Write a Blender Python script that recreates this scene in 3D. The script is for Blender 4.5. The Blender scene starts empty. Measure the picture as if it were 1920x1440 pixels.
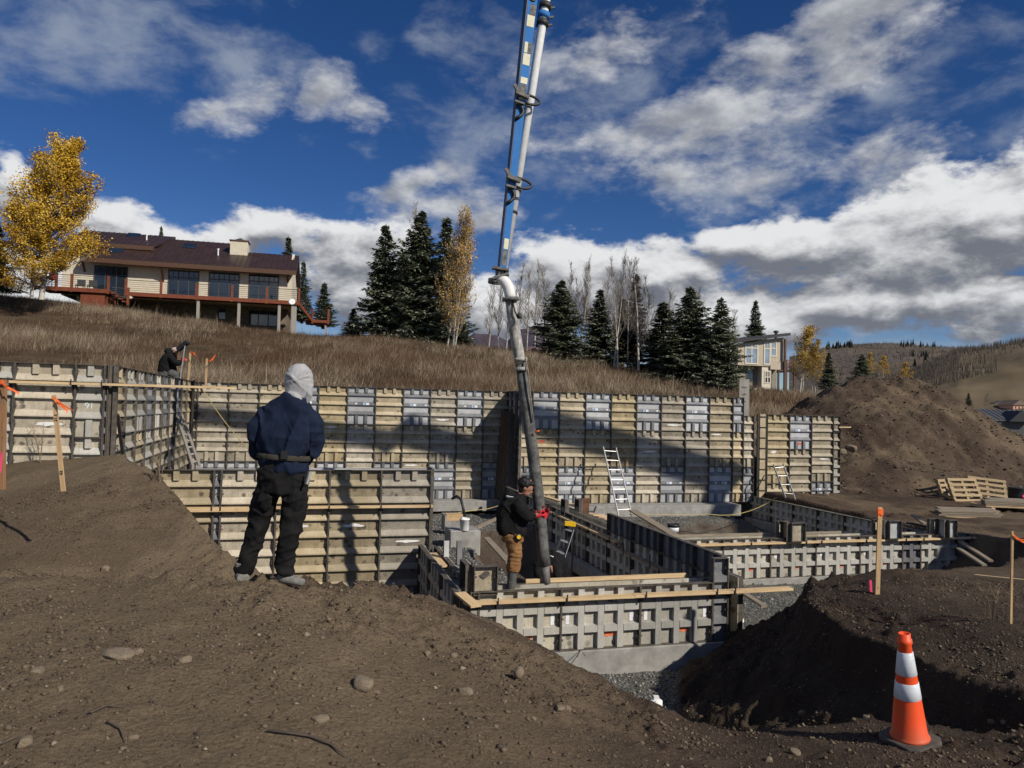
import bpy, math, random
import numpy as np
from mathutils import Vector, Matrix

random.seed(7)
RNG = np.random.default_rng(11)
SC = bpy.context.scene
COL = SC.collection
R = math.radians

# ------------------------------------------------------------------ camera
F = 1400.0                      # focal length in pixels of a 1920 px wide frame
PITCH, ROLL = math.atan(45 / F), R(1.4)
CAM = Matrix.Rotation(R(90) + PITCH, 3, 'X') @ Matrix.Rotation(ROLL, 3, 'Z')
cam_data = bpy.data.cameras.new('camera')
cam_data.sensor_width = 36.0
cam_data.lens = F / 1920 * 36.0
cam_data.clip_start = 0.05
cam_data.clip_end = 20000
cam = bpy.data.objects.new('camera', cam_data)
COL.objects.link(cam)
cam.matrix_world = CAM.to_4x4()
SC.camera = cam


def ray(px, py):
    return CAM @ Vector(((px - 960) / F, (720 - py) / F, -1.0))


def P(px, py, y):
    """point of the place seen at (px, py) of the photograph, y metres in front of the camera"""
    r = ray(px, py)
    return r * (y / r.y)


# ------------------------------------------------------------------ sky, sun, exposure
SUN = Vector((0.63, -0.525, 0.575)).normalized()
SUN_EL = math.asin(SUN.z)
world = bpy.data.worlds.new('World')
SC.world = world
world.use_nodes = True
wt = world.node_tree
wt.nodes.clear()


def wn(kind, **kw):
    n = wt.nodes.new(kind)
    for k, v in kw.items():
        setattr(n, k, v)
    return n


def plug(sock, v):
    if isinstance(v, (int, float)):
        sock.default_value = v
    elif isinstance(v, tuple):
        sock.default_value = v
    else:
        wt.links.new(v, sock)


def M(op, a, b=None, c=None, clamp=False):
    n = wn('ShaderNodeMath', operation=op, use_clamp=clamp)
    plug(n.inputs[0], a)
    if b is not None:
        plug(n.inputs[1], b)
    if c is not None:
        plug(n.inputs[2], c)
    return n.outputs[0]


def SMOOTH(x, a, b):
    n = wn('ShaderNodeMapRange', interpolation_type='SMOOTHSTEP')
    plug(n.inputs['Value'], x)
    n.inputs['From Min'].default_value = a
    n.inputs['From Max'].default_value = b
    return n.outputs['Result']


def NOISE(vec, scale, detail=6, rough=0.55, dist=0.0):
    n = wn('ShaderNodeTexNoise')
    plug(n.inputs['Vector'], vec)
    n.inputs['Scale'].default_value = scale
    n.inputs['Detail'].default_value = detail
    n.inputs['Roughness'].default_value = rough
    n.inputs['Distortion'].default_value = dist
    return n.outputs['Fac']


def MIXC(f, a, b):
    n = wn('ShaderNodeMix', data_type='RGBA')
    plug(n.inputs[0], f)
    for s, v in ((n.inputs[6], a), (n.inputs[7], b)):
        plug(s, v)
    return n.outputs[2]


def azel(px, py):
    r = ray(px, py).normalized()
    return math.atan2(r.x, r.y), math.asin(r.z)


tc = wn('ShaderNodeTexCoord')
nrm = wn('ShaderNodeVectorMath', operation='NORMALIZE')
wt.links.new(tc.outputs['Generated'], nrm.inputs[0])
sep = wn('ShaderNodeSeparateXYZ')
wt.links.new(nrm.outputs[0], sep.inputs[0])
AZ = M('ARCTAN2', sep.outputs[0], sep.outputs[1])
EL = M('ARCSINE', sep.outputs[2])
sq = wn('ShaderNodeVectorMath', operation='MULTIPLY')
wt.links.new(nrm.outputs[0], sq.inputs[0])
sq.inputs[1].default_value = (1, 1, 1.9)
DIRV = sq.outputs[0]
warp = wn('ShaderNodeTexNoise')
wt.links.new(DIRV, warp.inputs['Vector'])
warp.inputs['Scale'].default_value = 5.0
warp.inputs['Detail'].default_value = 5
wsub = wn('ShaderNodeVectorMath', operation='SUBTRACT')
wt.links.new(warp.outputs['Color'], wsub.inputs[0])
wsub.inputs[1].default_value = (0.5, 0.5, 0.5)
wsc = wn('ShaderNodeSeparateXYZ')
wt.links.new(wsub.outputs[0], wsc.inputs[0])
AZW = M('MULTIPLY_ADD', wsc.outputs[0], 0.12, AZ)
ELW = M('MULTIPLY_ADD', wsc.outputs[1], 0.09, EL)

# clouds by direction: centre, half width, half height (pixels of the photograph), tilt, weight
LOWC = [(1185, 505, 190, 66, 0, 1.0), (1075, 540, 120, 62, 0, .95), (1700, 462, 350, 70, -3, 1.0), (1880, 410, 200, 90, -8, 1.0), (1520, 470, 180, 50, 0, .95),
        (1390, 455, 90, 34, 0, .85), (1310, 585, 330, 58, 0, .95), (1560, 575, 260, 46, 0, .85), (1850, 575, 190, 48, 0, .85), (980, 590, 130, 60, 0, .8),
        (225, 420, 80, 45, -10, .95), (290, 445, 110, 34, 0, .9), (480, 445, 130, 40, -8, .9), (640, 490, 130, 62, 0, .9), (700, 560, 120, 60, 0, .85), (10, 350, 45, 45, 0, .9), (60, 560, 200, 60, 0, .8),
        (-500, 420, 330, 80, 0, .9), (2500, 420, 420, 100, 0, 1.0)]
HIGHC = [(780, 350, 120, 30, -15, .85), (845, 330, 55, 40, 0, .85), (820, 395, 110, 34, -8, .62), (895, 428, 70, 30, -12, .75),
         (470, 180, 100, 46, -32, .78), (598, 172, 70, 34, -22, .76), (380, 208, 60, 22, -28, .55), (670, 190, 70, 30, 25, .4),
         (1290, 225, 290, 44, -7, .95), (1560, 90, 185, 88, -40, 1.05), (1440, 125, 130, 55, -10, .72), (1190, 245, 120, 46, 0, .85), (1420, 175, 200, 60, -25, .75),
         (1440, 320, 130, 70, 20, .55), (1680, 20, 130, 60, -30, .7), (1120, 95, 120, 40, -20, .40), (1660, 330, 110, 50, 0, .45), (1270, 300, 120, 40, 10, .45),
         (-500, 200, 300, 90, 0, .8), (2600, 150, 250, 90, -20, .9)]
WISPS = [(170, 70, 430, 130, -6, 1.0), (420, 110, 190, 110, 10, .8), (300, 40, 300, 70, 0, .85), (980, 230, 150, 200, 35, .8), (1100, 200, 200, 150, -25, .8),
         (1020, 320, 120, 70, 0, .6), (1330, 350, 260, 90, 15, .75), (1660, 170, 160, 50, -38, .6), (1900, 230, 130, 60, -10, .6), (712, 92, 45, 32, 0, .6),
         (683, 285, 32, 24, -45, .6), (1720, 612, 360, 30, 0, .9), (1000, 665, 1500, 42, 1, 1.0), (200, 600, 500, 50, 0, .8), (1035, 412, 60, 18, -38, .65), (1560, 250, 320, 110, 0, .35), (900, 130, 90, 60, 0, .45),
         (-300, 60, 400, 200, 0, .8), (2300, 200, 500, 200, 0, .7)]


def field(blobs, az, el):
    out = None
    for (cx, cy, rx, ry, tilt, w) in blobs:
        a0, e0 = azel(cx, cy)
        if cx < -200 or cx > 2100:
            a0, e0 = (cx - 960) / F, (765 - cy) / F
        sa = rx / F * (math.cos(a0) ** 2 if abs(cx - 960) < 1200 else 1)
        se = ry / F * (math.cos(e0) ** 2)
        t = R(-tilt)
        c, n = math.cos(t), math.sin(t)
        if tilt == 0:
            u = M('MULTIPLY_ADD', az, 1 / sa, -a0 / sa)
            v = M('MULTIPLY_ADD', el, 1 / se, -e0 / se)
        else:
            u = M('MULTIPLY_ADD', az, c / sa, M('MULTIPLY_ADD', el, n / sa, -(a0 * c + e0 * n) / sa))
            v = M('MULTIPLY_ADD', az, -n / se, M('MULTIPLY_ADD', el, c / se, (a0 * n - e0 * c) / se))
        r2 = M('MULTIPLY_ADD', u, u, M('MULTIPLY', v, v))
        b = M('MULTIPLY_ADD', M('POWER', r2, 0.6), -w, w)
        out = b if out is None else M('SMOOTH_MAX', out, b, 0.2)
    return M('MAXIMUM', out, -1.2)


n_big = NOISE(DIRV, 11.0, 8, 0.58, 0.15)
n_fine = NOISE(DIRV, 34.0, 7, 0.60, 0.1)
n_wisp = NOISE(DIRV, 10.0, 9, 0.60, 0.25)
offs = wn('ShaderNodeVectorMath', operation='ADD')
wt.links.new(DIRV, offs.inputs[0])
offs.inputs[1].default_value = (0.016, -0.004, 0.030)
n_big_up = NOISE(offs.outputs[0], 11.0, 5, 0.58, 0.15)
# broken cloud goes on over the rest of the sky
behind = SMOOTH(M('ABSOLUTE', AZ), 0.85, 1.1)
rest = M('MULTIPLY', behind, M('MULTIPLY', M('SUBTRACT', NOISE(DIRV, 2.6, 4), 0.54), 5.0))
rest = M('SUBTRACT', rest, M('MULTIPLY', M('SUBTRACT', 1.0, behind), 2.0))
fl_ = M('MAXIMUM', M('ADD', field(LOWC, AZW, ELW), 0.40), rest)
fl_up = M('ADD', field(LOWC, AZW, M('ADD', ELW, 0.030)), 0.40)
fh_ = M('ADD', field(HIGHC, AZW, ELW), 0.34)
nzb = M('MULTIPLY', M('SUBTRACT', n_big, 0.5), 2.3)
nzf = M('MULTIPLY', M('SUBTRACT', n_fine, 0.5), 1.15)
d_low = M('ADD', M('ADD', fl_, nzb), nzf)
d_high = M('ADD', M('ADD', fh_, M('MULTIPLY', nzb, 1.25)), M('MULTIPLY', nzf, 1.3))
cum = SMOOTH(d_low, 0.02, 0.62)
hig = M('MULTIPLY', SMOOTH(d_high, 0.0, 1.35), 0.92)
fw = field(WISPS, AZW, ELW)
wsp = M('MULTIPLY', SMOOTH(M('ADD', fw, M('MULTIPLY', M('SUBTRACT', n_wisp, 0.49), 4.2)), -0.1, 1.6), 0.70)
self_sh = M('MULTIPLY', M('SUBTRACT', n_big, n_big_up), 3.4)
lit_low = M('ADD', M('ADD', M('MULTIPLY', M('SUBTRACT', fl_, fl_up), 1.55), M('MULTIPLY', self_sh, 1.5)), M('ADD', M('MULTIPLY', nzf, 0.55), M('MULTIPLY', nzb, 0.30)))
lit_low = SMOOTH(M('SUBTRACT', lit_low, M('MULTIPLY', SMOOTH(d_low, 0.45, 1.5), 0.55)), -1.05, 1.25)
lit_high = SMOOTH(M('ADD', M('ADD', self_sh, M('MULTIPLY', nzf, 0.3)), M('MULTIPLY', M('SUBTRACT', 0.75, d_high), 0.55)), -0.75, 0.75)
col_low = MIXC(lit_low, (3.6, 3.9, 4.7, 1), (17.0, 17.1, 17.3, 1))
col_high = MIXC(lit_high, (6.0, 6.4, 7.2, 1), (14.0, 14.2, 14.6, 1))
wcol = (7.6, 8.6, 10.2, 1)
sky = wn('ShaderNodeTexSky', sky_type='NISHITA')
sky.sun_disc = False
sky.sun_elevation = SUN_EL
sky.sun_rotation = math.atan2(SUN.x, SUN.y)
sky.altitude = 2700
sky.air_density = 1.0
sky.dust_density = 0.0
sky.ozone_density = 2.2
hs = wn('ShaderNodeHueSaturation')
wt.links.new(sky.outputs[0], hs.inputs['Color'])
hs.inputs['Saturation'].default_value = 1.30
hs.inputs['Value'].default_value = 1.50
hs.inputs['Hue'].default_value = 0.512
c1 = MIXC(wsp, hs.outputs[0], wcol)
c2 = MIXC(cum, MIXC(hig, c1, col_high), col_low)
bg = wn('ShaderNodeBackground')
bg.inputs['Strength'].default_value = 0.05
wt.links.new(c2, bg.inputs['Color'])
wo = wn('ShaderNodeOutputWorld')
wt.links.new(bg.outputs[0], wo.inputs['Surface'])
world.cycles.sampling_method = 'MANUAL'
world.cycles.sample_map_resolution = 512

sun_data = bpy.data.lights.new('sun', 'SUN')
sun_data.energy = 5.0
sun_data.angle = R(0.55)
sun_data.color = (1.0, 0.93, 0.82)
sun = bpy.data.objects.new('sun', sun_data)
COL.objects.link(sun)
sun.rotation_euler = (-SUN).to_track_quat('-Z', 'Y').to_euler()
sun.location = SUN * 60
vs = SC.view_settings
vs.view_transform = 'Standard'
vs.look = 'None'
vs.exposure = -0.12
vs.gamma = 1.0
vs.use_curve_mapping = False
SC.cycles.max_bounces = 4
SC.cycles.diffuse_bounces = 2
SC.cycles.glossy_bounces = 2
SC.cycles.adaptive_threshold = 0.02
SC.cycles.use_adaptive_sampling = True


# ------------------------------------------------------------------ helpers: noise
def _hash(ix, iy, iz, seed):
    h = (ix.astype(np.int64) * 374761393 + iy.astype(np.int64) * 668265263 + iz.astype(np.int64) * 2147483647 + seed * 1274126177) & 0xffffffff
    h = ((h ^ (h >> 13)) * 1274126177) & 0xffffffff
    h = h ^ (h >> 16)
    return (h & 0xffffff) / float(0xffffff)


def vnoise(x, y, z=None, seed=0):
    x = np.asarray(x, float)
    y = np.asarray(y, float)
    ix, iy = np.floor(x), np.floor(y)
    fx, fy = x - ix, y - iy
    fx = fx * fx * fx * (fx * (fx * 6 - 15) + 10)
    fy = fy * fy * fy * (fy * (fy * 6 - 15) + 10)
    if z is None:
        zz = np.zeros_like(ix)
        a, b = _hash(ix, iy, zz, seed), _hash(ix + 1, iy, zz, seed)
        c, d = _hash(ix, iy + 1, zz, seed), _hash(ix + 1, iy + 1, zz, seed)
        return (a + (b - a) * fx) * (1 - fy) + (c + (d - c) * fx) * fy - 0.5
    z = np.asarray(z, float)
    iz = np.floor(z)
    fz = z - iz
    fz = fz * fz * (3 - 2 * fz)
    r = []
    for k in (0, 1):
        a, b = _hash(ix, iy, iz + k, seed), _hash(ix + 1, iy, iz + k, seed)
        c, d = _hash(ix, iy + 1, iz + k, seed), _hash(ix + 1, iy + 1, iz + k, seed)
        r.append((a + (b - a) * fx) * (1 - fy) + (c + (d - c) * fx) * fy)
    return r[0] * (1 - fz) + r[1] * fz - 0.5


def fbm(x, y, octaves=5, gain=0.5, seed=0):
    s, a, f = 0.0, 1.0, 1.0
    for k in range(octaves):
        ca, sa = math.cos(k * 1.1), math.sin(k * 1.1)
        s = s + a * vnoise((x * ca - y * sa) * f + 17.3 * k, (x * sa + y * ca) * f - 9.1 * k, None, seed + k)
        a *= gain
        f *= 2.03
    return s


def sstep(a, b, x):
    t = np.clip((np.asarray(x, float) - a) / (b - a), 0, 1)
    return t * t * (3 - 2 * t)


# ------------------------------------------------------------------ helpers: materials
def new_mat(name, rough=0.8, metal=0.0, spec=0.3):
    m = bpy.data.materials.new(name)
    m.use_nodes = True
    b = m.node_tree.nodes['Principled BSDF']
    b.inputs['Roughness'].default_value = rough
    b.inputs['Metallic'].default_value = metal
    b.inputs['Specular IOR Level'].default_value = spec
    return m, m.node_tree, b


def coords(nt, scale=(1, 1, 1), kind='Object', random_shift=False):
    t = nt.nodes.new('ShaderNodeTexCoord')
    mp = nt.nodes.new('ShaderNodeMapping')
    mp.inputs['Scale'].default_value = scale
    nt.links.new(t.outputs[kind], mp.inputs['Vector'])
    if random_shift:
        oi = nt.nodes.new('ShaderNodeObjectInfo')
        cx = nt.nodes.new('ShaderNodeCombineXYZ')
        for k, f in enumerate((37.0, 53.0, 71.0)):
            mm = nt.nodes.new('ShaderNodeMath')
            mm.operation = 'MULTIPLY'
            mm.inputs[1].default_value = f
            nt.links.new(oi.outputs['Random'], mm.inputs[0])
            nt.links.new(mm.outputs[0], cx.inputs[k])
        nt.links.new(cx.outputs[0], mp.inputs['Location'])
    return mp.outputs[0]


def tnoise(nt, vec, scale, detail=4, rough=0.6, dist=0.0):
    n = nt.nodes.new('ShaderNodeTexNoise')
    n.inputs['Scale'].default_value = scale
    n.inputs['Detail'].default_value = detail
    n.inputs['Roughness'].default_value = rough
    n.inputs['Distortion'].default_value = dist
    nt.links.new(vec, n.inputs['Vector'])
    return n.outputs['Fac']


def tvor(nt, vec, scale, feature='F1', rnd=1.0):
    n = nt.nodes.new('ShaderNodeTexVoronoi')
    n.feature = feature
    n.inputs['Scale'].default_value = scale
    n.inputs['Randomness'].default_value = rnd
    nt.links.new(vec, n.inputs['Vector'])
    return n.outputs['Distance']


def ramp(nt, fac, stops):
    r = nt.nodes.new('ShaderNodeValToRGB')
    e = r.color_ramp.elements
    while len(e) < len(stops):
        e.new(0.5)
    for k, (p, c) in enumerate(stops):
        e[k].position = p
        e[k].color = (c, c, c, 1) if isinstance(c, (int, float)) else (*c, 1)
    nt.links.new(fac, r.inputs[0])
    return r.outputs[0]


def mixc(nt, fac, a, b, mode='MIX'):
    n = nt.nodes.new('ShaderNodeMix')
    n.data_type = 'RGBA'
    n.blend_type = mode
    for s, v in ((n.inputs[0], fac), (n.inputs[6], a), (n.inputs[7], b)):
        if isinstance(v, (int, float)):
            s.default_value = v
        elif isinstance(v, tuple):
            s.default_value = (*v, 1) if len(v) == 3 else v
        else:
            nt.links.new(v, s)
    return n.outputs[2]


def math_n(nt, op, a, b):
    n = nt.nodes.new('ShaderNodeMath')
    n.operation = op
    for s, v in ((n.inputs[0], a), (n.inputs[1], b)):
        if isinstance(v, (int, float)):
            s.default_value = v
        else:
            nt.links.new(v, s)
    return n.outputs[0]


def bump(nt, b, h, strength=0.5, dist=0.02, prev=None):
    n = nt.nodes.new('ShaderNodeBump')
    n.inputs['Strength'].default_value = strength
    n.inputs['Distance'].default_value = dist
    nt.links.new(h, n.inputs['Height'])
    if prev is not None:
        nt.links.new(prev, n.inputs['Normal'])
    nt.links.new(n.outputs[0], b.inputs['Normal'])
    return n.outputs[0]


def col_in(nt, b, c):
    nt.links.new(c, b.inputs['Base Color'])


def simple(name, c1_, c2_, scale=6.0, rough=0.8, metal=0.0, stretch=(1, 1, 1), bmp=0.0, rand=True, spec=0.3, detail=5):
    m, nt, b = new_mat(name, rough, metal, spec)
    v = coords(nt, stretch, random_shift=rand)
    n = tnoise(nt, v, scale, detail, 0.65)
    col_in(nt, b, ramp(nt, n, [(0.3, c1_), (0.7, c2_)]))
    if bmp:
        bump(nt, b, n, bmp, 0.02)
    return m


MAT = {}


def form_mat(name, base, light, dark, spots=True, rough=0.62):
    """weathered aluminium form skin: mottled film of old concrete, round oil blotches, run marks"""
    m, nt, b = new_mat(name, rough, 0.0, 0.35)
    v = coords(nt, random_shift=True)
    a = tnoise(nt, v, 3.2, 5, 0.65, 0.3)
    c = ramp(nt, a, [(0.32, base), (0.68, light)])
    if spots:
        sp = tvor(nt, coords(nt, (1, 0.2, 1), random_shift=True), 6.5)
        wob = tnoise(nt, v, 22, 4)
        s = math_n(nt, 'ADD', sp, math_n(nt, 'MULTIPLY', wob, 0.32))
        msk = ramp(nt, s, [(0.38, 1.0), (0.50, 0.0)])
        gate = ramp(nt, tnoise(nt, v, 2.3, 2), [(0.40, 0.0), (0.54, 0.9)])
        c = mixc(nt, math_n(nt, 'MULTIPLY', msk, gate), c, dark)
    run = tnoise(nt, coords(nt, (14, 1, 1.3), random_shift=True), 2.2, 4, 0.7)
    c = mixc(nt, ramp(nt, run, [(0.52, 0.0), (0.78, 0.5)]), c, dark)
    grit = tnoise(nt, v, 60, 3, 0.8)
    c = mixc(nt, ramp(nt, grit, [(0.35, 0.45), (0.55, 0.0)]), c, dark)
    gr_ = tnoise(nt, v, 1.25, 6, 0.7, 0.5)
    c = mixc(nt, ramp(nt, gr_, [(0.36, 0.55), (0.54, 0.0)]), c, tuple(x * 2.0 for x in dark))
    oi = nt.nodes.new('ShaderNodeObjectInfo')
    hsn = nt.nodes.new('ShaderNodeHueSaturation')
    nt.links.new(c, hsn.inputs['Color'])
    mr = nt.nodes.new('ShaderNodeMapRange')
    nt.links.new(oi.outputs['Random'], mr.inputs[0])
    mr.inputs[3].default_value = 0.68
    mr.inputs[4].default_value = 1.12
    nt.links.new(mr.outputs[0], hsn.inputs['Value'])
    mr2 = nt.nodes.new('ShaderNodeMapRange')
    nt.links.new(math_n(nt, 'FRACT', math_n(nt, 'MULTIPLY', oi.outputs['Random'], 7.31), 0.0), mr2.inputs[0])
    mr2.inputs[3].default_value = 0.60
    mr2.inputs[4].default_value = 1.15
    nt.links.new(mr2.outputs[0], hsn.inputs['Saturation'])
    col_in(nt, b, hsn.outputs[0])
    bump(nt, b, grit, 0.25, 0.004)
    return m


MAT['tan_sheet'] = form_mat('tan_form_sheet', (0.300, 0.240, 0.145), (0.515, 0.428, 0.280), (0.085, 0.067, 0.042))
MAT['tan_bar'] = form_mat('tan_form_bar', (0.375, 0.308, 0.192), (0.59, 0.50, 0.345), (0.17, 0.135, 0.083), spots=False)
MAT['grey_sheet'] = form_mat('grey_form_sheet', (0.42, 0.43, 0.43), (0.60, 0.61, 0.62), (0.22, 0.22, 0.22), spots=False)
MAT['grey_bar'] = form_mat('grey_form_bar', (0.135, 0.14, 0.148), (0.27, 0.275, 0.285), (0.08, 0.08, 0.085), spots=False)
MAT['grid_sheet'] = form_mat('pale_form_sheet', (0.44, 0.395, 0.295), (0.62, 0.57, 0.45), (0.155, 0.133, 0.09))
MAT['grid_bar'] = form_mat('pale_form_bar', (0.40, 0.385, 0.335), (0.55, 0.535, 0.475), (0.22, 0.20, 0.165), spots=False)
MAT['rail'] = simple('form_rail', (0.045, 0.038, 0.032), (0.13, 0.115, 0.095), 9, 0.7)
MAT['steel'] = simple('dark_steel', (0.025, 0.024, 0.024), (0.06, 0.056, 0.052), 14, 0.55, 0.3)
MAT['concrete'] = simple('footing_concrete', (0.20, 0.195, 0.18), (0.36, 0.35, 0.325), 4.5, 0.9, bmp=0.25, detail=8)
MAT['wet_concrete'] = simple('wet_concrete', (0.075, 0.07, 0.062), (0.16, 0.15, 0.13), 22, 0.55, bmp=0.8)
MAT['ply'] = simple('stained_plywood', (0.30, 0.22, 0.16), (0.46, 0.36, 0.28), 3, 0.85, stretch=(1, 1, 0.25))
MAT['panel_board'] = simple('grey_plywood', (0.19, 0.18, 0.16), (0.30, 0.285, 0.26), 7, 0.9, stretch=(1, 1, 0.3))


def wood_mat(name, c1_, c2_, c3_):
    m, nt, b = new_mat(name, 0.78, 0.0, 0.25)
    v = coords(nt, (1.0, 18, 18), random_shift=True)
    g = tnoise(nt, v, 2.4, 6, 0.65, 0.6)
    c = ramp(nt, g, [(0.28, c1_), (0.55, c2_), (0.80, c3_)])
    v2 = coords(nt, random_shift=True)
    st = tnoise(nt, v2, 2.5, 5, 0.7)
    c = mixc(nt, ramp(nt, st, [(0.55, 0.0), (0.75, 0.55)]), c, (0.17, 0.13, 0.09))
    kn = tvor(nt, coords(nt, (2.2, 7, 7), random_shift=True), 1.6)
    c = mixc(nt, ramp(nt, kn, [(0.05, 0.7), (0.10, 0.0)]), c, (0.14, 0.07, 0.03))
    col_in(nt, b, c)
    bump(nt, b, g, 0.2, 0.004)
    return m


MAT['lumber'] = wood_mat('raw_lumber', (0.44, 0.30, 0.155), (0.60, 0.44, 0.25), (0.70, 0.55, 0.34))
MAT['old_lumber'] = wood_mat('weathered_lumber', (0.17, 0.135, 0.10), (0.28, 0.235, 0.175), (0.38, 0.32, 0.24))
MAT['stake_wood'] = wood_mat('stake_wood', (0.38, 0.24, 0.12), (0.52, 0.355, 0.19), (0.60, 0.43, 0.25))
MAT['red_stake_wood'] = wood_mat('dark_stake_wood', (0.20, 0.10, 0.045), (0.30, 0.16, 0.08), (0.36, 0.21, 0.11))


def flat(name, c, rough=0.6, metal=0.0, var=0.12, spec=0.4):
    lo = tuple(max(0, x * (1 - var)) for x in c)
    hi = tuple(min(1, x * (1 + var)) for x in c)
    return simple(name, lo, hi, 11, rough, metal, spec=spec)


MAT['alu'] = flat('ladder_aluminium', (0.46, 0.46, 0.45), 0.42, 0.6)
MAT['pallet'] = wood_mat('pallet_wood', (0.26, 0.185, 0.10), (0.38, 0.285, 0.165), (0.47, 0.37, 0.23))
MAT['white'] = flat('white_plastic', (0.76, 0.76, 0.74), 0.45)
MAT['black'] = flat('black_plastic', (0.022, 0.022, 0.024), 0.5)
MAT['orange'] = flat('orange_tape', (0.92, 0.16, 0.035), 0.55)
MAT['pink'] = flat('pink_tape', (0.80, 0.07, 0.18), 0.55)
MAT['blue_sticker'] = flat('blue_sticker', (0.10, 0.25, 0.55), 0.5)
MAT['white_sticker'] = flat('white_sticker', (0.72, 0.73, 0.74), 0.5)
MAT['red_paint'] = simple('red_spray_paint', (0.50, 0.06, 0.03), (0.62, 0.16, 0.10), 18, 0.8)
MAT['orange_paint'] = simple('orange_spray_paint', (0.75, 0.13, 0.04), (0.70, 0.24, 0.13), 18, 0.8)
MAT['white_paint'] = simple('white_splash', (0.62, 0.61, 0.58), (0.80, 0.79, 0.77), 18, 0.85)
MAT['yellow'] = flat('yellow_plastic', (0.75, 0.46, 0.01), 0.45)
MAT['rope'] = flat('yellow_rope', (0.50, 0.40, 0.13), 0.8)


# ------------------------------------------------------------------ helpers: meshes and objects
def text_mesh(name, body, size, mat):
    """flat lettering as a mesh"""
    cu = bpy.data.curves.new(name, 'FONT')
    cu.body = body
    cu.size = size
    cu.extrude = 0.002
    tmp = bpy.data.objects.new(name, cu)
    COL.objects.link(tmp)
    me = bpy.data.meshes.new_from_object(tmp.evaluated_get(bpy.context.evaluated_depsgraph_get()))
    bpy.data.objects.remove(tmp)
    bpy.data.curves.remove(cu)
    me.name = name
    me.materials.clear()
    me.materials.append(mat)
    return me


def ordinal(i):
    return ['first', 'second', 'third', 'fourth', 'fifth', 'sixth', 'seventh', 'eighth', 'ninth', 'tenth', 'eleventh', 'twelfth', 'thirteenth', 'fourteenth', 'fifteenth', 'sixteenth', 'seventeenth', 'eighteenth'][i]


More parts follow.
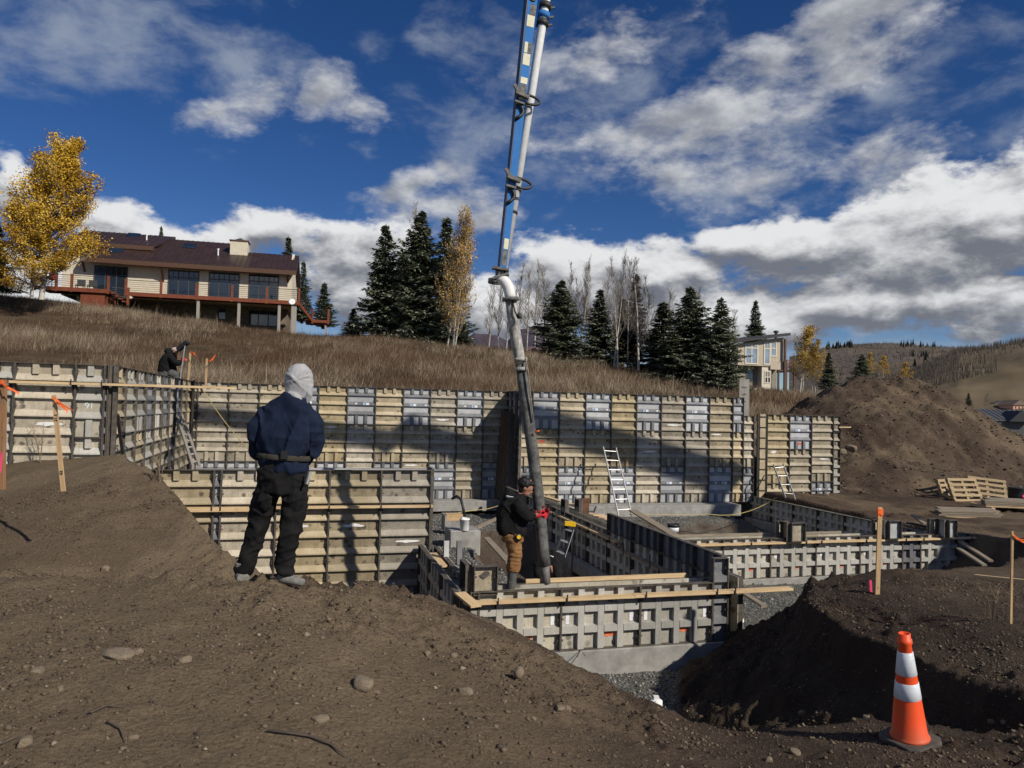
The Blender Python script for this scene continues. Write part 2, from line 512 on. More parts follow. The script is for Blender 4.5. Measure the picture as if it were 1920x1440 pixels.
class MB:
    def __init__(self):
        self.v, self.f, self.m, self.n = [], [], [], 0

    def add(self, verts, faces, mat=0):
        o = self.n
        self.v.extend([tuple(p) for p in verts])
        self.f.extend([tuple(i + o for i in f) for f in faces])
        self.m.extend([mat] * len(faces))
        self.n += len(verts)
        return self

    def box(self, a, b, mat=0):
        x0, y0, z0 = a
        x1, y1, z1 = b
        return self.add([(x0, y0, z0), (x1, y0, z0), (x1, y1, z0), (x0, y1, z0), (x0, y0, z1), (x1, y0, z1), (x1, y1, z1), (x0, y1, z1)],
                        [(0, 3, 2, 1), (4, 5, 6, 7), (0, 1, 5, 4), (1, 2, 6, 5), (2, 3, 7, 6), (3, 0, 4, 7)], mat)

    def prism(self, poly, axis, a, b, mat=0):
        """poly in the two other axes, extruded along axis from a to b"""
        def pt(p, t):
            q = list(p)
            q.insert(axis, t)
            return tuple(q)
        n = len(poly)
        v = [pt(p, a) for p in poly] + [pt(p, b) for p in poly]
        f = [tuple(range(n)), tuple(range(2 * n - 1, n - 1, -1))]
        f += [(i, n + i, n + (i + 1) % n, (i + 1) % n) for i in range(n)]
        return self.add(v, f, mat)

    def hexa(self, q0, q1, mat=0):
        """two quads (lists of four points) joined to a closed body"""
        return self.add(list(q0) + list(q1), [(3, 2, 1, 0), (4, 5, 6, 7), (0, 1, 5, 4), (1, 2, 6, 5), (2, 3, 7, 6), (3, 0, 4, 7)], mat)

    def bar(self, a, b, w, t, mat=0, up=(0, 0, 1)):
        a, b = Vector(a), Vector(b)
        d = (b - a).normalized()
        u = Vector(up)
        if abs(d.dot(u)) > 0.98:
            u = Vector((0, 1, 0))
        s = d.cross(u).normalized()
        u = s.cross(d)
        q = lambda c: [c - s * w / 2 - u * t / 2, c + s * w / 2 - u * t / 2, c + s * w / 2 + u * t / 2, c - s * w / 2 + u * t / 2]
        return self.hexa(q(a), q(b), mat)

    def tube(self, pts, rad, seg=10, mat=0, cap=True, squash=None):
        pts = [Vector(p) for p in pts]
        if not isinstance(rad, (list, tuple)):
            rad = [rad] * len(pts)
        ref = None
        base = self.n
        verts, faces = [], []
        for i, p in enumerate(pts):
            t = (pts[min(i + 1, len(pts) - 1)] - pts[max(i - 1, 0)]).normalized()
            if ref is None:
                ref = Vector((1, 0, 0)) if abs(t.x) < 0.9 else Vector((0, 1, 0))
            ref = (ref - t * ref.dot(t)).normalized()
            w = t.cross(ref)
            r = rad[i]
            ra, rb = (r, r) if not isinstance(r, tuple) else r
            for k in range(seg):
                an = 2 * math.pi * k / seg
                verts.append(p + ref * (ra * math.cos(an)) + w * (rb * math.sin(an)))
        for i in range(len(pts) - 1):
            for k in range(seg):
                a0, a1 = i * seg + k, i * seg + (k + 1) % seg
                faces.append((a0, a1, a1 + seg, a0 + seg))
        if cap:
            faces.append(tuple(range(seg - 1, -1, -1)))
            e = (len(pts) - 1) * seg
            faces.append(tuple(range(e, e + seg)))
        return self.add(verts, faces, mat)

    def lathe(self, prof, seg=20, mat=0, c=(0, 0, 0)):
        cx, cy, cz = c
        v, f = [], []
        for (r, z) in prof:
            for k in range(seg):
                an = 2 * math.pi * k / seg
                v.append((cx + r * math.cos(an), cy + r * math.sin(an), cz + z))
        for i in range(len(prof) - 1):
            for k in range(seg):
                a0, a1 = i * seg + k, i * seg + (k + 1) % seg
                f.append((a0, a1, a1 + seg, a0 + seg))
        f.append(tuple(range(seg - 1, -1, -1)))
        e = (len(prof) - 1) * seg
        f.append(tuple(range(e, e + seg)))
        return self.add(v, f, mat)

    def mesh(self, name, mats, smooth=False):
        me = bpy.data.meshes.new(name)
        me.from_pydata(self.v, [], self.f)
        for m in (mats if isinstance(mats, (list, tuple)) else [mats]):
            me.materials.append(m)
        if len(set(self.m)) > 1 or (self.m and self.m[0]):
            me.polygons.foreach_set('material_index', self.m)
        if smooth:
            me.polygons.foreach_set('use_smooth', [True] * len(me.polygons))
        me.update()
        return me

    def build(self, name, mats, parent=None, smooth=False, world=False):
        """world=True: the points are world points although the parent stands elsewhere (unrotated parent)"""
        if world and parent is not None:
            o = parent.location
            self.v = [(p[0] - o.x, p[1] - o.y, p[2] - o.z) for p in self.v]
        return put(name, self.mesh(name, mats, smooth), parent)


def put(name, me, parent=None, loc=None, rot=None):
    o = bpy.data.objects.new(name, me)
    COL.objects.link(o)
    if parent is not None:
        o.parent = parent
    if loc is not None:
        o.location = loc
    if rot is not None:
        o.rotation_euler = rot
    return o


def tag(o, label, cat, group=None):
    o['kind'] = 'thing'
    o['label'] = label
    o['category'] = cat
    if group:
        o['group'] = group
    return o


def thing(name, loc, label, cat, group=None, rz=0.0):
    o = bpy.data.objects.new(name, None)
    o.empty_display_size = 0.2
    COL.objects.link(o)
    o.location = loc
    o.rotation_euler = (0, 0, rz)
    return tag(o, label, cat, group)


def structure(o):
    o['kind'] = 'structure'
    return o


def stuff(o):
    o['kind'] = 'stuff'
    return o


def fast_mesh(name, verts, tris, mat, smooth=False):
    """verts (n,3), faces (m,k) as arrays"""
    verts = np.ascontiguousarray(verts, np.float32)
    tris = np.ascontiguousarray(tris, np.int32)
    k = tris.shape[1]
    me = bpy.data.meshes.new(name)
    me.vertices.add(len(verts))
    me.vertices.foreach_set('co', verts.ravel())
    me.loops.add(tris.size)
    me.loops.foreach_set('vertex_index', tris.ravel())
    me.polygons.add(len(tris))
    me.polygons.foreach_set('loop_start', np.arange(0, tris.size, k, dtype=np.int32))
    me.polygons.foreach_set('loop_total', np.full(len(tris), k, np.int32))
    for m in (mat if isinstance(mat, (list, tuple)) else [mat]):
        me.materials.append(m)
    if smooth:
        me.polygons.foreach_set('use_smooth', np.ones(len(tris), bool))
    me.update(calc_edges=True)
    return me


def board(name, a, b, w, t, mat, parent=None, up=(0, 0, 1), local=False):
    """a stick of lumber from a to b: w wide (sideways), t thick (along up); own axes run along the grain"""
    a, b = Vector(a), Vector(b)
    d = b - a
    L = d.length
    x = d.normalized()
    u = Vector(up)
    if abs(x.dot(u)) > 0.98:
        u = Vector((0, -1, 0))
    y = u.cross(x).normalized()
    z = x.cross(y)
    me = MB().box((-L / 2, -w / 2, -t / 2), (L / 2, w / 2, t / 2)).mesh(name, mat)
    o = put(name, me, parent)
    mw = Matrix((x, y, z)).transposed().to_4x4()
    mw.translation = (a + b) / 2
    o.matrix_local = mw
    return o
# ------------------------------------------------------------------ plan of the site
ANG = R(15)
D = Vector((math.cos(ANG), math.sin(ANG), 0))       # along the foundation walls
N = Vector((-math.sin(ANG), math.cos(ANG), 0))      # away from the street
FL_Q, FT_Q, SW_Q, BR_Q, BL_Q = 10.2, 13.9, 14.72, 23.3, 24.8
TW_P, DW_P, RW_P, JOG_P, B_P = 2.2, 6.18, 15.1, 6.55, -3.5


def pq(p, q, z=0.0):
    v = D * p + N * q
    return Vector((v.x, v.y, z))


def pqt(p, q):
    v = pq(p, q)
    return (v.x, v.y)


FG_EDGE = [(-7.2, 13.3), (-5.75, 11.6), (-5.0, 11.0), (-4.38, 10.4), (-3.63, 9.6), (-3.35, 8.9), (-2.6, 7.3), (-1.9, 6.55), (-.64, 6.75), (.19, 6.5),
           (1.15, 5.8), (1.73, 5.45), (2.6, 5.45), (3.3, 5.4), (3.85, 5.35)]
PL_EDGE = [(3.85, 5.35), (4.3, 5.7), (4.17, 6.08), (3.9, 6.83), (3.75, 7.73), (3.70, 8.65), (3.95, 9.8), (4.3, 10.7), (5.0, 11.2), (6.5, 12.1), (9, 13.7),
           (10.6, 15.3), (11.8, 17.0), pqt(15.5, 15.0)]
RW_EDGE = [pqt(15.5, 15.0), pqt(15.5, 23.75)]
BK_EDGE = [pqt(15.5, 23.75), pqt(6.3, 23.75), pqt(6.2, 25.4), pqt(-3.9, 25.4), pqt(-3.9, 14.6), (-7.2, 13.3)]
PIT = FG_EDGE + PL_EDGE[1:] + RW_EDGE[1:] + BK_EDGE[1:-1]

TP = np.array([(-2.2, 6.1, -1.45), (-.64, 6.7, -1.72), (.19, 6.4, -1.98), (1.15, 5.7, -2.28), (1.73, 5.35, -2.30), (2.6, 4.9, -2.12), (2.6, 5.4, -2.2),
               (3.8, 5.3, -2.2), (-2.1, 3.0, -1.50), (0, 3.6, -1.75), (2.4, 4.5, -2.06), (0, 0, -1.55), (3, 1.5, -1.9), (-4, 4, -1.38), (-2.6, 7.2, -1.95),
               (-3.65, 9.6, -1.97), (-4.4, 10.4, -1.63), (-3.4, 8.3, -2.2), (-5, 8.4, -2.18), (-7.5, 8.4, -2.1), (-5.2, 9.6, -1.75), (-5.6, 10.6, -1.38), (-3.4, 7.4, -2.05), (-5, 7.4, -2.0), (-4.3, 6.3, -1.53), (-3.2, 6.2, -1.49), (-6, 6.3, -1.6), (-5.67, 11.5, -1.07), (-8, 13, -1.05), (-12, 13, -1.0), (-12, 5, -1.25), (-9, -3, -1.4),
               (4.3, 10.6, -2.36), (3.75, 8.65, -2.3), (4.7, 9.6, -2.27), (5.07, 7.6, -2.08), (3.9, 6.83, -2.24), (4.3, 5.9, -2.17), (7.2, 10.5, -2.27), (9.3, 14, -2.68), (12, 14, -2.62),
               (14, 18, -2.78), (12, 24, -2.9), (10, 6, -1.95), (8, 1, -1.95), (20, 24, -2.9), (22, 12, -2.6), (12, -4, -1.9), (5.2, 5.2, -2.0), (0, -6, -1.5),
               (-.2, 5.0, -1.72), (-3.0, 5.0, -1.42)])


def tps_fit(pts):
    n = len(pts)
    r2 = ((pts[:, None, :2] - pts[None, :, :2]) ** 2).sum(-1)
    K = np.where(r2 > 0, 0.5 * r2 * np.log(np.maximum(r2, 1e-12)), 0) + np.eye(n) * 0.02
    Pm = np.c_[np.ones(n), pts[:, :2]]
    A = np.block([[K, Pm], [Pm.T, np.zeros((3, 3))]])
    return np.linalg.solve(A, np.r_[pts[:, 2], np.zeros(3)])


TW = tps_fit(TP)


def tps(x, y):
    s = TW[-3] + TW[-2] * x + TW[-1] * y
    for (px_, py_, _), w in zip(TP, TW[:-3]):
        r2 = (x - px_) ** 2 + (y - py_) ** 2
        s = s + w * 0.5 * r2 * np.log(np.maximum(r2, 1e-12))
    return s


def inside(poly, x, y):
    c = np.zeros(np.shape(x), bool)
    n = len(poly)
    for i in range(n):
        (x0, y0), (x1, y1) = poly[i], poly[(i + 1) % n]
        if y0 == y1:
            continue
        c ^= ((y0 > y) != (y1 > y)) & (x < (x1 - x0) * (y - y0) / (y1 - y0) + x0)
    return c


def dist_line(line, x, y):
    d = np.full(np.shape(x), 1e9)
    for (x0, y0), (x1, y1) in zip(line[:-1], line[1:]):
        dx, dy = x1 - x0, y1 - y0
        t = np.clip(((x - x0) * dx + (y - y0) * dy) / (dx * dx + dy * dy), 0, 1)
        d = np.minimum(d, np.hypot(x - x0 - t * dx, y - y0 - t * dy))
    return d


def ridge_z(x):
    return np.interp(x, [-70, -36.6, -27.7, -18.1, -14, 1.8, 11, 19, 25, 31, 45, 70], [10.5, 8.1, 7.05, 5.85, 5.7, 4.65, 3.5, 2.4, 1.6, -2.2, -8.0, -12.0])


def hill_z(x, y, p):
    base = -0.2 + (-2.55) * sstep(14.5, 17.5, p)
    t = (y - 25) / 34.0
    s = np.where(t < 0.8, t, 0.8 + 0.2 * (1 - np.exp(-(t - 0.8) / 0.2)))
    s = np.clip(s, 0, None)
    z = base + (ridge_z(x) - base) * s
    z = np.where(y > 66, z - (y - 66) * 0.035, z)
    return z + 0.35 * fbm(x * 0.12, y * 0.12, 3, seed=5) * np.clip((y - 24) / 10, 0, 1)


def ground_z(x, y, fine=True):
    x = np.asarray(x, float)
    y = np.asarray(y, float)
    p = x * D.x + y * D.y
    q = x * N.x + y * N.y
    near = tps(np.clip(x, -14, 24), np.clip(y, -8, 26))
    hl = hill_z(x, y, p)
    wl = sstep(14.4, 15.6, q) * (1 - sstep(6.0, 15.0, p)) + sstep(24.0, 25.0, q) * sstep(6.0, 15.0, p) * (1 - sstep(15.0, 19.0, p)) + sstep(26, 36, y) * sstep(15.0, 19.0, p)
    wl = np.clip(np.where(p < 6, sstep(14.4, 15.6, q), wl), 0, 1)
    z = near * (1 - wl) + hl * wl
    # spoil heap beyond the far corner
    rx = np.clip(x, 18.0, 20.4)
    dd = np.hypot((x - rx) * np.where(x > 20.4, 1.16, np.where(x < 18, 0.86, 1)), (y - 38.2))
    heap = 2.25 - 0.60 * np.sqrt(dd * dd + 0.6) + 0.55 * fbm(x * 0.35, y * 0.35, 3, seed=21) + 0.24 * fbm(x * 1.9 + y * .5, y * 0.35, 4, 0.6, seed=23) + 0.10 * fbm(x * 4, y * 3, 3, 0.6, seed=24)
    d2 = np.hypot((x - 15.6) * 0.9, y - 31.2)
    heap2 = -1.25 - 0.5 * np.sqrt(d2 * d2 + 0.3) + 0.4 * fbm(x * 0.7, y * 0.7, 4, seed=29)
    hp = np.maximum(heap, heap2)
    pile = sstep(-0.05, 0.25, hp - z)
    z = np.maximum(z, hp)
    # the dig
    ins = inside(PIT, x, y)
    wob = 0.35 * fbm(x * 1.1, y * 1.1, 4, seed=3)
    dfg = np.maximum(dist_line(FG_EDGE, x, y) + wob * 0.4, 0)
    dpl = np.maximum(dist_line(PL_EDGE, x, y) + wob * 0.35, 0)
    drw = dist_line(RW_EDGE, x, y)
    dbk = dist_line(BK_EDGE, x, y)
    drop = np.minimum.reduce([(0.86 + 3.2 * sstep(9.6, 11.4, y)) * np.maximum(dfg - 0.18 * (1 - np.exp(-dfg / 0.35)), 0), 0.68 * dpl + 0.26 * sstep(0.0, 0.22, dpl), 6 * drw, 30 * dbk])
    fl = np.full(np.shape(x), -3.78)
    room1 = ((p > TW_P - 0.1) & (p < DW_P) & (q > FL_Q + 0.1)) | ((p > B_P) & (p < JOG_P) & (q > FT_Q + 0.2))
    fr = -2.72 - 0.068 * np.clip(q - 12, 0, 12)
    tr = sstep(3.15 + 0.5 * fbm(q * 0.8, p * 0.3, 3, seed=8), 3.95, p) * (1 - sstep(18.0, 19.6, q))
    fr = fr + (-3.95 - fr) * tr
    fl = np.where(room1, fr, fl)
    room2 = (p >= DW_P) & (p < RW_P + 0.1) & (q > SW_Q + 0.15)
    bank = sstep(20.9, 21.35, q + 0.5 * fbm(p * 0.9, q * 0.4, 4, seed=14)) * (1 - sstep(13.6, 14.3, p + 0.4 * fbm(q, p, 2, seed=4)))
    fl = np.where(room2, -3.86 + 0.42 * bank, fl)
    fl = fl + 0.05 * fbm(x * 1.5, y * 1.5, 3, seed=41)
    zin = np.maximum(z - drop, fl)
    gravel = np.where(ins, 1 - sstep(0.0, 0.10, (z - drop) - fl), 0)
    z = np.where(ins, zin, z)
    earth_bank = np.where(room2 & ins, bank * (1 - bank) * 4, 0)
    gravel = np.where(room1 & ins, np.where(tr > 0.06, 0.15, 1.0) * (1 - sstep(0.03, 0.2, (zin - fl))), gravel) * (1 - np.clip(earth_bank, 0, 1))
    grass = wl * (1 - pile) * np.where(ins, 0, 1) * np.where(y > 25.5, 1, 0)
    edge_soil = (1 - sstep(30, 36, y)) * sstep(13, 16.5, p)
    grass = grass * (1 - edge_soil)
    if fine:
        soil = (1 - gravel) * (1 - grass)
        amp = 0.2 + 0.8 * sstep(-0.12, 0.12, fbm(x * 0.55, y * 0.55, 3, seed=60))
        rough = 0.055 * fbm(x * 1.7, y * 1.7, 4, seed=51) + amp * (0.042 * fbm(x * 5.0, y * 5.0, 4, 0.62, seed=52) + 0.020 * fbm(x * 20, y * 20, 3, 0.65, seed=53))
        clod = np.maximum(fbm(x * 9, y * 9, 2, seed=54) - 0.16, 0) * 0.16 * amp
        steep = sstep(0.15, 0.9, drop * np.where(ins, 1, 0)) * np.where(dpl < 1.6, 1, 0)
        z = z + soil * (rough + clod) + steep * soil * 0.15 * fbm(x * 3.2, y * 3.2, 4, 0.6, seed=55) + (1 - soil) * 0.03 * fbm(x * 5, y * 5, 3, seed=56)
    return z, gravel, grass


def gz(x, y):
    return float(ground_z(np.array([x]), np.array([y]))[0][0])


# ------------------------------------------------------------------ ground sheet
def axis(parts):
    out = [parts[0][0]]
    for (a, b, st) in parts:
        n = max(1, int(round((b - a) / st)))
        out += list(np.linspace(a, b, n + 1)[1:])
    return np.array(out)


XS = axis([(-4000, -400, 600), (-400, -90, 40), (-90, -30, 1.6), (-30, -9, 0.4), (-9, -4.6, 0.09), (-4.6, 5.2, 0.034), (5.2, 13, 0.09), (13, 28, 0.17), (28, 32, 0.5), (32, 90, 1.6), (90, 400, 40), (400, 4000, 600)])
YS = axis([(-60, -4, 8), (-4, 2.2, 0.25), (2.2, 8.4, 0.034), (8.4, 12, 0.06), (12, 19, 0.12), (19, 28, 0.26), (28, 40, 0.17), (40, 70, 0.7), (70, 130, 2.5), (130, 500, 40), (500, 6000, 700)])
GX, GY = np.meshgrid(XS, YS)
ZZ, GRAVEL, GRASS = ground_z(GX, GY)
far = sstep(90, 260, np.hypot(GX, GY))
ZZ = ZZ * (1 - far) + (-14.0) * far
nx, ny = len(XS), len(YS)
idx = np.arange(nx * ny).reshape(ny, nx)
quads = np.stack([idx[:-1, :-1], idx[:-1, 1:], idx[1:, 1:], idx[1:, :-1]], -1).reshape(-1, 4)


def ground_material():
    m, nt, b = new_mat('site_ground', 0.95, 0.0, 0.12)
    v = coords(nt)
    at = lambda nm: (lambda n: (setattr(n, 'attribute_name', nm), n.outputs['Fac'])[1])(nt.nodes.new('ShaderNodeAttribute'))
    big = tnoise(nt, v, 0.42, 5, 0.6, 0.4)
    mid = tnoise(nt, v, 3.0, 6, 0.65, 0.2)
    sm = tnoise(nt, v, 38, 4, 0.7)
    soil = ramp(nt, big, [(0.30, (0.058, 0.039, 0.028)), (0.52, (0.092, 0.064, 0.045)), (0.72, (0.138, 0.101, 0.070))])
    soil = mixc(nt, ramp(nt, mid, [(0.35, 0.55), (0.55, 0.0)]), soil, (0.050, 0.037, 0.028))
    soil = mixc(nt, ramp(nt, mid, [(0.55, 0.0), (0.72, 0.5)]), soil, (0.165, 0.130, 0.093))
    dry = at('dry')
    soil = mixc(nt, math_n(nt, 'MULTIPLY', dry, 0.80), soil, (0.195, 0.147, 0.094))
    soil = mixc(nt, ramp(nt, sm, [(0.30, 0.6), (0.48, 0.0)]), soil, (0.035, 0.027, 0.021))
    soil = mixc(nt, ramp(nt, sm, [(0.60, 0.0), (0.74, 0.45)]), soil, (0.32, 0.27, 0.20))
    soil = mixc(nt, math_n(nt, 'MULTIPLY', at('dark_soil_shade'), 0.62), soil, (0.026, 0.019, 0.015))  # dark topsoil plus the mound face's shade, mixed into the soil colour
    gv = tvor(nt, v, 24)
    gcol = ramp(nt, tnoise(nt, v, 30, 3, 0.8), [(0.3, (0.085, 0.085, 0.078)), (0.5, (0.19, 0.19, 0.175)), (0.7, (0.33, 0.33, 0.31))])
    gcol = mixc(nt, ramp(nt, gv, [(0.30, 0.0), (0.62, 0.75)]), gcol, (0.035, 0.034, 0.03))
    gcol = mixc(nt, ramp(nt, tnoise(nt, v, 0.9, 4), [(0.45, 0.0), (0.65, 0.45)]), gcol, (0.17, 0.15, 0.12))
    grc = ramp(nt, tnoise(nt, v, 0.5, 5, 0.7), [(0.35, (0.062, 0.043, 0.027)), (0.6, (0.105, 0.075, 0.046))])
    c = mixc(nt, at('gravel'), soil, gcol)
    c = mixc(nt, at('grass'), c, grc)
    col_in(nt, b, c)
    h = math_n(nt, 'ADD', math_n(nt, 'MULTIPLY', tnoise(nt, v, 55, 6, 0.75), 0.5), math_n(nt, 'MULTIPLY', tvor(nt, v, 34), 0.4))
    b1 = bump(nt, b, h, 0.9, 0.035)
    bump(nt, b, tnoise(nt, v, 4.5, 8, 0.75), 0.55, 0.10, b1)
    return m


MAT['ground'] = ground_material()
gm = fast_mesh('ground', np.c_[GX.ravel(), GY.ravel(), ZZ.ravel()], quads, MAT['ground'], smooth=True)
DRY = np.clip(sstep(1.8, -1.6, GX + 0.9 * fbm(GX * 0.5, GY * 0.5, 4, seed=77) * 2) * (1 - sstep(5.9, 6.6, GY)) + 0.7 * sstep(-0.1, 0.25, fbm(GX * 0.6, GY * 0.6, 4, seed=78)) * (GY > 6.5), 0, 1)
slope_dry = sstep(0.9, 0.2, dist_line([(-3.9, 8.9), (-2.9, 7.3), (-2.5, 6.7)], GX, GY))
DRY = DRY + 0.55 * (GX < -2.6) * (GY > 6.5) * (GY < 13.5)
DRY = np.clip(DRY * np.where((GX > 3) & (GY < 14), 0.35, 1) + slope_dry, 0, 1)
DARK_SOIL_SHADE = sstep(1.1, 0.2, np.where(inside(PIT, GX, GY), dist_line(PL_EDGE[:9], GX, GY) - 1.2, dist_line(PL_EDGE[:9], GX, GY) * 0.6)) * (1 - GRAVEL)  # mask: darker mound topsoil, deepened to paint shade on the cut face
for nm, arr in (('dark_soil_shade', DARK_SOIL_SHADE), ('gravel', GRAVEL), ('grass', GRASS), ('dry', DRY)):
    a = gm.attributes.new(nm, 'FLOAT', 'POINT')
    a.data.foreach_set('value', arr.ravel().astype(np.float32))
ground = structure(put('ground', gm))


# ------------------------------------------------------------------ dry grass on the hillside
def grass_mesh(n, name):
    cand = RNG.random((int(n * 2.2), 2))
    yy = 25.6 + (cand[:, 0] ** 1.35) * 46
    xx = (cand[:, 1] * 2 - 1) * (yy * 0.74 + 2)
    z, gr, gs = ground_z(xx, yy, True)
    patch = fbm(xx * 0.22, yy * 0.22, 4, seed=91)
    keep = (gs > 0.5) & (RNG.random(len(xx)) < 0.75 + 1.3 * patch + 1.1 * fbm(xx * 0.9, yy * 0.9, 3, seed=96))
    xx, yy, z, patch = xx[keep][:n], yy[keep][:n], z[keep][:n], patch[keep][:n]
    k = len(xx)
    tall = RNG.random(k) ** 2.2
    h = (0.12 + 0.40 * tall) * (0.85 + 0.9 * np.clip(patch + 0.1, -0.2, 0.5)) * np.where(RNG.random(k) < 0.05, 1.9, 1)
    w = 0.005 + 0.009 * RNG.random(k) + 0.00008 * yy
    an = RNG.random(k) * 6.283
    lean = (0.1 + RNG.random(k) ** 1.2) * 0.95 * h
    la = RNG.random(k) * 6.283 * 0.8 - 1.6
    ox, oy = np.cos(an) * w, np.sin(an) * w * 0.5
    tx, ty = xx + np.cos(la) * lean, yy + np.sin(la) * lean
    v = np.empty((k, 3, 3))
    v[:, 0] = np.c_[xx - ox, yy - oy, z - 0.04]
    v[:, 1] = np.c_[xx + ox, yy + oy, z - 0.04]
    v[:, 2] = np.c_[tx, ty, z + h]
    me = fast_mesh(name, v.reshape(-1, 3), np.arange(k * 3).reshape(-1, 3), MAT['grass'])
    a = me.attributes.new('tone', 'FLOAT', 'POINT')
    tone = np.clip(RNG.random(k) ** 2.1 + patch * 0.8 + 0.5 * fbm(xx * 1.2, yy * 1.2, 3, seed=95), 0, 1)
    a.data.foreach_set('value', np.repeat(tone, 3).astype(np.float32))
    return me


def grass_material():
    m, nt, b = new_mat('dry_grass_blades', 0.9, 0.0, 0.1)
    n = nt.nodes.new('ShaderNodeAttribute')
    n.attribute_name = 'tone'
    c = ramp(nt, n.outputs['Fac'], [(0.0, (0.060, 0.040, 0.026)), (0.45, (0.148, 0.108, 0.073)), (0.8, (0.245, 0.188, 0.127)), (1.0, (0.45, 0.37, 0.265))])
    v = coords(nt)
    c = mixc(nt, ramp(nt, tnoise(nt, v, 0.16, 3), [(0.42, 0.0), (0.62, 0.55)]), c, (0.105, 0.058, 0.034))
    col_in(nt, b, c)
    return m


MAT['grass'] = grass_material()
GRASS_N = 620000
stuff(put('dry_grass', grass_mesh(GRASS_N, 'dry_grass')))['label'] = 'tall dry brown grass covering the hillside'


# ------------------------------------------------------------------ stones and gravel
ICO = np.array([(0, 0, 1), (.894, 0, .447), (.276, .851, .447), (-.724, .526, .447), (-.724, -.526, .447), (.276, -.851, .447),
                (.724, .526, -.447), (-.276, .851, -.447), (-.894, 0, -.447), (-.276, -.851, -.447), (.724, -.526, -.447), (0, 0, -1)])
ICF = np.array([(0, 1, 2), (0, 2, 3), (0, 3, 4), (0, 4, 5), (0, 5, 1), (1, 6, 2), (2, 7, 3), (3, 8, 4), (4, 9, 5), (5, 10, 1),
                (6, 7, 2), (7, 8, 3), (8, 9, 4), (9, 10, 5), (10, 6, 1), (11, 7, 6), (11, 8, 7), (11, 9, 8), (11, 10, 9), (11, 6, 10)])
OCT = np.array([(1, 0, 0), (0, 1, 0), (-1, 0, 0), (0, -1, 0), (0, 0, 1), (0, 0, -1)], float)
OCF = np.array([(0, 1, 4), (1, 2, 4), (2, 3, 4), (3, 0, 4), (1, 0, 5), (2, 1, 5), (3, 2, 5), (0, 3, 5)])


def scatter(name, x, y, z, s, mat, base=OCT, face=OCF, flat_=0.65):
    k = len(x)
    a = RNG.random(k) * 6.283
    ca, sa = np.cos(a), np.sin(a)
    sc = s[:, None] * (0.6 + 0.8 * RNG.random((k, 3)))
    sc[:, 2] *= flat_
    loc = base[None] * sc[:, None] * (0.75 + 0.5 * RNG.random((k, len(base), 1)))
    vx = loc[..., 0] * ca[:, None] - loc[..., 1] * sa[:, None] + x[:, None]
    vy = loc[..., 0] * sa[:, None] + loc[..., 1] * ca[:, None] + y[:, None]
    vz = loc[..., 2] + z[:, None]
    fa = (face[None] + (np.arange(k) * len(base))[:, None, None]).reshape(-1, 3)
    me = fast_mesh(name, np.stack([vx, vy, vz], -1).reshape(-1, 3), fa, mat)
    at = me.attributes.new('tone', 'FLOAT', 'POINT')
    at.data.foreach_set('value', np.repeat(RNG.random(k), len(base)).astype(np.float32))
    return me


def stone_material(name, stops):
    m, nt, b = new_mat(name, 0.92, 0.0, 0.15)
    n = nt.nodes.new('ShaderNodeAttribute')
    n.attribute_name = 'tone'
    c = ramp(nt, n.outputs['Fac'], stops)
    g = tnoise(nt, coords(nt), 60, 3, 0.7)
    col_in(nt, b, mixc(nt, ramp(nt, g, [(0.4, 0.4), (0.6, 0.0)]), c, (0.06, 0.05, 0.04)))
    bump(nt, b, g, 0.5, 0.006)
    return m


MAT['pebble'] = stone_material('soil_clods', [(0.0, (0.055, 0.040, 0.030)), (0.80, (0.150, 0.112, 0.076)), (0.98, (0.20, 0.155, 0.108)), (1.0, (0.34, 0.28, 0.21))])
MAT['gravel'] = stone_material('crushed_gravel', [(0.0, (0.07, 0.07, 0.066)), (0.6, (0.19, 0.19, 0.178)), (1.0, (0.42, 0.42, 0.40))])
k = 90000
yy = 2.4 + 8.6 * RNG.random(k) ** 1.25
xx = (RNG.random(k) * 2 - 1) * (yy * 0.74 + 0.4)
clump = fbm(xx * 1.6, yy * 1.6, 4, seed=101)
zz, gr, gs = ground_z(xx, yy)
sel = (gr < 0.3) & (RNG.random(k) < 0.25 + 2.2 * np.clip(clump, 0, 1))
xx, yy, zz = xx[sel], yy[sel], zz[sel]
ss = 0.003 + 0.015 * RNG.random(len(xx)) ** 6 + 0.0007 * yy
stuff(put('soil_clods', scatter('soil_clods', xx, yy, zz + ss * 0.15, ss, MAT['pebble'])))['label'] = 'loose clods and small stones in the dirt'

k = 60000
xx = -8 + 23 * RNG.random(k)
yy = 6.5 + 18.5 * RNG.random(k) ** 1.4
zz, gr, gs = ground_z(xx, yy)
sel = (gr > 0.6)
xx, yy, zz = xx[sel], yy[sel], zz[sel]
ss = 0.011 + 0.016 * RNG.random(len(xx))
stuff(put('gravel', scatter('gravel', xx, yy, zz + ss * 0.3, ss, MAT['gravel'], flat_=0.8)))['label'] = 'crushed grey gravel on the floor of the dig'


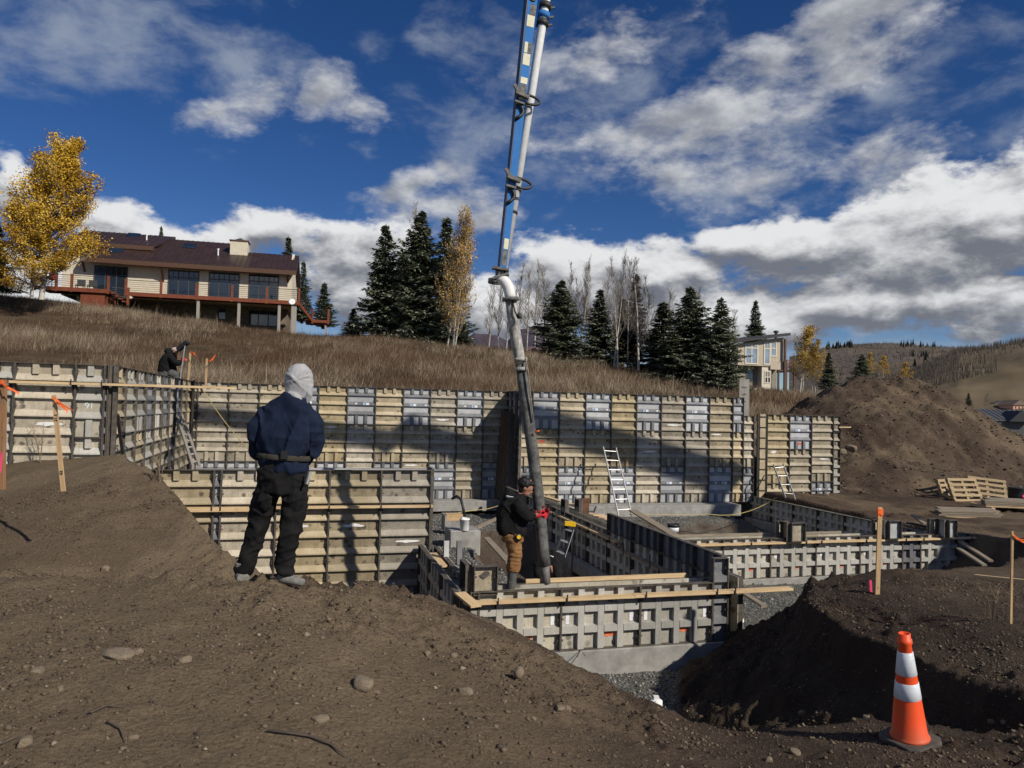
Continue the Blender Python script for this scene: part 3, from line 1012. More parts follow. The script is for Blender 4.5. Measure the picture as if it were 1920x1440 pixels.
def rock_mesh(seed):
    r = np.random.default_rng(seed)
    v, f = ICO.copy(), ICF.copy()
    for _ in range(2):
        mid, nv, nf = {}, list(map(tuple, v)), []
        def mp(i, j):
            key = (min(i, j), max(i, j))
            if key not in mid:
                q = (np.array(nv[i]) + np.array(nv[j])) / 2
                nv.append(tuple(q / np.linalg.norm(q)))
                mid[key] = len(nv) - 1
            return mid[key]
        for (i, j, l) in f:
            a, b_, c_ = mp(i, j), mp(j, l), mp(l, i)
            nf += [(i, a, c_), (j, b_, a), (l, c_, b_), (a, b_, c_)]
        v, f = np.array(nv), np.array(nf)
    for _ in range(9):
        nrm_ = r.normal(size=3)
        nrm_ /= np.linalg.norm(nrm_)
        t = 0.55 + 0.35 * r.random()
        dd_ = v @ nrm_ - t
        v = v - np.maximum(dd_, 0)[:, None] * nrm_ * 0.9
    v = v * (1 + 0.10 * vnoise(v[:, 0] * 4 + seed, v[:, 1] * 4, v[:, 2] * 4, seed))[:, None]
    me = fast_mesh('rock', v, f, MAT['rock'])
    return me


MAT['rock'] = simple('field_stone', (0.13, 0.10, 0.07), (0.27, 0.215, 0.15), 5, 0.95, bmp=0.6, detail=8)
ROCKS = [rock_mesh(s) for s in range(6)]
# px, py, half width in px of the photograph (1920 wide), flatness
spots = [(212, 1234, 34, .45), (42, 1400, 17, .9), (596, 1352, 20, .5), (112, 1296, 9, .8), (252, 1228, 14, .7), (195, 1073, 13, .8), (345, 1242, 14, .9), (680, 1288, 28, .6),
         (975, 1265, 14, .9), (870, 1300, 18, .55), (850, 1232, 9, .8), (1000, 1352, 7, .9), (1050, 1332, 14, .6), (930, 1364, 5, .9), (945, 1318, 8, .6), (705, 1300, 7, .7), (1065, 1332, 9, .8),
         (1506, 1342, 10, .8), (1490, 1414, 13, .8), (1442, 1428, 9, .8), (1860, 1355, 8, .7), (1884, 1362, 7, .7), (1625, 1348, 8, .8), (800, 1230, 10, .8), (250, 1385, 12, .6), (68, 1262, 16, .5)]
ROCK_LABELS = ['broad flat slab in the dirt left of centre', 'upright stone at the bottom left corner', 'flat tan stone above the long dark root', 'small round stone low on the left', 'rounded stone at the right end of the flat slab', 'pale round stone at the foot of the left bank',
               'upright stone beside the row of broken slabs', 'large flat stone near the middle of the dirt slope', 'largest block-shaped stone on the dirt slope below the low wall', 'long stone left of the block-shaped one', 'small stone above the long one on the dirt slope', 'small pale stone near the bottom centre',
               'flat stone right of the bottom centre', 'tiny pale stone at the bottom centre', 'small flat pinkish stone on the dirt slope', 'small stone beside the large flat stone', 'stone touching the flat stone right of the bottom centre', 'stone at the brow left of the traffic cone', 'rough stone in the bottom right dirt left of the cone', 'stone at the bottom edge left of the cone',
               'stone right of the traffic cone, nearer the cone', 'stone right of the traffic cone, farther from it', 'stone just behind the traffic cone', 'small stone high on the dirt slope', 'flat stone near the short curved root', 'flat stone half buried at the left']
for i, (px, py, hw, fl_) in enumerate(spots):
    # walk the sight line to the ground
    r_ = ray(px, py)
    ts = np.linspace(2.2, 14, 1200)
    gzz = ground_z(r_.x / r_.y * ts, ts)[0]
    hit = np.argmax(r_.z / r_.y * ts < gzz)
    t_ = ts[hit]
    w_ = hw * t_ / F
    o = put('rock', ROCKS[i % 6], None, (r_.x / r_.y * t_, t_ + w_ * 0.3, gzz[hit] + w_ * fl_ * 0.08), (0, 0, i * 1.7))
    o.scale = (w_, w_ * 0.8, w_ * fl_)
    tag(o, ROCK_LABELS[i], 'rock', 'stones in the foreground dirt')
for i, (px, py, y_, hw, nm) in enumerate([(1595, 838, 29.5, 11, 'tan boulder at the foot of the spoil heap, larger of two'), (1578, 846, 28.8, 9, 'rounded boulder beside the end of the far form wall')]):
    c = P(px, py, y_)
    w_ = hw * y_ / F
    o = put('boulder', ROCKS[i], None, (c.x, c.y, c.z - w_ * 0.2), (0, 0, i))
    o.scale = (w_, w_, w_ * 0.85)
    tag(o, nm, 'boulder')


# ------------------------------------------------------------------ far hills
def hill_material(name, lo, hi, tree, tree_amt, sc):
    m, nt, b = new_mat(name, 0.95, 0.0, 0.05)
    v = coords(nt)
    c = ramp(nt, tnoise(nt, v, sc, 6, 0.65), [(0.35, lo), (0.65, hi)])
    msk = ramp(nt, tnoise(nt, v, sc * 0.8, 4, 0.6, 0.5), [(0.44, 0.0), (0.54, tree_amt)])
    st = tnoise(nt, coords(nt, (6, 1, 0.25)), sc * 9, 3, 0.8)
    c = mixc(nt, msk, c, ramp(nt, st, [(0.35, tuple(x * 0.55 for x in tree)), (0.65, tuple(x * 1.5 for x in tree))]))
    col_in(nt, b, c)
    return m


def far_hill(name, crest, y_crest, y_base, z_base, mat, rough_, seed):
    """crest: pixels of the skyline; the slope runs from the valley floor up to it"""
    px_ = np.linspace(crest[0][0], crest[-1][0], 160)
    py_ = np.interp(px_, [c[0] for c in crest], [c[1] for c in crest])
    rows = 46
    V = np.zeros((rows, 160, 3))
    for j in range(160):
        top = P(px_[j], py_[j], y_crest)
        for i in range(rows):
            t = i / (rows - 1)
            if t <= 0.75:
                s = t / 0.75
                y_ = y_base + (y_crest - y_base) * s
                z_ = z_base + (top.z - z_base) * (s ** 0.85)
            else:
                s = (t - 0.75) / 0.25
                y_ = y_crest + (y_crest - y_base) * s
                z_ = top.z - (top.z - z_base) * s * 0.7
            V[i, j] = (top.x / y_crest * y_, y_, z_)
    w = np.sin(np.pi * np.clip(np.linspace(0, 1, rows), 0, 0.75) / 0.75)[:, None]
    V[..., 2] += rough_ * w * fbm(V[..., 0] / (rough_ * 9), V[..., 1] / (rough_ * 9), 5, seed=seed)
    V[..., 2] += rough_ * 0.10 * fbm(V[..., 0] / (rough_ * 1.2), V[..., 1] / (rough_ * 1.2), 3, seed=seed + 3)
    ii = np.arange(rows * 160).reshape(rows, 160)
    qd = np.stack([ii[:-1, :-1], ii[:-1, 1:], ii[1:, 1:], ii[1:, :-1]], -1).reshape(-1, 4)
    structure(put(name, fast_mesh(name, V.reshape(-1, 3), qd, mat, True)))
    return V


MAT['hill_far'] = hill_material('far_hill', (0.085, 0.066, 0.052), (0.135, 0.108, 0.082), (0.105, 0.09, 0.078), 0.9, 0.006)
MAT['hill_near'] = hill_material('ski_hill', (0.115, 0.088, 0.055), (0.185, 0.145, 0.09), (0.11, 0.095, 0.082), 0.25, 0.012)
MAT['mountain'] = hill_material('purple_mountain', (0.075, 0.060, 0.075), (0.17, 0.105, 0.10), (0.05, 0.05, 0.07), 0.8, 0.0022)
V_far = far_hill('hill_range', [(1480, 668), (1540, 652), (1600, 645), (1660, 641), (1740, 648), (1800, 652), (1860, 650), (2200, 640), (2600, 660)], 1500, 500, -14, MAT['hill_far'], 26, 5)
V_near = far_hill('ski_hill', [(1600, 800), (1660, 742), (1700, 700), (1760, 672), (1800, 655), (1850, 650), (1920, 636), (2100, 600), (2700, 560)], 760, 260, -14, MAT['hill_near'], 12, 9)
far_hill('mountain', [(820, 690), (860, 640), (890, 624), (930, 628), (952, 640), (975, 618), (1005, 612), (1060, 640), (1120, 660), (1200, 700)], 3200, 1500, -14, MAT['mountain'], 55, 15)

# leafless woods on the far slopes: nobody could count these trunks
MAT['far_wood'] = simple('bare_wood', (0.15, 0.122, 0.095), (0.25, 0.21, 0.168), 0.3, 0.95)
MAT['far_fir'] = simple('far_fir', (0.016, 0.022, 0.018), (0.035, 0.042, 0.032), 0.3, 0.95)


def wood_on(V, name, n, mat, fn, hmin, hmax, wd, seed):
    r = np.random.default_rng(seed)
    rows, cols = V.shape[:2]
    i = r.integers(2, int(rows * 0.76), n * 4)
    j = r.integers(0, cols - 1, n * 4)
    base = V[i, j] + (V[i, j + 1] - V[i, j]) * r.random((n * 4, 1)) + (V[np.minimum(i + 1, rows - 1), j] - V[i, j]) * r.random((n * 4, 1))
    px_ = 960 + F * base[:, 0] / base[:, 1]
    py_ = 765 - F * base[:, 2] / base[:, 1] + 0.0244 * (px_ - 960)
    keep = fn(px_, py_, r.random(n * 4))
    base = base[keep][:n]
    k_ = len(base)
    h = hmin + (hmax - hmin) * r.random(k_)
    w = wd * (0.6 + 0.8 * r.random(k_))
    v = np.empty((k_, 6, 3))
    for q_, an in enumerate((0, 1.57)):
        v[:, q_ * 3] = base + np.c_[-w * math.cos(an), -w * math.sin(an), np.zeros(k_) - 1]
        v[:, q_ * 3 + 1] = base + np.c_[w * math.cos(an), w * math.sin(an), np.zeros(k_) - 1]
        v[:, q_ * 3 + 2] = base + np.c_[np.zeros(k_), np.zeros(k_), h]
    stuff(put(name, fast_mesh(name, v.reshape(-1, 3), np.arange(k_ * 6).reshape(-1, 3), mat)))['label'] = 'leafless aspen woods on the far slopes' if 'aspen' in name else 'dark firs along the far ridge'


wood_on(V_far, 'far_aspen_wood', 7000, MAT['far_wood'], lambda x, y, u: (x > 1500) & (x < 2100) & (y < 740) & (u < np.where(x > 1560, 1, .5)), 3, 6, 0.5, 3)
wood_on(V_near, 'near_aspen_wood', 2400, MAT['far_wood'], lambda x, y, u: (x > 1690) & (x < 2100) & (((y < 690 + (1880 - x) * 0.10) & (y < 652 + (1920 - x) * .42)) | ((x > 1720) & (x < 1870) & (y > 660) & (y < 730 - (x - 1740) * .25))), 4, 7, 0.40, 4)
wood_on(V_far, 'ridge_firs', 500, MAT['far_fir'], lambda x, y, u: ((x > 1545) & (x < 1600) & (y < 656)) | ((x > 1685) & (x < 1760) & (y < 652) & (u < .5)) | ((x > 1700) & (x < 1740) & (y > 668) & (y < 690)), 9, 15, 2.4, 6)

k = 16000
xx = 12 + 16 * RNG.random(k)
yy = 27.5 + 12 * RNG.random(k)
zz, gr, gs = ground_z(xx, yy)
sel = gs < 0.3
xx, yy, zz = xx[sel], yy[sel], zz[sel]
ss = 0.012 + 0.07 * RNG.random(len(xx)) ** 8
stuff(put('heap_clods', scatter('heap_clods', xx, yy, zz + ss * .2, ss, MAT['pebble'])))['label'] = 'clods and stones strewn over the spoil heap'
# ------------------------------------------------------------------ formwork panels
FT = 0.3048
_PANELS = {}


def wedge(mb, x0, x1, zb, depth=0.060, high=0.118, mat=1):
    mb.prism([(0.0, zb + high), (-0.010, zb + high * 0.9), (-depth, zb + 0.028), (-depth, zb + 0.006), (0.0, zb + 0.006)], 0, x0, x1, mat)


def panel_mesh(kind, w, h):
    key = (kind, round(w, 3), round(h, 3))
    if key in _PANELS:
        return _PANELS[key]
    mb = MB()
    rail = 0.013
    dp = 0.082
    mb.box((0.001, 0.0, 0.001), (w - 0.001, 0.012, h - 0.001), 0)
    mb.box((0, -dp, 0), (rail, 0.0, h), 2)
    mb.box((w - rail, -dp, 0), (w, 0.0, h), 2)
    mb.box((rail, -dp + 0.004, h - 0.012), (w - rail, -0.0005, h), 2)
    mb.box((rail, -dp + 0.004, 0), (w - rail, -0.0005, 0.010), 2)
    if kind in ('tan', 'grey', 'pale'):
        rows = max(1, int(round(h / FT)))
        rh = h / rows
        for r in range(rows):
            zb = r * rh
            if r > 0:
                wedge(mb, rail, w - rail, zb + 0.004)
            if r in (0, rows - 1) and h > 0.5:
                nrib = 3 if w > 0.7 else (2 if w > 0.3 else 1)
                lo = zb + (0.118 if r else 0.011)
                for c_ in range(1, nrib):
                    xc = w * c_ / nrib
                    mb.prism([(xc - 0.056, -0.0), (xc - 0.046, -0.058), (xc + 0.046, -0.058), (xc + 0.052, -0.0)], 2, lo, zb + rh - 0.013, 1)
            for (xa, xb) in ((rail, rail + 0.03), (w - rail - 0.03, w - rail)):
                zm = zb + rh * 0.62
                mb.box((xa, -0.052, zm - 0.016), (xb, -0.034, zm + 0.012), 2)
                mb.box((xa, -0.056, zm + 0.035), (xb - 0.01, -0.03, zm + 0.05), 2)
        mk = 'grid' if kind == 'pale' else kind
        mats = [MAT[mk + '_sheet'], MAT[mk + '_bar'], MAT['rail']]
    else:
        nc = max(1, int(round(w / 0.29)))
        rows = max(1, int(round(h / 0.29)))
        rh = h / rows
        for c_ in range(1, nc):
            xc = w * c_ / nc
            mb.prism([(xc - 0.052, 0.0), (xc - 0.046, -0.066), (xc + 0.046, -0.066), (xc + 0.052, 0.0)], 2, 0.011, h - 0.013, 1)
        for r in range(rows):
            zb = r * rh
            for c_ in range(nc):
                x0 = w * c_ / nc + (0.0525 if c_ else rail)
                x1 = w * (c_ + 1) / nc - (0.0525 if c_ < nc - 1 else rail)
                if r:
                    mb.prism([(0.0, zb + 0.056), (-0.030, zb + 0.046), (-0.070, zb + 0.040), (-0.070, zb - 0.050), (0.0, zb - 0.050)], 0, x0, x1, 1)
            for (xa, xb) in ((rail, rail + 0.03), (w - rail - 0.03, w - rail)):
                zm = zb + rh * 0.5
                mb.box((xa, -0.056, zm - 0.012), (xb, -0.036, zm + 0.012), 2)
        mats = [MAT['grid_sheet'], MAT['grid_bar'], MAT['rail']] if kind == 'grid' else [MAT['grey_bar'], MAT['grey_bar'], MAT['rail']]
    _PANELS[key] = mb.mesh('form_panel', mats)
    return _PANELS[key]


def form_wall(origin, ang, label, cols, group=None):
    """cols: list of (width, [(kind, height), ...] from the bottom up, base offset)"""
    t = thing('formwork_wall', origin, label, 'formwork', group, ang)
    x = 0.0
    panels = []
    for col in cols:
        w, stack = col[0], col[1]
        z = col[2] if len(col) > 2 else 0.0
        for (kind, h) in stack:
            if kind is not None:
                o = put('form_panel', panel_mesh(kind, w - 0.003, h - 0.002), t, (x, 0, z))
                panels.append((o, x, z, w, h, kind))
            z += h
        x += w
    return t, panels


def mark(parent, name, x, z, w, h, mat, y=-0.014, lumps=0):
    """thin patch of paint or a sticker on a panel; lumps > 0 gives it a ragged outline"""
    mb = MB()
    if lumps:
        pts = []
        for k_ in range(14):
            an = 2 * math.pi * k_ / 14
            rr = 1 + random.uniform(-0.35, 0.35)
            pts.append((x + w / 2 * math.cos(an) * rr, z + h / 2 * math.sin(an) * rr))
        mb.prism(pts, 1, y, y + 0.002, 0)
    else:
        mb.box((x - w / 2, y, z - h / 2), (x + w / 2, y + 0.003, z + h / 2))
    return mb.build(name, mat, parent)


def stickers(o, w, h):
    """maker's label on a newer panel: white tag with a blue field"""
    z = h * 0.5 + 0.06
    s = mark(o, 'sticker', w * (0.36 if random.random() < .6 else .66), z, 0.19, 0.075, MAT['white_sticker'], -0.066)
    mark(s, 'print', random.uniform(w * .33, w * .4) if False else s.data.vertices[0].co.x + 0.06, z, 0.07, 0.05, MAT['blue_sticker'], -0.0685)
    mark(o, 'tag', w * 0.82 if s.data.vertices[0].co.x < w * .5 else w * .3, z, 0.075, 0.045, MAT['white_sticker'], -0.066)


W3 = 3 * FT
TOP = 0.57                                    # top of the tall walls (camera height = 0)
B12 = TOP - 12 * FT
# far wall, nearer right-hand stretch
cols = [(0.40, [('grey', 4 * FT), ('tan', 8 * FT)])]
for i in range(8):
    cols.append((W3, [('tan', 8 * FT), ('grey', 4 * FT)] if i % 2 == 0 else [('grey', 4 * FT), ('tan', 8 * FT)]))
cols += [(0.42, [('tan', 8 * FT), ('grey', 4 * FT)]), (0.42, [('grey', 4 * FT), ('tan', 5.9 * FT)])]
o_ = pq(JOG_P, BR_Q, B12)
far_r, pan = form_wall(o_, ANG, 'tall far formwork wall right of the pump hose with an aluminium ladder leaning on it', cols)
random.seed(3)


def dress(pan):
    for (o, x, z, w, h, kind) in pan:
        if kind == 'grey' and w > 0.7:
            stickers(o, w, h)
        elif kind == 'tan' and w > 0.7:
            u = random.random()
            r_ = random.randint(2, 6)
            if u < 0.30:
                mark(o, 'paint_mark', w * random.uniform(.3, .7), r_ * FT + 0.19, random.uniform(.14, .22), 0.09, MAT['red_paint'] if random.random() < .6 else MAT['white_paint'], -0.006, 1)
            elif u < 0.62:
                mark(o, 'white_smear', w * random.uniform(.35, .65), r_ * FT + 0.20, random.uniform(.3, .5), 0.06, MAT['white_paint'], -0.006, 1)


dress(pan)
# far wall, left-hand stretch set back behind the jog
L_BL = JOG_P - B_P
n_bl = 11
cols = [(0.12, [('tan', 8 * FT), ('tan', 4 * FT)])]
wbl = (L_BL - 0.12) / n_bl
for i in range(n_bl):
    k_ = n_bl - 1 - i
    if i < 3:
        cols.append((wbl, [('grey', 4 * FT), ('tan', 8 * FT)]))
    else:
        cols.append((wbl, [('tan', 8 * FT), ('grey', 4 * FT)] if k_ % 2 == 1 else [('grey', 4 * FT), ('tan', 8 * FT)]))
far_l, pan = form_wall(pq(B_P, BL_Q, B12), ANG, 'tall far formwork wall behind the worker in the navy jacket', cols)
dress(pan)
# jog between the two, in shade
jog, pan = form_wall(pq(JOG_P - 0.004, BL_Q - 0.004, B12), ANG - math.pi / 2, 'narrow shaded return of the far formwork wall behind the pump hose', [(0.6, [('grid', 8 * FT), ('grey', 4 * FT)]), (0.5, [('tan', 8 * FT), ('grey', 4 * FT)]), (0.594, [('grid', 8 * FT), ('grey', 4 * FT)])])
for dx in (-0.05, 0.03):
    board('corner_post', (BL_Q - BR_Q + dx, -0.12, 0), (BL_Q - BR_Q + dx, -0.12, 12 * FT - 0.02), 0.05, 0.05, MAT['steel'], jog, up=(0, 1, 0))
# far wall, low right-hand end
zr = 0.0
cols = [(0.05, [(None, 1)]), (0.36, [('tan', 3.3 * FT), ('tan', 3.3 * FT), ('tan', 3.3 * FT)])]
far_end_cols = [(W3, [('tan', 2 * FT), ('tan', 8 * FT)]), (W3, [('tan', 6 * FT), ('grey', 4 * FT)]), (W3, [('grey', 2.2 * FT), ('tan', 7.8 * FT)]), (0.30, [('grid', 5 * FT), ('tan', 5 * FT)])]
far_e, pan = form_wall(pq(JOG_P + 9.05, BR_Q - 0.05, -10 * FT), ANG, 'lower end of the far formwork wall beside the spoil heap', far_end_cols)
dress(pan)
col_t = thing('form_column', pq(JOG_P + 8.62, BR_Q - 0.12, -10 * FT), 'narrow tan filler column with black rungs between two far form walls', 'formwork', None, ANG)
MB().box((0.03, 0, 0), (0.11, 0.05, 10 * FT), 0).build('side_rail', MAT['steel'], col_t)
MB().box((0.14, 0.01, 0), (0.36, 0.06, 10 * FT), 0).build('filler_board', MAT['tan_bar'], col_t)
MB().box((0.37, 0, 0), (0.41, 0.05, 10 * FT), 0).build('side_rail', MAT['steel'], col_t)
for k_ in range(8):
    MB().box((0.13, -0.02, 0.35 + k_ * 0.37), (0.37, 0.008, 0.38 + k_ * 0.37)).build('rung', MAT['steel'], col_t)
c = P(1399, 775, 26.0)
pb = thing('bulkhead_plank', (c.x + .12, c.y + 0.62, c.z - 1.2), 'grey plywood plank standing above the far form wall', 'plank', None, ANG)
MB().box((-0.20, 0, 0), (0.20, 0.03, 2.42)).build('sheet', MAT['panel_board'], pb)
for k_ in range(3):
    mark(pb, 'pencil_mark', -0.02, 1.62 + k_ * 0.25, 0.2, 0.07, MAT['rail'], -0.003, 1)

# left tall wall and its return
C3 = pq(B_P, BL_Q, B12)
C4 = Vector((-6.95, 12.9, B12))
cols = [(0.9, [('tan', 8 * FT), ('tan', 4 * FT)]), (W3, [('tan', 12 * FT)]), (W3, [('tan', 8 * FT), ('tan', 4 * FT)]), (0.30, [('tan', 8 * FT), ('tan', 4 * FT)]), (0.245, [('pale', 9.2 * FT), ('pale', 2.8 * FT)]),
        (W3, [('tan', 12 * FT)]), (0.45, [('pale', 7.9 * FT), ('pale', 4.1 * FT)]), (0.06, [('dark', 12 * FT)])]
tot = sum(c_[0] for c_ in cols)
left_a, panA = form_wall(C4 - D * tot, ANG, 'tall formwork wall at left edge behind the two flagged stakes', cols)
for (o, x, z, w, h, kind) in panA:
    if abs(w - W3) < .01 and h > 3 and x > 3:
        mark(o, 'white_smear', w * .58, 8.62 * FT, 0.40, 0.07, MAT['white_paint'], -0.006, 1)
    if (kind == 'pale' and w > .3 and h < 2) or (abs(w - 0.245) < .01 and h > 2.5):
        kind = 'grey' if h < 2 else kind
        tm = text_mesh('stencil_number', '91' if kind == 'grey' and w > .3 else '11', 0.15, MAT['white_sticker'])
        put('stencil_number', tm, o, (w * .5 - 0.09, -0.008, (1.6 if kind == 'grey' else 1.0) * FT + (0 if kind == 'grey' else 7 * FT)), (R(90), 0, 0))
dirB = C3 - C4
lb = math.hypot(dirB.x, dirB.y)
angB = math.atan2(dirB.y, dirB.x)
nb = 11
stacks = [[('tan', 8 * FT), ('tan', 4 * FT)], [('pale', 12 * FT)], [('tan', 8 * FT), ('pale', 4 * FT)], [('pale', 8 * FT), ('grey', 4 * FT)], [('tan', 8 * FT), ('pale', 4 * FT)], [('tan', 8 * FT), ('grey', 4 * FT)],
          [('tan', 8 * FT), ('tan', 4 * FT)], [('tan', 8 * FT), ('grey', 4 * FT)], [('tan', 12 * FT)], [('tan', 8 * FT), ('tan', 4 * FT)], [('tan', 12 * FT)]]
left_b, panB = form_wall(Vector((C4.x, C4.y, B12)), angB, 'receding formwork wall left of the worker in the navy jacket', [((lb - 0.02) / nb, stacks[i]) for i in range(nb)])
board('corner_post', (-0.01, -0.10, 0.4), (-0.01, -0.10, 12 * FT + 0.02), 0.07, 0.07, MAT['rail'], left_b, up=(0, 1, 0))
board('corner_post', (lb - 1.1, -0.12, 0.4), (lb - 1.1, -0.12, 12 * FT + 0.02), 0.06, 0.06, MAT['steel'], left_b, up=(0, 1, 0))
board('brace', (0.05, -0.13, 9.2 * FT), (1.0, -0.16, 4.5 * FT), 0.05, 0.05, MAT['steel'], left_b, up=(0, 1, 0))


def walers(parent, x0, x1, z, y, spots_, mat=None, th=0.040, wd=0.09, cuts=()):
    """a flat-laid board carried on steel brackets along a form wall (parent's own axes)"""
    xs = [x0] + list(cuts) + [x1]
    for a, b_ in zip(xs[:-1], xs[1:]):
        board('waler_board', (a + 0.002, y, z), (b_ - 0.002, y, z + random.uniform(-.004, .004)), wd, th, mat or MAT['lumber'], parent)
    for s in spots_:
        mb = MB()
        mb.box((s - 0.008, y - wd / 2 - 0.02, z - 0.035), (s + 0.008, y + wd / 2, z - 0.022), 0)
        mb.box((s - 0.008, y - wd / 2 - 0.02, z - 0.023), (s + 0.008, y - wd / 2 - 0.004, z + 0.07), 0)
        mb.prism([(y + 0.0, z - 0.030), (-0.03, z - 0.030), (-0.03, z - 0.13)], 0, s - 0.008, s + 0.008, 0)
        mb.build('bracket', MAT['steel'], parent)


zA = 0.235 - B12
walers(left_a, 0.0, tot + 2.08, zA, -0.125, [tot - 0.08, tot - 0.55, tot - 1.48, tot - 1.70, tot - 2.7], cuts=(tot - 3.2,))

# near tall wall (eight-foot panels)
FTB = -1.19 - 8 * FT
cols = [(0.62, [('tan', 8 * FT)]), (W3, [('tan', 8 * FT)]), (0.12, [('grey', 8 * FT)]), (W3, [('tan', 8 * FT)]), (W3, [('tan', 8 * FT)]), (W3, [('tan', 8 * FT)]), (W3, [('tan', 8 * FT)])]
LFT = sum(c_[0] for c_ in cols)
front_t, panF = form_wall(pq(TW_P - LFT, FT_Q, FTB), ANG, 'tan eight-foot formwork wall directly behind the worker in the navy jacket', cols)
for (o, x, z, w, h, kind) in panF:
    if w > .5:
        mark(o, 'white_smear', w * random.uniform(.3, .7), random.choice([3, 4]) * FT + 0.21, 0.36, 0.055, MAT['white_paint'], -0.006, 1)
walers(front_t, 0.3, LFT + 0.03, -1.845 - FTB, -0.125, [LFT - 0.02, LFT - W3, LFT - 2 * W3, LFT - 3 * W3, LFT - 4 * W3 + 0.01, LFT - 4 * W3 - 0.13], cuts=(LFT - 3.5 * W3,))
board('waler_board', (0.3, -0.128, -1.885 - FTB), (LFT - 3.3 * W3, -0.128, -1.885 - FTB), 0.09, 0.038, MAT['lumber'], front_t)
# its inner form, end bulkhead and fresh concrete between
inner_t, _ = form_wall(pq(TW_P, FT_Q + 0.30, FTB) + D * 0.0, ANG + math.pi, 'inner form of the tan near wall seen end on', [(W3, [('grey', 8 * FT)])] * 3)
e_ = thing('wall_end_form', pq(TW_P, FT_Q, FTB), 'open end of the near form wall with steel rails and plywood bulkhead', 'formwork', None, ANG)
MB().box((0.0, -0.07, 0.4), (0.05, -0.02, 8 * FT + 0.02)).build('end_rail', MAT['rail'], e_)
MB().box((0.0, 0.06, 0.6), (0.04, 0.10, 8 * FT + 0.04)).build('end_rail', MAT['rail'], e_)
MB().box((0.0, 0.305, 0.6), (0.05, 0.38, 8 * FT + 0.03)).build('end_rail', MAT['grey_bar'], e_)
MB().box((0.005, 0.105, 0.5), (0.03, 0.30, 1.52)).build('bulkhead', MAT['ply'], e_)
MB().box((-1.6, 0.02, 0.02), (-0.02, 0.28, 1.62)).build('concrete_fill', MAT['wet_concrete'], e_)
mb = MB()
mb.hexa([(0.0, 0.06, 8 * FT + .03), (0.0, 0.31, 8 * FT + .03), (0.0, 0.31, 8 * FT - .02), (0.0, 0.06, 8 * FT - .30)], [(0.03, 0.06, 8 * FT + .03), (0.03, 0.31, 8 * FT + .03), (0.03, 0.31, 8 * FT - .02), (0.03, 0.06, 8 * FT - .30)])
mb.build('gusset', MAT['rail'], e_)

# low walls: grid panels three cells high
LOWB, LOWT = -3.43, -2.545
HL = LOWT - LOWB
fl_len = DW_P - TW_P
cols = [(0.12, [('grid', HL)]), (1.20, [('grid', HL)]), (1.22, [('grid', HL)]), (1.18, [('grid', HL)]), (fl_len - 0.12 - 1.20 - 1.22 - 1.18, [('dark', HL + 0.36)])]
front_l, panL = form_wall(pq(TW_P, FL_Q, LOWB), ANG, 'low pale grid formwork wall in front of the hose worker', cols)
for (o, x, z, w, h, kind) in panL:
    if kind == 'grid' and w > 1:
        for xx_ in (0.11 * w / 1.2, w - 0.10):
            mark(o, 'paper_tag', xx_ + random.uniform(-.02, .02), 0.44, 0.055, 0.16, MAT['white_sticker'], -0.005)
        mark(o, 'orange_mark', w * (3 - .5) / 4 if x > 0.2 else w * .6, 0.19, 0.15, 0.07, MAT['orange_paint'], -0.005, 1)
        put('painted_letter', text_mesh('painted_letter', 'U', 0.09, MAT['black']), o, (w * .66, -0.006, 0.035), (R(90), 0, 0))
zF = -2.675 - LOWB
walers(front_l, -0.10, fl_len + 1.05, zF, -0.125, [0.03, 0.36, 1.36, 2.57, 3.72, 4.02], cuts=(2.4, 4.0), wd=0.13)
board('waler_board', (0.9, 0.33, HL + 0.01), (fl_len - 0.5, 0.33, HL + 0.015), 0.04, 0.09, MAT['lumber'], front_l)
front_li, _ = form_wall(pq(DW_P, FL_Q + 0.26, LOWB), ANG + math.pi, 'inner form of the low front wall behind the hose tip', [(1.3, [('grid', HL)])] * 3)
t_ = MB().box((0, 0, 0), (fl_len - 0.02, 0.23, HL - 0.07)).build('poured_concrete', MAT['wet_concrete'])
t_.location = pq(TW_P + 0.01, FL_Q + 0.014, LOWB)
t_.rotation_euler.z = ANG
tag(t_, 'wet concrete poured into the low front form', 'concrete')
cb = thing('corner_form', pq(TW_P + 0.02, FL_Q + 0.02, LOWT - 0.03), 'short upright form box at the front corner beside the rubber boots', 'formwork', None, ANG)
put('form_panel', panel_mesh('tan', 0.34, 0.40), cb, (0.02, -0.02, -0.02))
put('form_panel', panel_mesh('grid', 0.42, 0.40), cb, (0.0, 0.42, -0.02), (0, 0, -math.pi / 2))
MB().box((0.0, -0.05, -0.1), (0.016, 0.02, 0.42)).build('corner_post', MAT['rail'], cb)
mark(cb, 'paint_scribble', 0.19, 0.25, 0.13, 0.10, MAT['rail'], -0.036, 1)
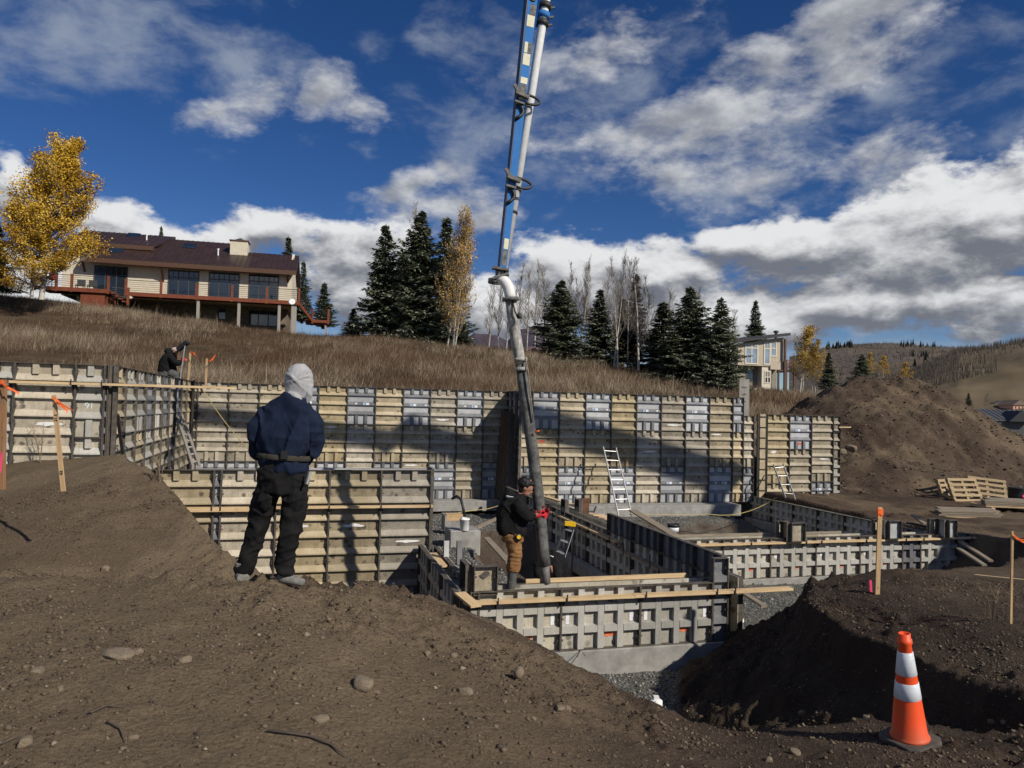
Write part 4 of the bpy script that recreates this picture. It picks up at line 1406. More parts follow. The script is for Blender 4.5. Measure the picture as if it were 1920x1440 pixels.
# side trench wall running back to the near tall wall
side_o, _ = form_wall(pq(TW_P - 0.14, FT_Q - 0.14, LOWB), ANG - math.pi / 2, 'shaded side formwork of the low corner trench', [(1.18, [('grid', HL)])] * 3)
side_i, _ = form_wall(pq(TW_P + 0.16, FT_Q - 0.1, LOWB), ANG - math.pi / 2, 'inner side form of the low corner trench', [(1.22, [('grid', HL - 0.05)]), (1.22, [('grid', HL - 0.05)]), (1.0, [('grid', HL - .05)])])
t_ = MB().box((0, 0, 0), (0.26, FT_Q - FL_Q - 0.15, HL - 0.14)).build('poured_concrete', MAT['wet_concrete'])
t_.location = pq(TW_P - 0.12, FL_Q + 0.0, LOWB)
t_.rotation_euler.z = ANG
tag(t_, 'wet concrete in the corner trench between two shaded forms', 'concrete')
for i, (px, py0, py1, y_) in enumerate([(836, 1014, 1052, 13.0), (861, 1014, 1045, 13.2)]):
    a, b_ = P(px, py1, y_), P(px, py0, y_)
    s_ = thing('form_stub', (a.x, a.y, a.z - 0.15), ['light steel form stub standing in the corner trench', 'dark steel form stub standing beside the gravel'][i], 'form stub', None, ANG)
    MB().box((-0.05, 0, 0), (0.05, 0.012, b_.z - a.z + 0.15)).build('plate', MAT['grey_sheet' if i == 0 else 'grey_bar'], s_)
    MB().box((-0.055, -0.06, 0), (-0.045, 0.012, b_.z - a.z + 0.15)).build('flange', MAT['rail'], s_)
c = P(905, 1090, 10.9)
board_corner = board('scrap_board', P(812, 1038, 13.4), P(832, 1062, 12.4), 0.12, 0.035, MAT['lumber'])
tag(board_corner, 'short raw board lying on the corner trench form', 'board')
board_corner = board('scrap_board', P(862, 1112, 10.4), P(893, 1137, 10.0), 0.16, 0.03, MAT['lumber'])
tag(board_corner, 'short raw board leaning at the left end of the low front wall', 'board')

# long low wall running back from the front corner to the jog, shaded side towards the camera
LDW = BR_Q - FL_Q
cols = []
rem = LDW
while rem > 0.05:
    w = min(1.22, rem)
    near_end = LDW - (sum(c_[0] for c_ in cols) + w)
    cols.append((w, [('grid', HL + 0.02)] + ([('dark', 0.36)] if near_end < 4.0 else [])))
    rem -= w
diag, panD = form_wall(pq(DW_P, BR_Q, LOWB), ANG - math.pi / 2, 'long low formwork wall in shade running back to the pump hose', cols)
for (o, x, z, w, h, kind) in panD:
    if kind == 'grid' and x > 4:
        mark(o, 'paper_tag', w * .3, h * .55, 0.12, 0.09, MAT['white_sticker'], -0.005)
walers(diag, 5.0, 9.3, HL - 0.10, -0.13, [5.3, 6.6, 7.8, 9.0], wd=0.14)
board('ledger', (9.2, -0.12, HL - 0.22), (LDW - 0.05, -0.12, HL - 0.22), 0.08, 0.035, MAT['old_lumber'], diag)
for s in (9.6, 10.8, 12.0):
    MB().box((s - .01, -.17, HL - .30), (s + .01, -.155, HL - .05)).build('bracket', MAT['steel'], diag)
diag2, _ = form_wall(pq(DW_P + 0.28, FL_Q + 0.1, LOWB), ANG + math.pi / 2, 'far side form of the long low wall beside the lumber', [(1.22, [('grid', HL + 0.02)])] * 10)
t_ = MB().box((0, 0, 0), (0.24, LDW - 0.4, HL - 0.10)).build('poured_concrete', MAT['wet_concrete'])
t_.location = pq(DW_P + 0.02, FL_Q + 0.3, LOWB)
t_.rotation_euler.z = ANG
tag(t_, 'concrete inside the long low wall', 'concrete')
# second low wall
SWB, SWT = -3.64, -2.755
cols = [(1.1, [('grid', SWT - SWB)])] + [(1.18, [('grid', SWT - SWB)])] * 5 + [(0.52, [('dark', SWT - SWB)]), (1.08, [('grid', SWT - SWB)]), (0.34, [('dark', SWT - SWB)])]
second, panS = form_wall(pq(DW_P + 0.34, SW_Q, SWB), ANG, 'low pale grid formwork wall at right behind the orange-topped stake', cols)
lsw = sum(c_[0] for c_ in cols)
for (o, x, z, w, h, kind) in panS:
    if kind == 'grid' and w > 1 and int(x * 10) % 3:
        mark(o, 'orange_mark', w * .6, 0.20, 0.16, 0.07, MAT['orange_paint'], -0.005, 1)
        mark(o, 'chalk_mark', w * .15, 0.48, 0.07, 0.14, MAT['white_paint'], -0.005, 1)
walers(second, 0.5, lsw + 0.22, -2.855 - SWB, -0.125, [1.5, 2.9, 4.3, 4.7, 5.9, 7.0, 7.5, lsw - 0.05, lsw + 0.12], cuts=(2.7, 6.3), wd=0.11)
second_i, _ = form_wall(pq(RW_P, SW_Q + 0.26, SWB), ANG + math.pi, 'inner form of the low right wall', [(1.22, [('grid', SWT - SWB)])] * 6)
board('top_cleat', (0.4, 0.32, SWT - SWB + 0.02), (5.6, 0.32, SWT - SWB + 0.02), 0.05, 0.06, MAT['old_lumber'], second)
for i, (px, py, w_, kind, lab) in enumerate([(1494, 1003, 0.36, 'tan', 'short tan form box standing on the low right wall'), (1675, 998, 0.34, 'grey', 'short grey form box standing on the low right wall'),
                                             (1783, 998, 0.24, 'grey', 'narrow grey form box at the right end of the low wall')]):
    c = P(px, py, [16.75, 17.45, 17.8][i])
    s_ = thing('form_box', (c.x, c.y, SWT - 0.06), lab, 'formwork', 'form boxes on the low right wall', ANG)
    put('form_panel', panel_mesh(kind, w_, 0.42), s_, (-w_ / 2, -0.0, 0))
    put('form_panel', panel_mesh(kind, 0.24, 0.42), s_, (-w_ / 2, 0.24, 0), (0, 0, -math.pi / 2))
    put('back_panel', panel_mesh('grid', 0.3, 0.36), s_, (w_ / 2 - .5, 0.32, 0.05), (0, 0, math.pi * 0))
# right-hand wall running back, shaded
cols = [(1.2, [('grid', 0.74)])] * 7
rwall, panR = form_wall(pq(RW_P, BR_Q + 0.02, -3.62), ANG - math.pi / 2, 'long shaded low wall at right below the short aluminium ladder', cols)
for (o, x, z, w, h, kind) in panR:
    mark(o, 'paper_tag', w * .4, h * .5, 0.05, 0.12, MAT['white_sticker'], -0.005)
rwall2, _ = form_wall(pq(RW_P + 0.26, SW_Q + 0.3, -3.62), ANG + math.pi / 2, 'outer form of the long shaded right wall', [(1.2, [('grid', 0.70)])] * 7)
# box form by the hose
c = P(1088, 975, 18.6)
s_ = thing('form_box', (c.x, c.y, c.z), 'open rusty form box on the long low wall right of the hose worker', 'formwork', None, ANG)
put('form_panel', panel_mesh('dark', 0.34, 0.50), s_, (-0.35, 0.25, 0), (0, 0, -math.pi / 2))
put('form_panel', panel_mesh('dark', 0.34, 0.50), s_, (0.02, 0.27, 0), (0, 0, -math.pi / 2))
MAT['rusty'] = simple('rusty_steel', (0.06, 0.032, 0.02), (0.16, 0.075, 0.04), 7, 0.8)
MB().box((-0.02, 0.29, 0.0), (0.34, 0.31, 0.5)).build('back_plate', MAT['rusty'], s_)
MB().box((-0.02, -0.12, -0.02), (0.40, 0.28, 0.0)).build('base_plate', MAT['rusty'], s_)


# ------------------------------------------------------------------ concrete footings
def footing(p0, p1, q0, q1, z0, z1, label):
    mb = MB()
    n = max(2, int((p1 - p0) / 0.5))
    for i in range(n):
        pass
    o = MB().box((0, 0, 0), (p1 - p0, q1 - q0, z1 - z0)).build('footing', MAT['concrete'])
    o.location = pq(p0, q0, z0)
    o.rotation_euler.z = ANG
    bv = o.modifiers.new('edge', 'BEVEL')
    bv.width = 0.015
    bv.segments = 2
    return tag(o, label, 'footing')


footing(TW_P - 0.3, DW_P + 0.30, FL_Q - 0.11, FL_Q + 0.5, -3.85, LOWB - 0.002, 'concrete footing under the low front wall above the gravel')
footing(JOG_P - 0.35, RW_P - 0.9, BR_Q - 0.75, BR_Q + 0.5, B12 - 0.38, B12 - 0.002, 'concrete footing under the tall far wall behind the ladder')
footing(1.0, JOG_P - 0.36, BL_Q - 0.62, BL_Q + 0.3, B12 - 0.34, B12 - 0.002, 'concrete footing at the foot of the set-back far wall')
footing(DW_P - 0.25, DW_P + 0.55, FL_Q + 0.52, BR_Q - 0.8, -3.72, LOWB - 0.004, 'concrete footing under the long low shaded wall')
footing(DW_P + 0.6, RW_P + 0.3, SW_Q - 0.11, SW_Q + 0.5, -3.9, SWB - 0.002, 'concrete footing under the low right wall')
footing(RW_P - 0.3, RW_P + 0.4, SW_Q + 0.55, BR_Q, -3.9, -3.625, 'concrete footing under the long shaded right wall')
footing(TW_P - LFT - 0.2, TW_P + 0.25, FT_Q - 0.12, FT_Q + 0.5, FTB - 0.3, FTB - 0.002, 'concrete footing under the tan near wall')
c = P(872, 1003, 16.0)
o = MB().box((-0.33, -0.05, -0.55), (0.33, 0.62, 0.0)).build('concrete_pad', MAT['concrete'])
o.location = (c.x, c.y, -2.63)
o.rotation_euler.z = ANG
bv = o.modifiers.new('edge', 'BEVEL')
bv.width = 0.02
tag(o, 'square concrete pad on the gravel carrying a white bucket', 'concrete pad')
PAD_TOP = o.location.copy()
c = P(853, 955, 18.5)
o = MB().box((-0.24, 0, -0.4), (0.24, 0.5, 0.0)).build('concrete_pad', MAT['concrete'])
o.location = (c.x, c.y, c.z - .15)
o.rotation_euler.z = ANG
tag(o, 'smaller orange-topped pad behind the white bucket', 'concrete pad')
MB().box((-0.2, -0.004, -0.13), (0.2, 0.3, 0.02)).build('orange_cover', MAT['stake_wood'], o)
# ------------------------------------------------------------------ houses on the hill
class Facade:
    """a vertical plane of a building: pixels of the photograph -> the building's own axes"""
    def __init__(self, px, y, ang, base):
        self.o = P(px, 700, y)
        self.o.z = base
        self.ang = ang
        self.d = Vector((math.cos(ang), math.sin(ang), 0))
        self.n = Vector((-math.sin(ang), math.cos(ang), 0))

    def __call__(self, px, py, depth=0.0):
        r = ray(px, py)
        o = self.o + self.n * depth
        t = self.n.dot(o) / self.n.dot(r)
        h = r * t
        return (h - self.o).dot(self.d), h.z - self.o.z


MAT['stucco'] = simple('cream_stucco', (0.54, 0.485, 0.37), (0.63, 0.575, 0.455), 2.5, 0.92, bmp=0.1, rand=False)
MAT['roof'] = simple('brown_metal_roof', (0.048, 0.028, 0.025), (0.074, 0.046, 0.040), 1.2, 0.42, 0.35, rand=False)
MAT['fascia'] = flat('brown_fascia', (0.085, 0.042, 0.024), 0.6)
MAT['redwood'] = simple('redwood_stain', (0.135, 0.036, 0.018), (0.215, 0.062, 0.030), 3, 0.7)
MAT['cable'] = flat('black_rail', (0.02, 0.02, 0.022), 0.5)
MAT['frame'] = flat('window_frame', (0.06, 0.062, 0.062), 0.5)
MAT['stone'] = simple('stone_base', (0.10, 0.075, 0.055), (0.24, 0.19, 0.145), 3.2, 0.95, bmp=0.6, rand=False)
MAT['post'] = flat('grey_post', (0.30, 0.275, 0.24), 0.8)


def glass_mat(name, c, rough=0.06):
    m, nt, b = new_mat(name, rough, 0.0, 0.9)
    n = tnoise(nt, coords(nt), 0.8, 2)
    col_in(nt, b, ramp(nt, n, [(0.3, c), (0.7, tuple(x * 1.8 for x in c))]))
    return m


MAT['glass'] = glass_mat('window_glass', (0.010, 0.016, 0.024))
MAT['glass_light'] = glass_mat('curtained_glass', (0.16, 0.20, 0.25))

hA = R(13.5)
FZ = Facade(143, 60.5, hA, 6.3)
house = thing('hill_house', FZ.o, 'cream house with brown metal roof and red-brown deck on the hilltop', 'house', None, hA)
sL, _ = FZ(116, 520)
sR, _ = FZ(548, 520)
z_deck = FZ(400, 556, -2.6)[1]
z_eave = FZ(390, 497, -1.0)[1]
MB().box((sL, 0.0, z_deck - 0.2), (sR, 9.0, z_eave + 0.25)).build('wall', MAT['stucco'], house)
mb = MB()
mb.prism([(sR - 0.01, z_eave + 0.2), (sR + 0.0, z_eave + .2), (sR, z_eave + .21)], 1, 0, 9, 0)
MB().prism([(0.0, z_eave + 0.24), (9.0, z_eave + 0.24), (2.7, z_eave + 2.1)], 0, sR - 0.2, sR - 0.001).build('gable_wall', MAT['stucco'], house)
sl0 = FZ(255, 560)[0]
MB().box((sl0, 1.8, -2.6), (sR - 0.4, 8.6, z_deck - 0.22)).build('lower_wall', MAT['stone'], house)


def roof(name, s0, s1, d0, z0, d1, z1, seam=0.42, th=0.16, back=None, shear0=0.0, shear1=0.0):
    """standing-seam roof plane from its eave (depth d0) up to its ridge (depth d1)"""
    q0 = [(s0, d0, z0 - th), (s1, d0, z0 - th), (s1 + shear1, d1, z1 - th), (s0 + shear0, d1, z1 - th)]
    q1 = [(x, y, z + th) for (x, y, z) in q0]
    ro = MB().hexa(q0, q1).build(name, MAT['roof'], house)
    if back:
        bq0 = [(s0 + shear0, d1 + 0.001, z1 - th), (s1 + shear1, d1 + 0.001, z1 - th), (s1, back, z0 - th), (s0, back, z0 - th)]
        MB().hexa(bq0, [(x, y, z + th) for (x, y, z) in bq0]).build('roof_back', MAT['roof'], house)
    mf = MB()
    mf.box((s0, d0 - 0.05, z0 - th - 0.22), (s1, d0 - 0.001, z0 - 0.02))
    mf.build('fascia', MAT['fascia'], ro)
    n = int((s1 - s0) / seam)
    sm = None
    for k_ in range(1, n):
        s = s0 + (s1 - s0) * k_ / n
        mb_ = MB().hexa([(s - .02, d0, z0), (s + .02, d0, z0), (s + .02, d1, z1), (s - .02, d1, z1)], [(s - .02, d0, z0 + .05), (s + .02, d0, z0 + .05), (s + .02, d1, z1 + .05), (s - .02, d1, z1 + .05)])
        if sm is None:
            sm = mb_
        put('seam', mb_.mesh('seam', MAT['roof']), ro)
    return ro


zr_ = FZ(370, 452, 5.0)[1]
slope = (zr_ - z_eave) / 6.0
r_main = roof('roof', FZ(228, 493, -1)[0], FZ(428, 500, -1)[0], -1.0, z_eave, 5.0, zr_, back=11)
dC = 2.9
roof('roof', FZ(428, 500, -1)[0] + 0.002, FZ(556, 503, -1)[0], -1.0, z_eave, dC, z_eave + slope * (dC + 1), back=7.5)
roof('roof', FZ(150, 487, -1)[0], FZ(228, 493, -1)[0] - 0.002, -1.0, z_eave + 0.02, 2.0, z_eave + 0.02 + slope * 3.0)
zu = FZ(220, 457, 1.4)[1]
zur = FZ(230, 437, 6.0)[1]
MB().box((sL - 0.1, 2.0, z_eave), (FZ(290, 470, 2)[0], 8.5, zu)).build('upper_wall', MAT['stucco'], house)
r_up = roof('roof', FZ(120, 455, 1.4)[0], FZ(288, 466, 1.4)[0], 1.4, zu, 6.0, zur, back=10.5, shear1=0.8)
for (px, py, dep) in ((356, 460, 3.2), (218, 476, 0.8), (250, 444, 4.8)):
    s, _ = FZ(px, py, dep)
    base_z = z_eave + slope * (dep + 1) if px != 250 else zu + (zur - zu) * (dep - 1.4) / 4.6
    sk = MB().hexa([(s - .5, dep - .35, base_z - .2 + .06), (s + .5, dep - .35, base_z - .2 + .06), (s + .5, dep + .35, base_z + .2 + .06), (s - .5, dep + .35, base_z + .2 + .06)],
                   [(s - .5, dep - .35, base_z - .2 + .2), (s + .5, dep - .35, base_z - .2 + .2), (s + .5, dep + .35, base_z + .2 + .2), (s - .5, dep + .35, base_z + .2 + .2)]).build('skylight', MAT['glass'], house)
for (px, py, dep) in ((275, 447, 3.8), (409, 474, 1.6)):
    s, zz_ = FZ(px, py, dep)
    MB().lathe([(0.06, -0.9), (0.06, 0.25), (0.09, 0.25), (0.09, 0.36)], 8, 0, (s, dep, zz_)).build('vent_pipe', MAT['white'], house)
cs, cz = FZ(448, 476, 2.4)
ch = MB().box((cs - .70, 2.0, cz - 1.2), (cs + .75, 3.4, FZ(448, 453, 2.2)[1])).build('chimney', MAT['stucco'], house)
czt = FZ(448, 453, 2.2)[1]
MB().box((cs - .78, 1.92, czt), (cs + .83, 3.48, czt + .10)).build('cap', MAT['fascia'], ch)
MB().prism([(cs - .5, czt + .10), (cs + .55, czt + .10), (cs + .1, czt + .33)], 1, 2.2, 3.2).build('cowl', MAT['frame'], ch)


def window(parent, x0, x1, y0, y1, fac, mullions, transom=None, glass='glass', depth=0.0, fmat='frame', fw=0.09):
    s0, zt = fac(x0, y0, depth)
    s1, zb = fac(x1, y1, depth)
    zt = (zt + fac(x1, y0, depth)[1]) / 2
    zb = (zb + fac(x0, y1, depth)[1]) / 2
    w = MB()
    yq = depth - 0.06
    w.box((s0, yq, zb), (s0 + fw, depth + .05, zt)).box((s1 - fw, yq, zb), (s1, depth + .05, zt))
    w.box((s0 + fw, yq, zt - fw), (s1 - fw, depth + .05, zt)).box((s0 + fw, yq, zb), (s1 - fw, depth + .05, zb + fw))
    for k_ in range(1, mullions):
        s = s0 + (s1 - s0) * k_ / mullions
        w.box((s - fw * .45, yq + .003, zb + fw), (s + fw * .45, depth + .05, zt - fw))
    if transom:
        zt_ = zb + (zt - zb) * transom
        w.box((s0 + fw, yq + .006, zt_ - fw * .4), (s1 - fw, depth + .05, zt_ + fw * .4))
        for k_ in range(1, mullions * 2, 2):
            s = s0 + (s1 - s0) * k_ / mullions / 2
            w.box((s - .025, yq + .009, zt_ + fw * .4), (s + .025, depth + .04, zt - fw))
    wo_ = w.build('window', MAT[fmat], parent)
    for k_ in range(mullions):
        a_, b_ = s0 + (s1 - s0) * k_ / mullions, s0 + (s1 - s0) * (k_ + 1) / mullions
        MB().box((a_ + .03, depth - .022, zb + .03), (b_ - .03, depth - .010, zt - .03)).build('pane', MAT[glass], wo_)
    return wo_


window(house, 177, 238, 499, 557, FZ, 3, .72)
window(house, 316, 372, 507, 557, FZ, 3, .72)
window(house, 392, 448, 511, 560, FZ, 3, .72)
window(house, 467, 522, 515, 562, FZ, 3, .72)
window(house, 409, 424, 578, 600, FZ, 1, None, depth=1.8)
window(house, 466, 521, 582, 612, FZ, 3, None, depth=1.8)
window(house, 131, 156, 462, 497, FZ, 1, None, depth=1.98)
for px, py in ((381, 508), (456, 512)):
    s, zz_ = FZ(px, py)
    MB().lathe([(0.05, 0), (0.13, .05), (0.10, .25), (0.04, .3)], 8, 0, (s, -0.14, zz_)).build('wall_lamp', MAT['frame'], house)
for px, py in ((160, 492), (307, 510), (540, 512)):
    s, zz_ = FZ(px, py)
    MB().bar((s, -0.02, zz_ - 0.75), (s, -0.85, zz_ + .15), .14, .14).build('bracket', MAT['fascia'], house)
# decks
deck = thing('deck', FZ.o, 'red-brown timber deck with black rails along the cream house', 'deck', None, hA)


def rail_run(par, pts, posts, z, h=1.0):
    """posts at the given stations, six rails between"""
    for (x, y) in posts:
        po = MB().box((x - .085, y - .085, z - .35), (x + .085, y + .085, z + h + .06)).build('rail_post', MAT['redwood'], par)
    for (a, b_) in zip(pts[:-1], pts[1:]):
        for k_ in range(6):
            zz_ = z + .16 + (h - .2) * k_ / 5
            MB().bar((a[0], a[1], zz_), (b_[0], b_[1], zz_), .022, .022 if k_ < 5 else .05).build('rail', MAT['cable'], par)


dd_ = -2.6
s0, s1 = FZ(235, 555, dd_)[0], FZ(562, 570, dd_)[0]
MB().box((s0, dd_ + .06, z_deck - .12), (s1, 0.02, z_deck)).build('deck_floor', MAT['redwood'], deck)
MB().box((s0, dd_, z_deck - .30), (s1, dd_ + .055, z_deck + .01)).build('rim_board', MAT['redwood'], deck)
ps = [FZ(x, 550, dd_)[0] for x in (235, 301, 368, 435, 500, 561)]
rail_run(deck, [(ps[0], dd_ + .1), (ps[-1], dd_ + .1)], [(x, dd_ + .1) for x in ps], z_deck)
for x in (370, 447, 523, 548, 553):
    s = FZ(x, 590, dd_)[0]
    MB().box((s - .11, dd_ + .15, -3.5), (s + .11, dd_ + .37, z_deck - .30)).build('support_post', MAT['post'], deck)
dl = -3.4
sa, sb = FZ(62, 540, dl)[0], FZ(203, 548, dl)[0]
MB().box((sa, dl + .06, z_deck - .12), (sb, -.02, z_deck)).build('deck_floor', MAT['redwood'], deck)
MB().box((sa, dl, z_deck - .30), (sb, dl + .055, z_deck + .01)).build('rim_board', MAT['redwood'], deck)
ps = [FZ(x, 545, dl)[0] for x in (63, 104, 133, 202)]
rail_run(deck, [(ps[0], dl + .1), (ps[-1], dl + .1)], [(x, dl + .1) for x in ps], z_deck)
MB().box((sb - 2, dl + .2, z_deck - 2.0), (sb - .3, -.1, z_deck - .31)).build('skirt', MAT['redwood'], deck)
for k_ in range(4):
    MB().box((sb + .02 + .27 * k_, dl + .6, z_deck - .2 * k_ - .25), (sb + .28 + .27 * k_, -1.2, z_deck - .2 * k_ - .15)).build('step', MAT['redwood'], deck)
rail_run(deck, [(sb + .1, dl + .5), (sb + 1.2, dl + .9)], [(sb + 1.2, dl + .9)], z_deck - .7)
# side landing at the right end
sr0, sr1 = FZ(566, 590, 1.0)[0], FZ(618, 592, 1.0)[0]
zl = FZ(600, 600, 1.0)[1]
MB().box((sr0 + .3, 0.9, zl - .25), (sr1, 3.4, zl)).build('landing', MAT['redwood'], deck)
rail_run(deck, [(sr0 + .5, 1.0), (sr1 - .1, 1.0)], [(sr0 + .9, 1.0), (sr1 - .1, 1.0)], zl, .95)
for k_ in range(6):
    MB().bar((s1, dd_ + .1, z_deck + .16 + .16 * k_), (sr0 + .9, 1.0, zl + .16 + .16 * k_), .035, .035).build('rail', MAT['cable'], deck)
MB().bar((s1 - .1, dd_ + .2, z_deck - .15), (sr0 + .9, 1.1, zl - .12), .10, .3).build('stringer', MAT['redwood'], deck)
MB().box((sr1 - .4, 1.1, zl - 2.6), (sr1 - .2, 1.3, zl - .25)).build('support_post', MAT['post'], deck)
# things on the deck
c = FZ(98, 515, -2.4)
um = thing('patio_umbrella', FZ.o + FZ.d * c[0] + FZ.n * -2.4 + Vector((0, 0, z_deck)), 'closed maroon patio umbrella on the deck beside the yellow tree', 'umbrella')
MB().lathe([(0.03, 0), (0.03, 2.3)], 8).build('pole', MAT['frame'], um)
MAT['maroon'] = flat('maroon_canvas', (0.19, 0.022, 0.035), 0.9)
MB().lathe([(0.05, 0.55), (0.24, 0.7), (0.22, 1.3), (0.13, 1.9), (0.03, 2.35)], 9).build('canopy', MAT['maroon'], um)
MB().lathe([(0.25, 0), (0.25, .08), (0.05, .1)], 12).build('base', MAT['black'], um)
for i, px in enumerate((150, 172)):
    s = FZ(px, 540, -1.6)[0]
    ft_ = thing('deck_chair', FZ.o + FZ.d * s + FZ.n * -1.6 + Vector((0, 0, z_deck)), ['dark slatted chair on the deck, nearer the umbrella', 'dark slatted chair on the deck under the left window'][i], 'chair', None, hA)
    MB().box((-.3, -.25, .4), (.3, .3, .46)).build('seat', MAT['frame'], ft_)
    MB().box((-.3, .26, .46), (.3, .31, .95)).build('backrest', MAT['frame'], ft_)
    for (lx, ly) in ((-.28, -.22), (.25, -.22), (-.28, .25), (.25, .25)):
        MB().box((lx, ly, 0), (lx + .05, ly + .05, .4)).build('leg', MAT['frame'], ft_)
c = P(548, 567, 57.0)
ds = thing('satellite_dish', (c.x, c.y, c.z - 2.0), 'small white satellite dish on a pole below the deck', 'satellite dish')
MB().lathe([(0.035, 0), (0.035, 1.9)], 8).build('pole', MAT['post'], ds)
dm = MB()
prof = [(0.01, 0.0), (0.14, .02), (.25, .07), (.26, .08), (.14, .04), (.01, .02)]
dm.lathe(prof, 16)
do = dm.build('dish', MAT['white'], ds, True)
do.location = (0, -.1, 2.0)
do.rotation_euler = (R(68), 0, R(12))

# second house
hB = R(15)
FB = Facade(1384, 80, hB, 3.0)
h2 = thing('small_house', FB.o, 'beige two-storey house with slanted shed roof beside dark spruces', 'house', None, hB)
MAT['beige'] = simple('beige_siding', (0.40, 0.345, 0.26), (0.50, 0.44, 0.345), 2, 0.9, rand=False, stretch=(5, 5, .6))
MAT['taupe'] = simple('taupe_siding', (0.20, 0.18, 0.145), (0.27, 0.245, 0.20), 2, 0.9, rand=False)
MAT['dark_roof'] = flat('dark_shingle', (0.040, 0.038, 0.042), 0.8)
MAT['trim'] = flat('cream_trim', (0.60, 0.55, 0.44), 0.7)
a, zt0 = FB(1384, 645)
b_, zt1 = FB(1469, 636)
zb = FB(1425, 686)[1]
m1 = FB(1444, 690)[0]
up = MB()
up.hexa([(a, 0, zb), (b_, 0, zb), (b_, 7, zb), (a, 7, zb)], [(a, 0, zt0), (b_, 0, zt1 + .2), (b_, 7, zt1 + .2), (a, 7, zt0)])
up.build('upper_wall', MAT['beige'], h2)
MB().box((m1, -0.06, FB(1455, 693)[1]), (b_ - .001, -0.001, zb + .6)).build('bay_skirt', MAT['beige'], h2)
zg = -2.2
MB().box((FB(1368, 700)[0], 1.0, zg), (b_ - .1, 7.5, zb - .01)).build('lower_wall', MAT['taupe'], h2)
MB().box((FB(1430, 700)[0], 0.15, zg), (FB(1447, 700)[0], 0.99, zb - .012)).build('entry_bay', MAT['trim'], h2)
ra, za = FB(1364, 645)
rb, zb2 = FB(1474, 630)
rf = MB().hexa([(ra, -.8, za), (rb, -.8, zb2), (rb, 8, zb2 + .3), (ra, 8, za + .3)], [(ra, -.8, za + .28), (rb, -.8, zb2 + .28), (rb, 8, zb2 + .58), (ra, 8, za + .58)]).build('roof', MAT['dark_roof'], h2)
cs_, cz_ = FB(1455, 630, 2)
MB().lathe([(.16, -.6), (.16, .35), (.3, .38), (.3, .55), (.12, .62)], 10, 0, (cs_, 2, cz_)).build('flue', MAT['frame'], rf)
window(h2, 1397, 1421, 645, 683, FB, 2, .80, 'glass_light', 0, 'trim', .14)
window(h2, 1432, 1444, 641, 684, FB, 1, .70, 'glass_light', 0, 'trim', .14)
window(h2, 1444.3, 1456, 640, 669, FB, 1, .55, 'glass_light', 0, 'trim', .14)
window(h2, 1433, 1445, 695, 719, FB, 2, .5, 'glass', .15, 'trim', .12)
window(h2, 1399, 1413, 693, 716, FB, 1, None, 'glass', 1.0, 'frame', .12)
window(h2, 1371, 1382, 648, 672, FB, 1, None, 'glass', .9, 'frame', .12)
pst = FB(1468, 700)[0]
dk = thing('side_deck', FB.o + FB.d * pst, 'dark red timber balcony at right end of the small beige house', 'balcony', None, hB)
zdk = FB(1475, 692)[1]
MB().box((.05, 1, zdk - .2), (2.2, 5, zdk)).build('balcony_floor', MAT['fascia'], dk)
for x_ in (.1, 1.1, 2.1):
    MB().box((x_, 1, zg), (x_ + .16, 1.16, zdk + 1.1)).build('support_post', MAT['fascia'], dk)
for k_ in range(4):
    MB().box((.12, 1.04, zdk + .25 + .25 * k_), (2.2, 1.10, zdk + .33 + .25 * k_)).build('rail', MAT['redwood'], dk)
MB().box((-.1, -.4, zt1 - 6.2), (.12, -.2, zt1)).build('corner_post', MAT['fascia'], dk)

# buildings far right in the valley
for i, (px0, px1, py0, py1, y_, m_, rm, lab) in enumerate([(1900, 1922, 760, 772, 330, (0.62, 0.33, 0.22), (.16, .12, .09), 'salmon pink house in the valley at the right edge'),
                                                        (1862, 1896, 757, 772, 345, (0.16, 0.055, 0.05), (.05, .05, .055), 'dark red lodge in the valley beside the pink house')]):
    fv = Facade(px0, y_, R(8), P(px0, py1, y_).z - 6)
    t_ = thing('valley_house', fv.o, lab, 'house', None, R(8))
    s1_, zt_ = fv(px1, py0)
    MB().box((0, 0, 0), (s1_, 8, zt_)).build('wall', flat('valley_wall_%d' % i, m_, .9), t_)
    MB().prism([(-.6, zt_), (s1_ + .6, zt_), (s1_ * .5, zt_ + (2.4 if i == 0 else 1.4))], 1, -.6, 8.6).build('roof', flat('valley_roof_%d' % i, rm, .8), t_)
    for k_ in range(3):
        for j_ in range(2):
            x_ = s1_ * (.2 + .3 * k_)
            MB().box((x_ - .35, -.05, zt_ - 1.6 - 1.6 * j_), (x_ + .35, -.01, zt_ - .7 - 1.6 * j_)).build('window', MAT['glass'], t_)
fv = Facade(1866, 140, R(4), P(1866, 792, 140).z - 3)
t_ = thing('barn', fv.o, 'dark metal-roofed building behind the spoil heap at the right edge', 'building', None, R(4))
s1_, zt_ = fv(1990, 772)
zb_ = fv(1990, 792)[1]
MB().box((0.3, .3, 0), (s1_, 9, zb_)).build('wall', MAT['frame'], t_)
rf = MB().hexa([(0, 0, zb_), (s1_, 0, zb_), (s1_, 5, zt_), (0, 5, zt_)], [(0, 0, zb_ + .15), (s1_, 0, zb_ + .15), (s1_, 5, zt_ + .15), (0, 5, zt_ + .15)]).build('roof', flat('slate_metal', (.10, .105, .115), .45, .3), t_)
for k_ in range(1, 12):
    MB().hexa([(k_ - .04, 0, zb_ + .15), (k_ + .04, 0, zb_ + .15), (k_ + .04, 5, zt_ + .15), (k_ - .04, 5, zt_ + .15)], [(k_ - .04, 0, zb_ + .25), (k_ + .04, 0, zb_ + .25), (k_ + .04, 5, zt_ + .25), (k_ - .04, 5, zt_ + .25)]).build('seam', MAT['frame'], rf)
sd = fv(1906, 775)[0]
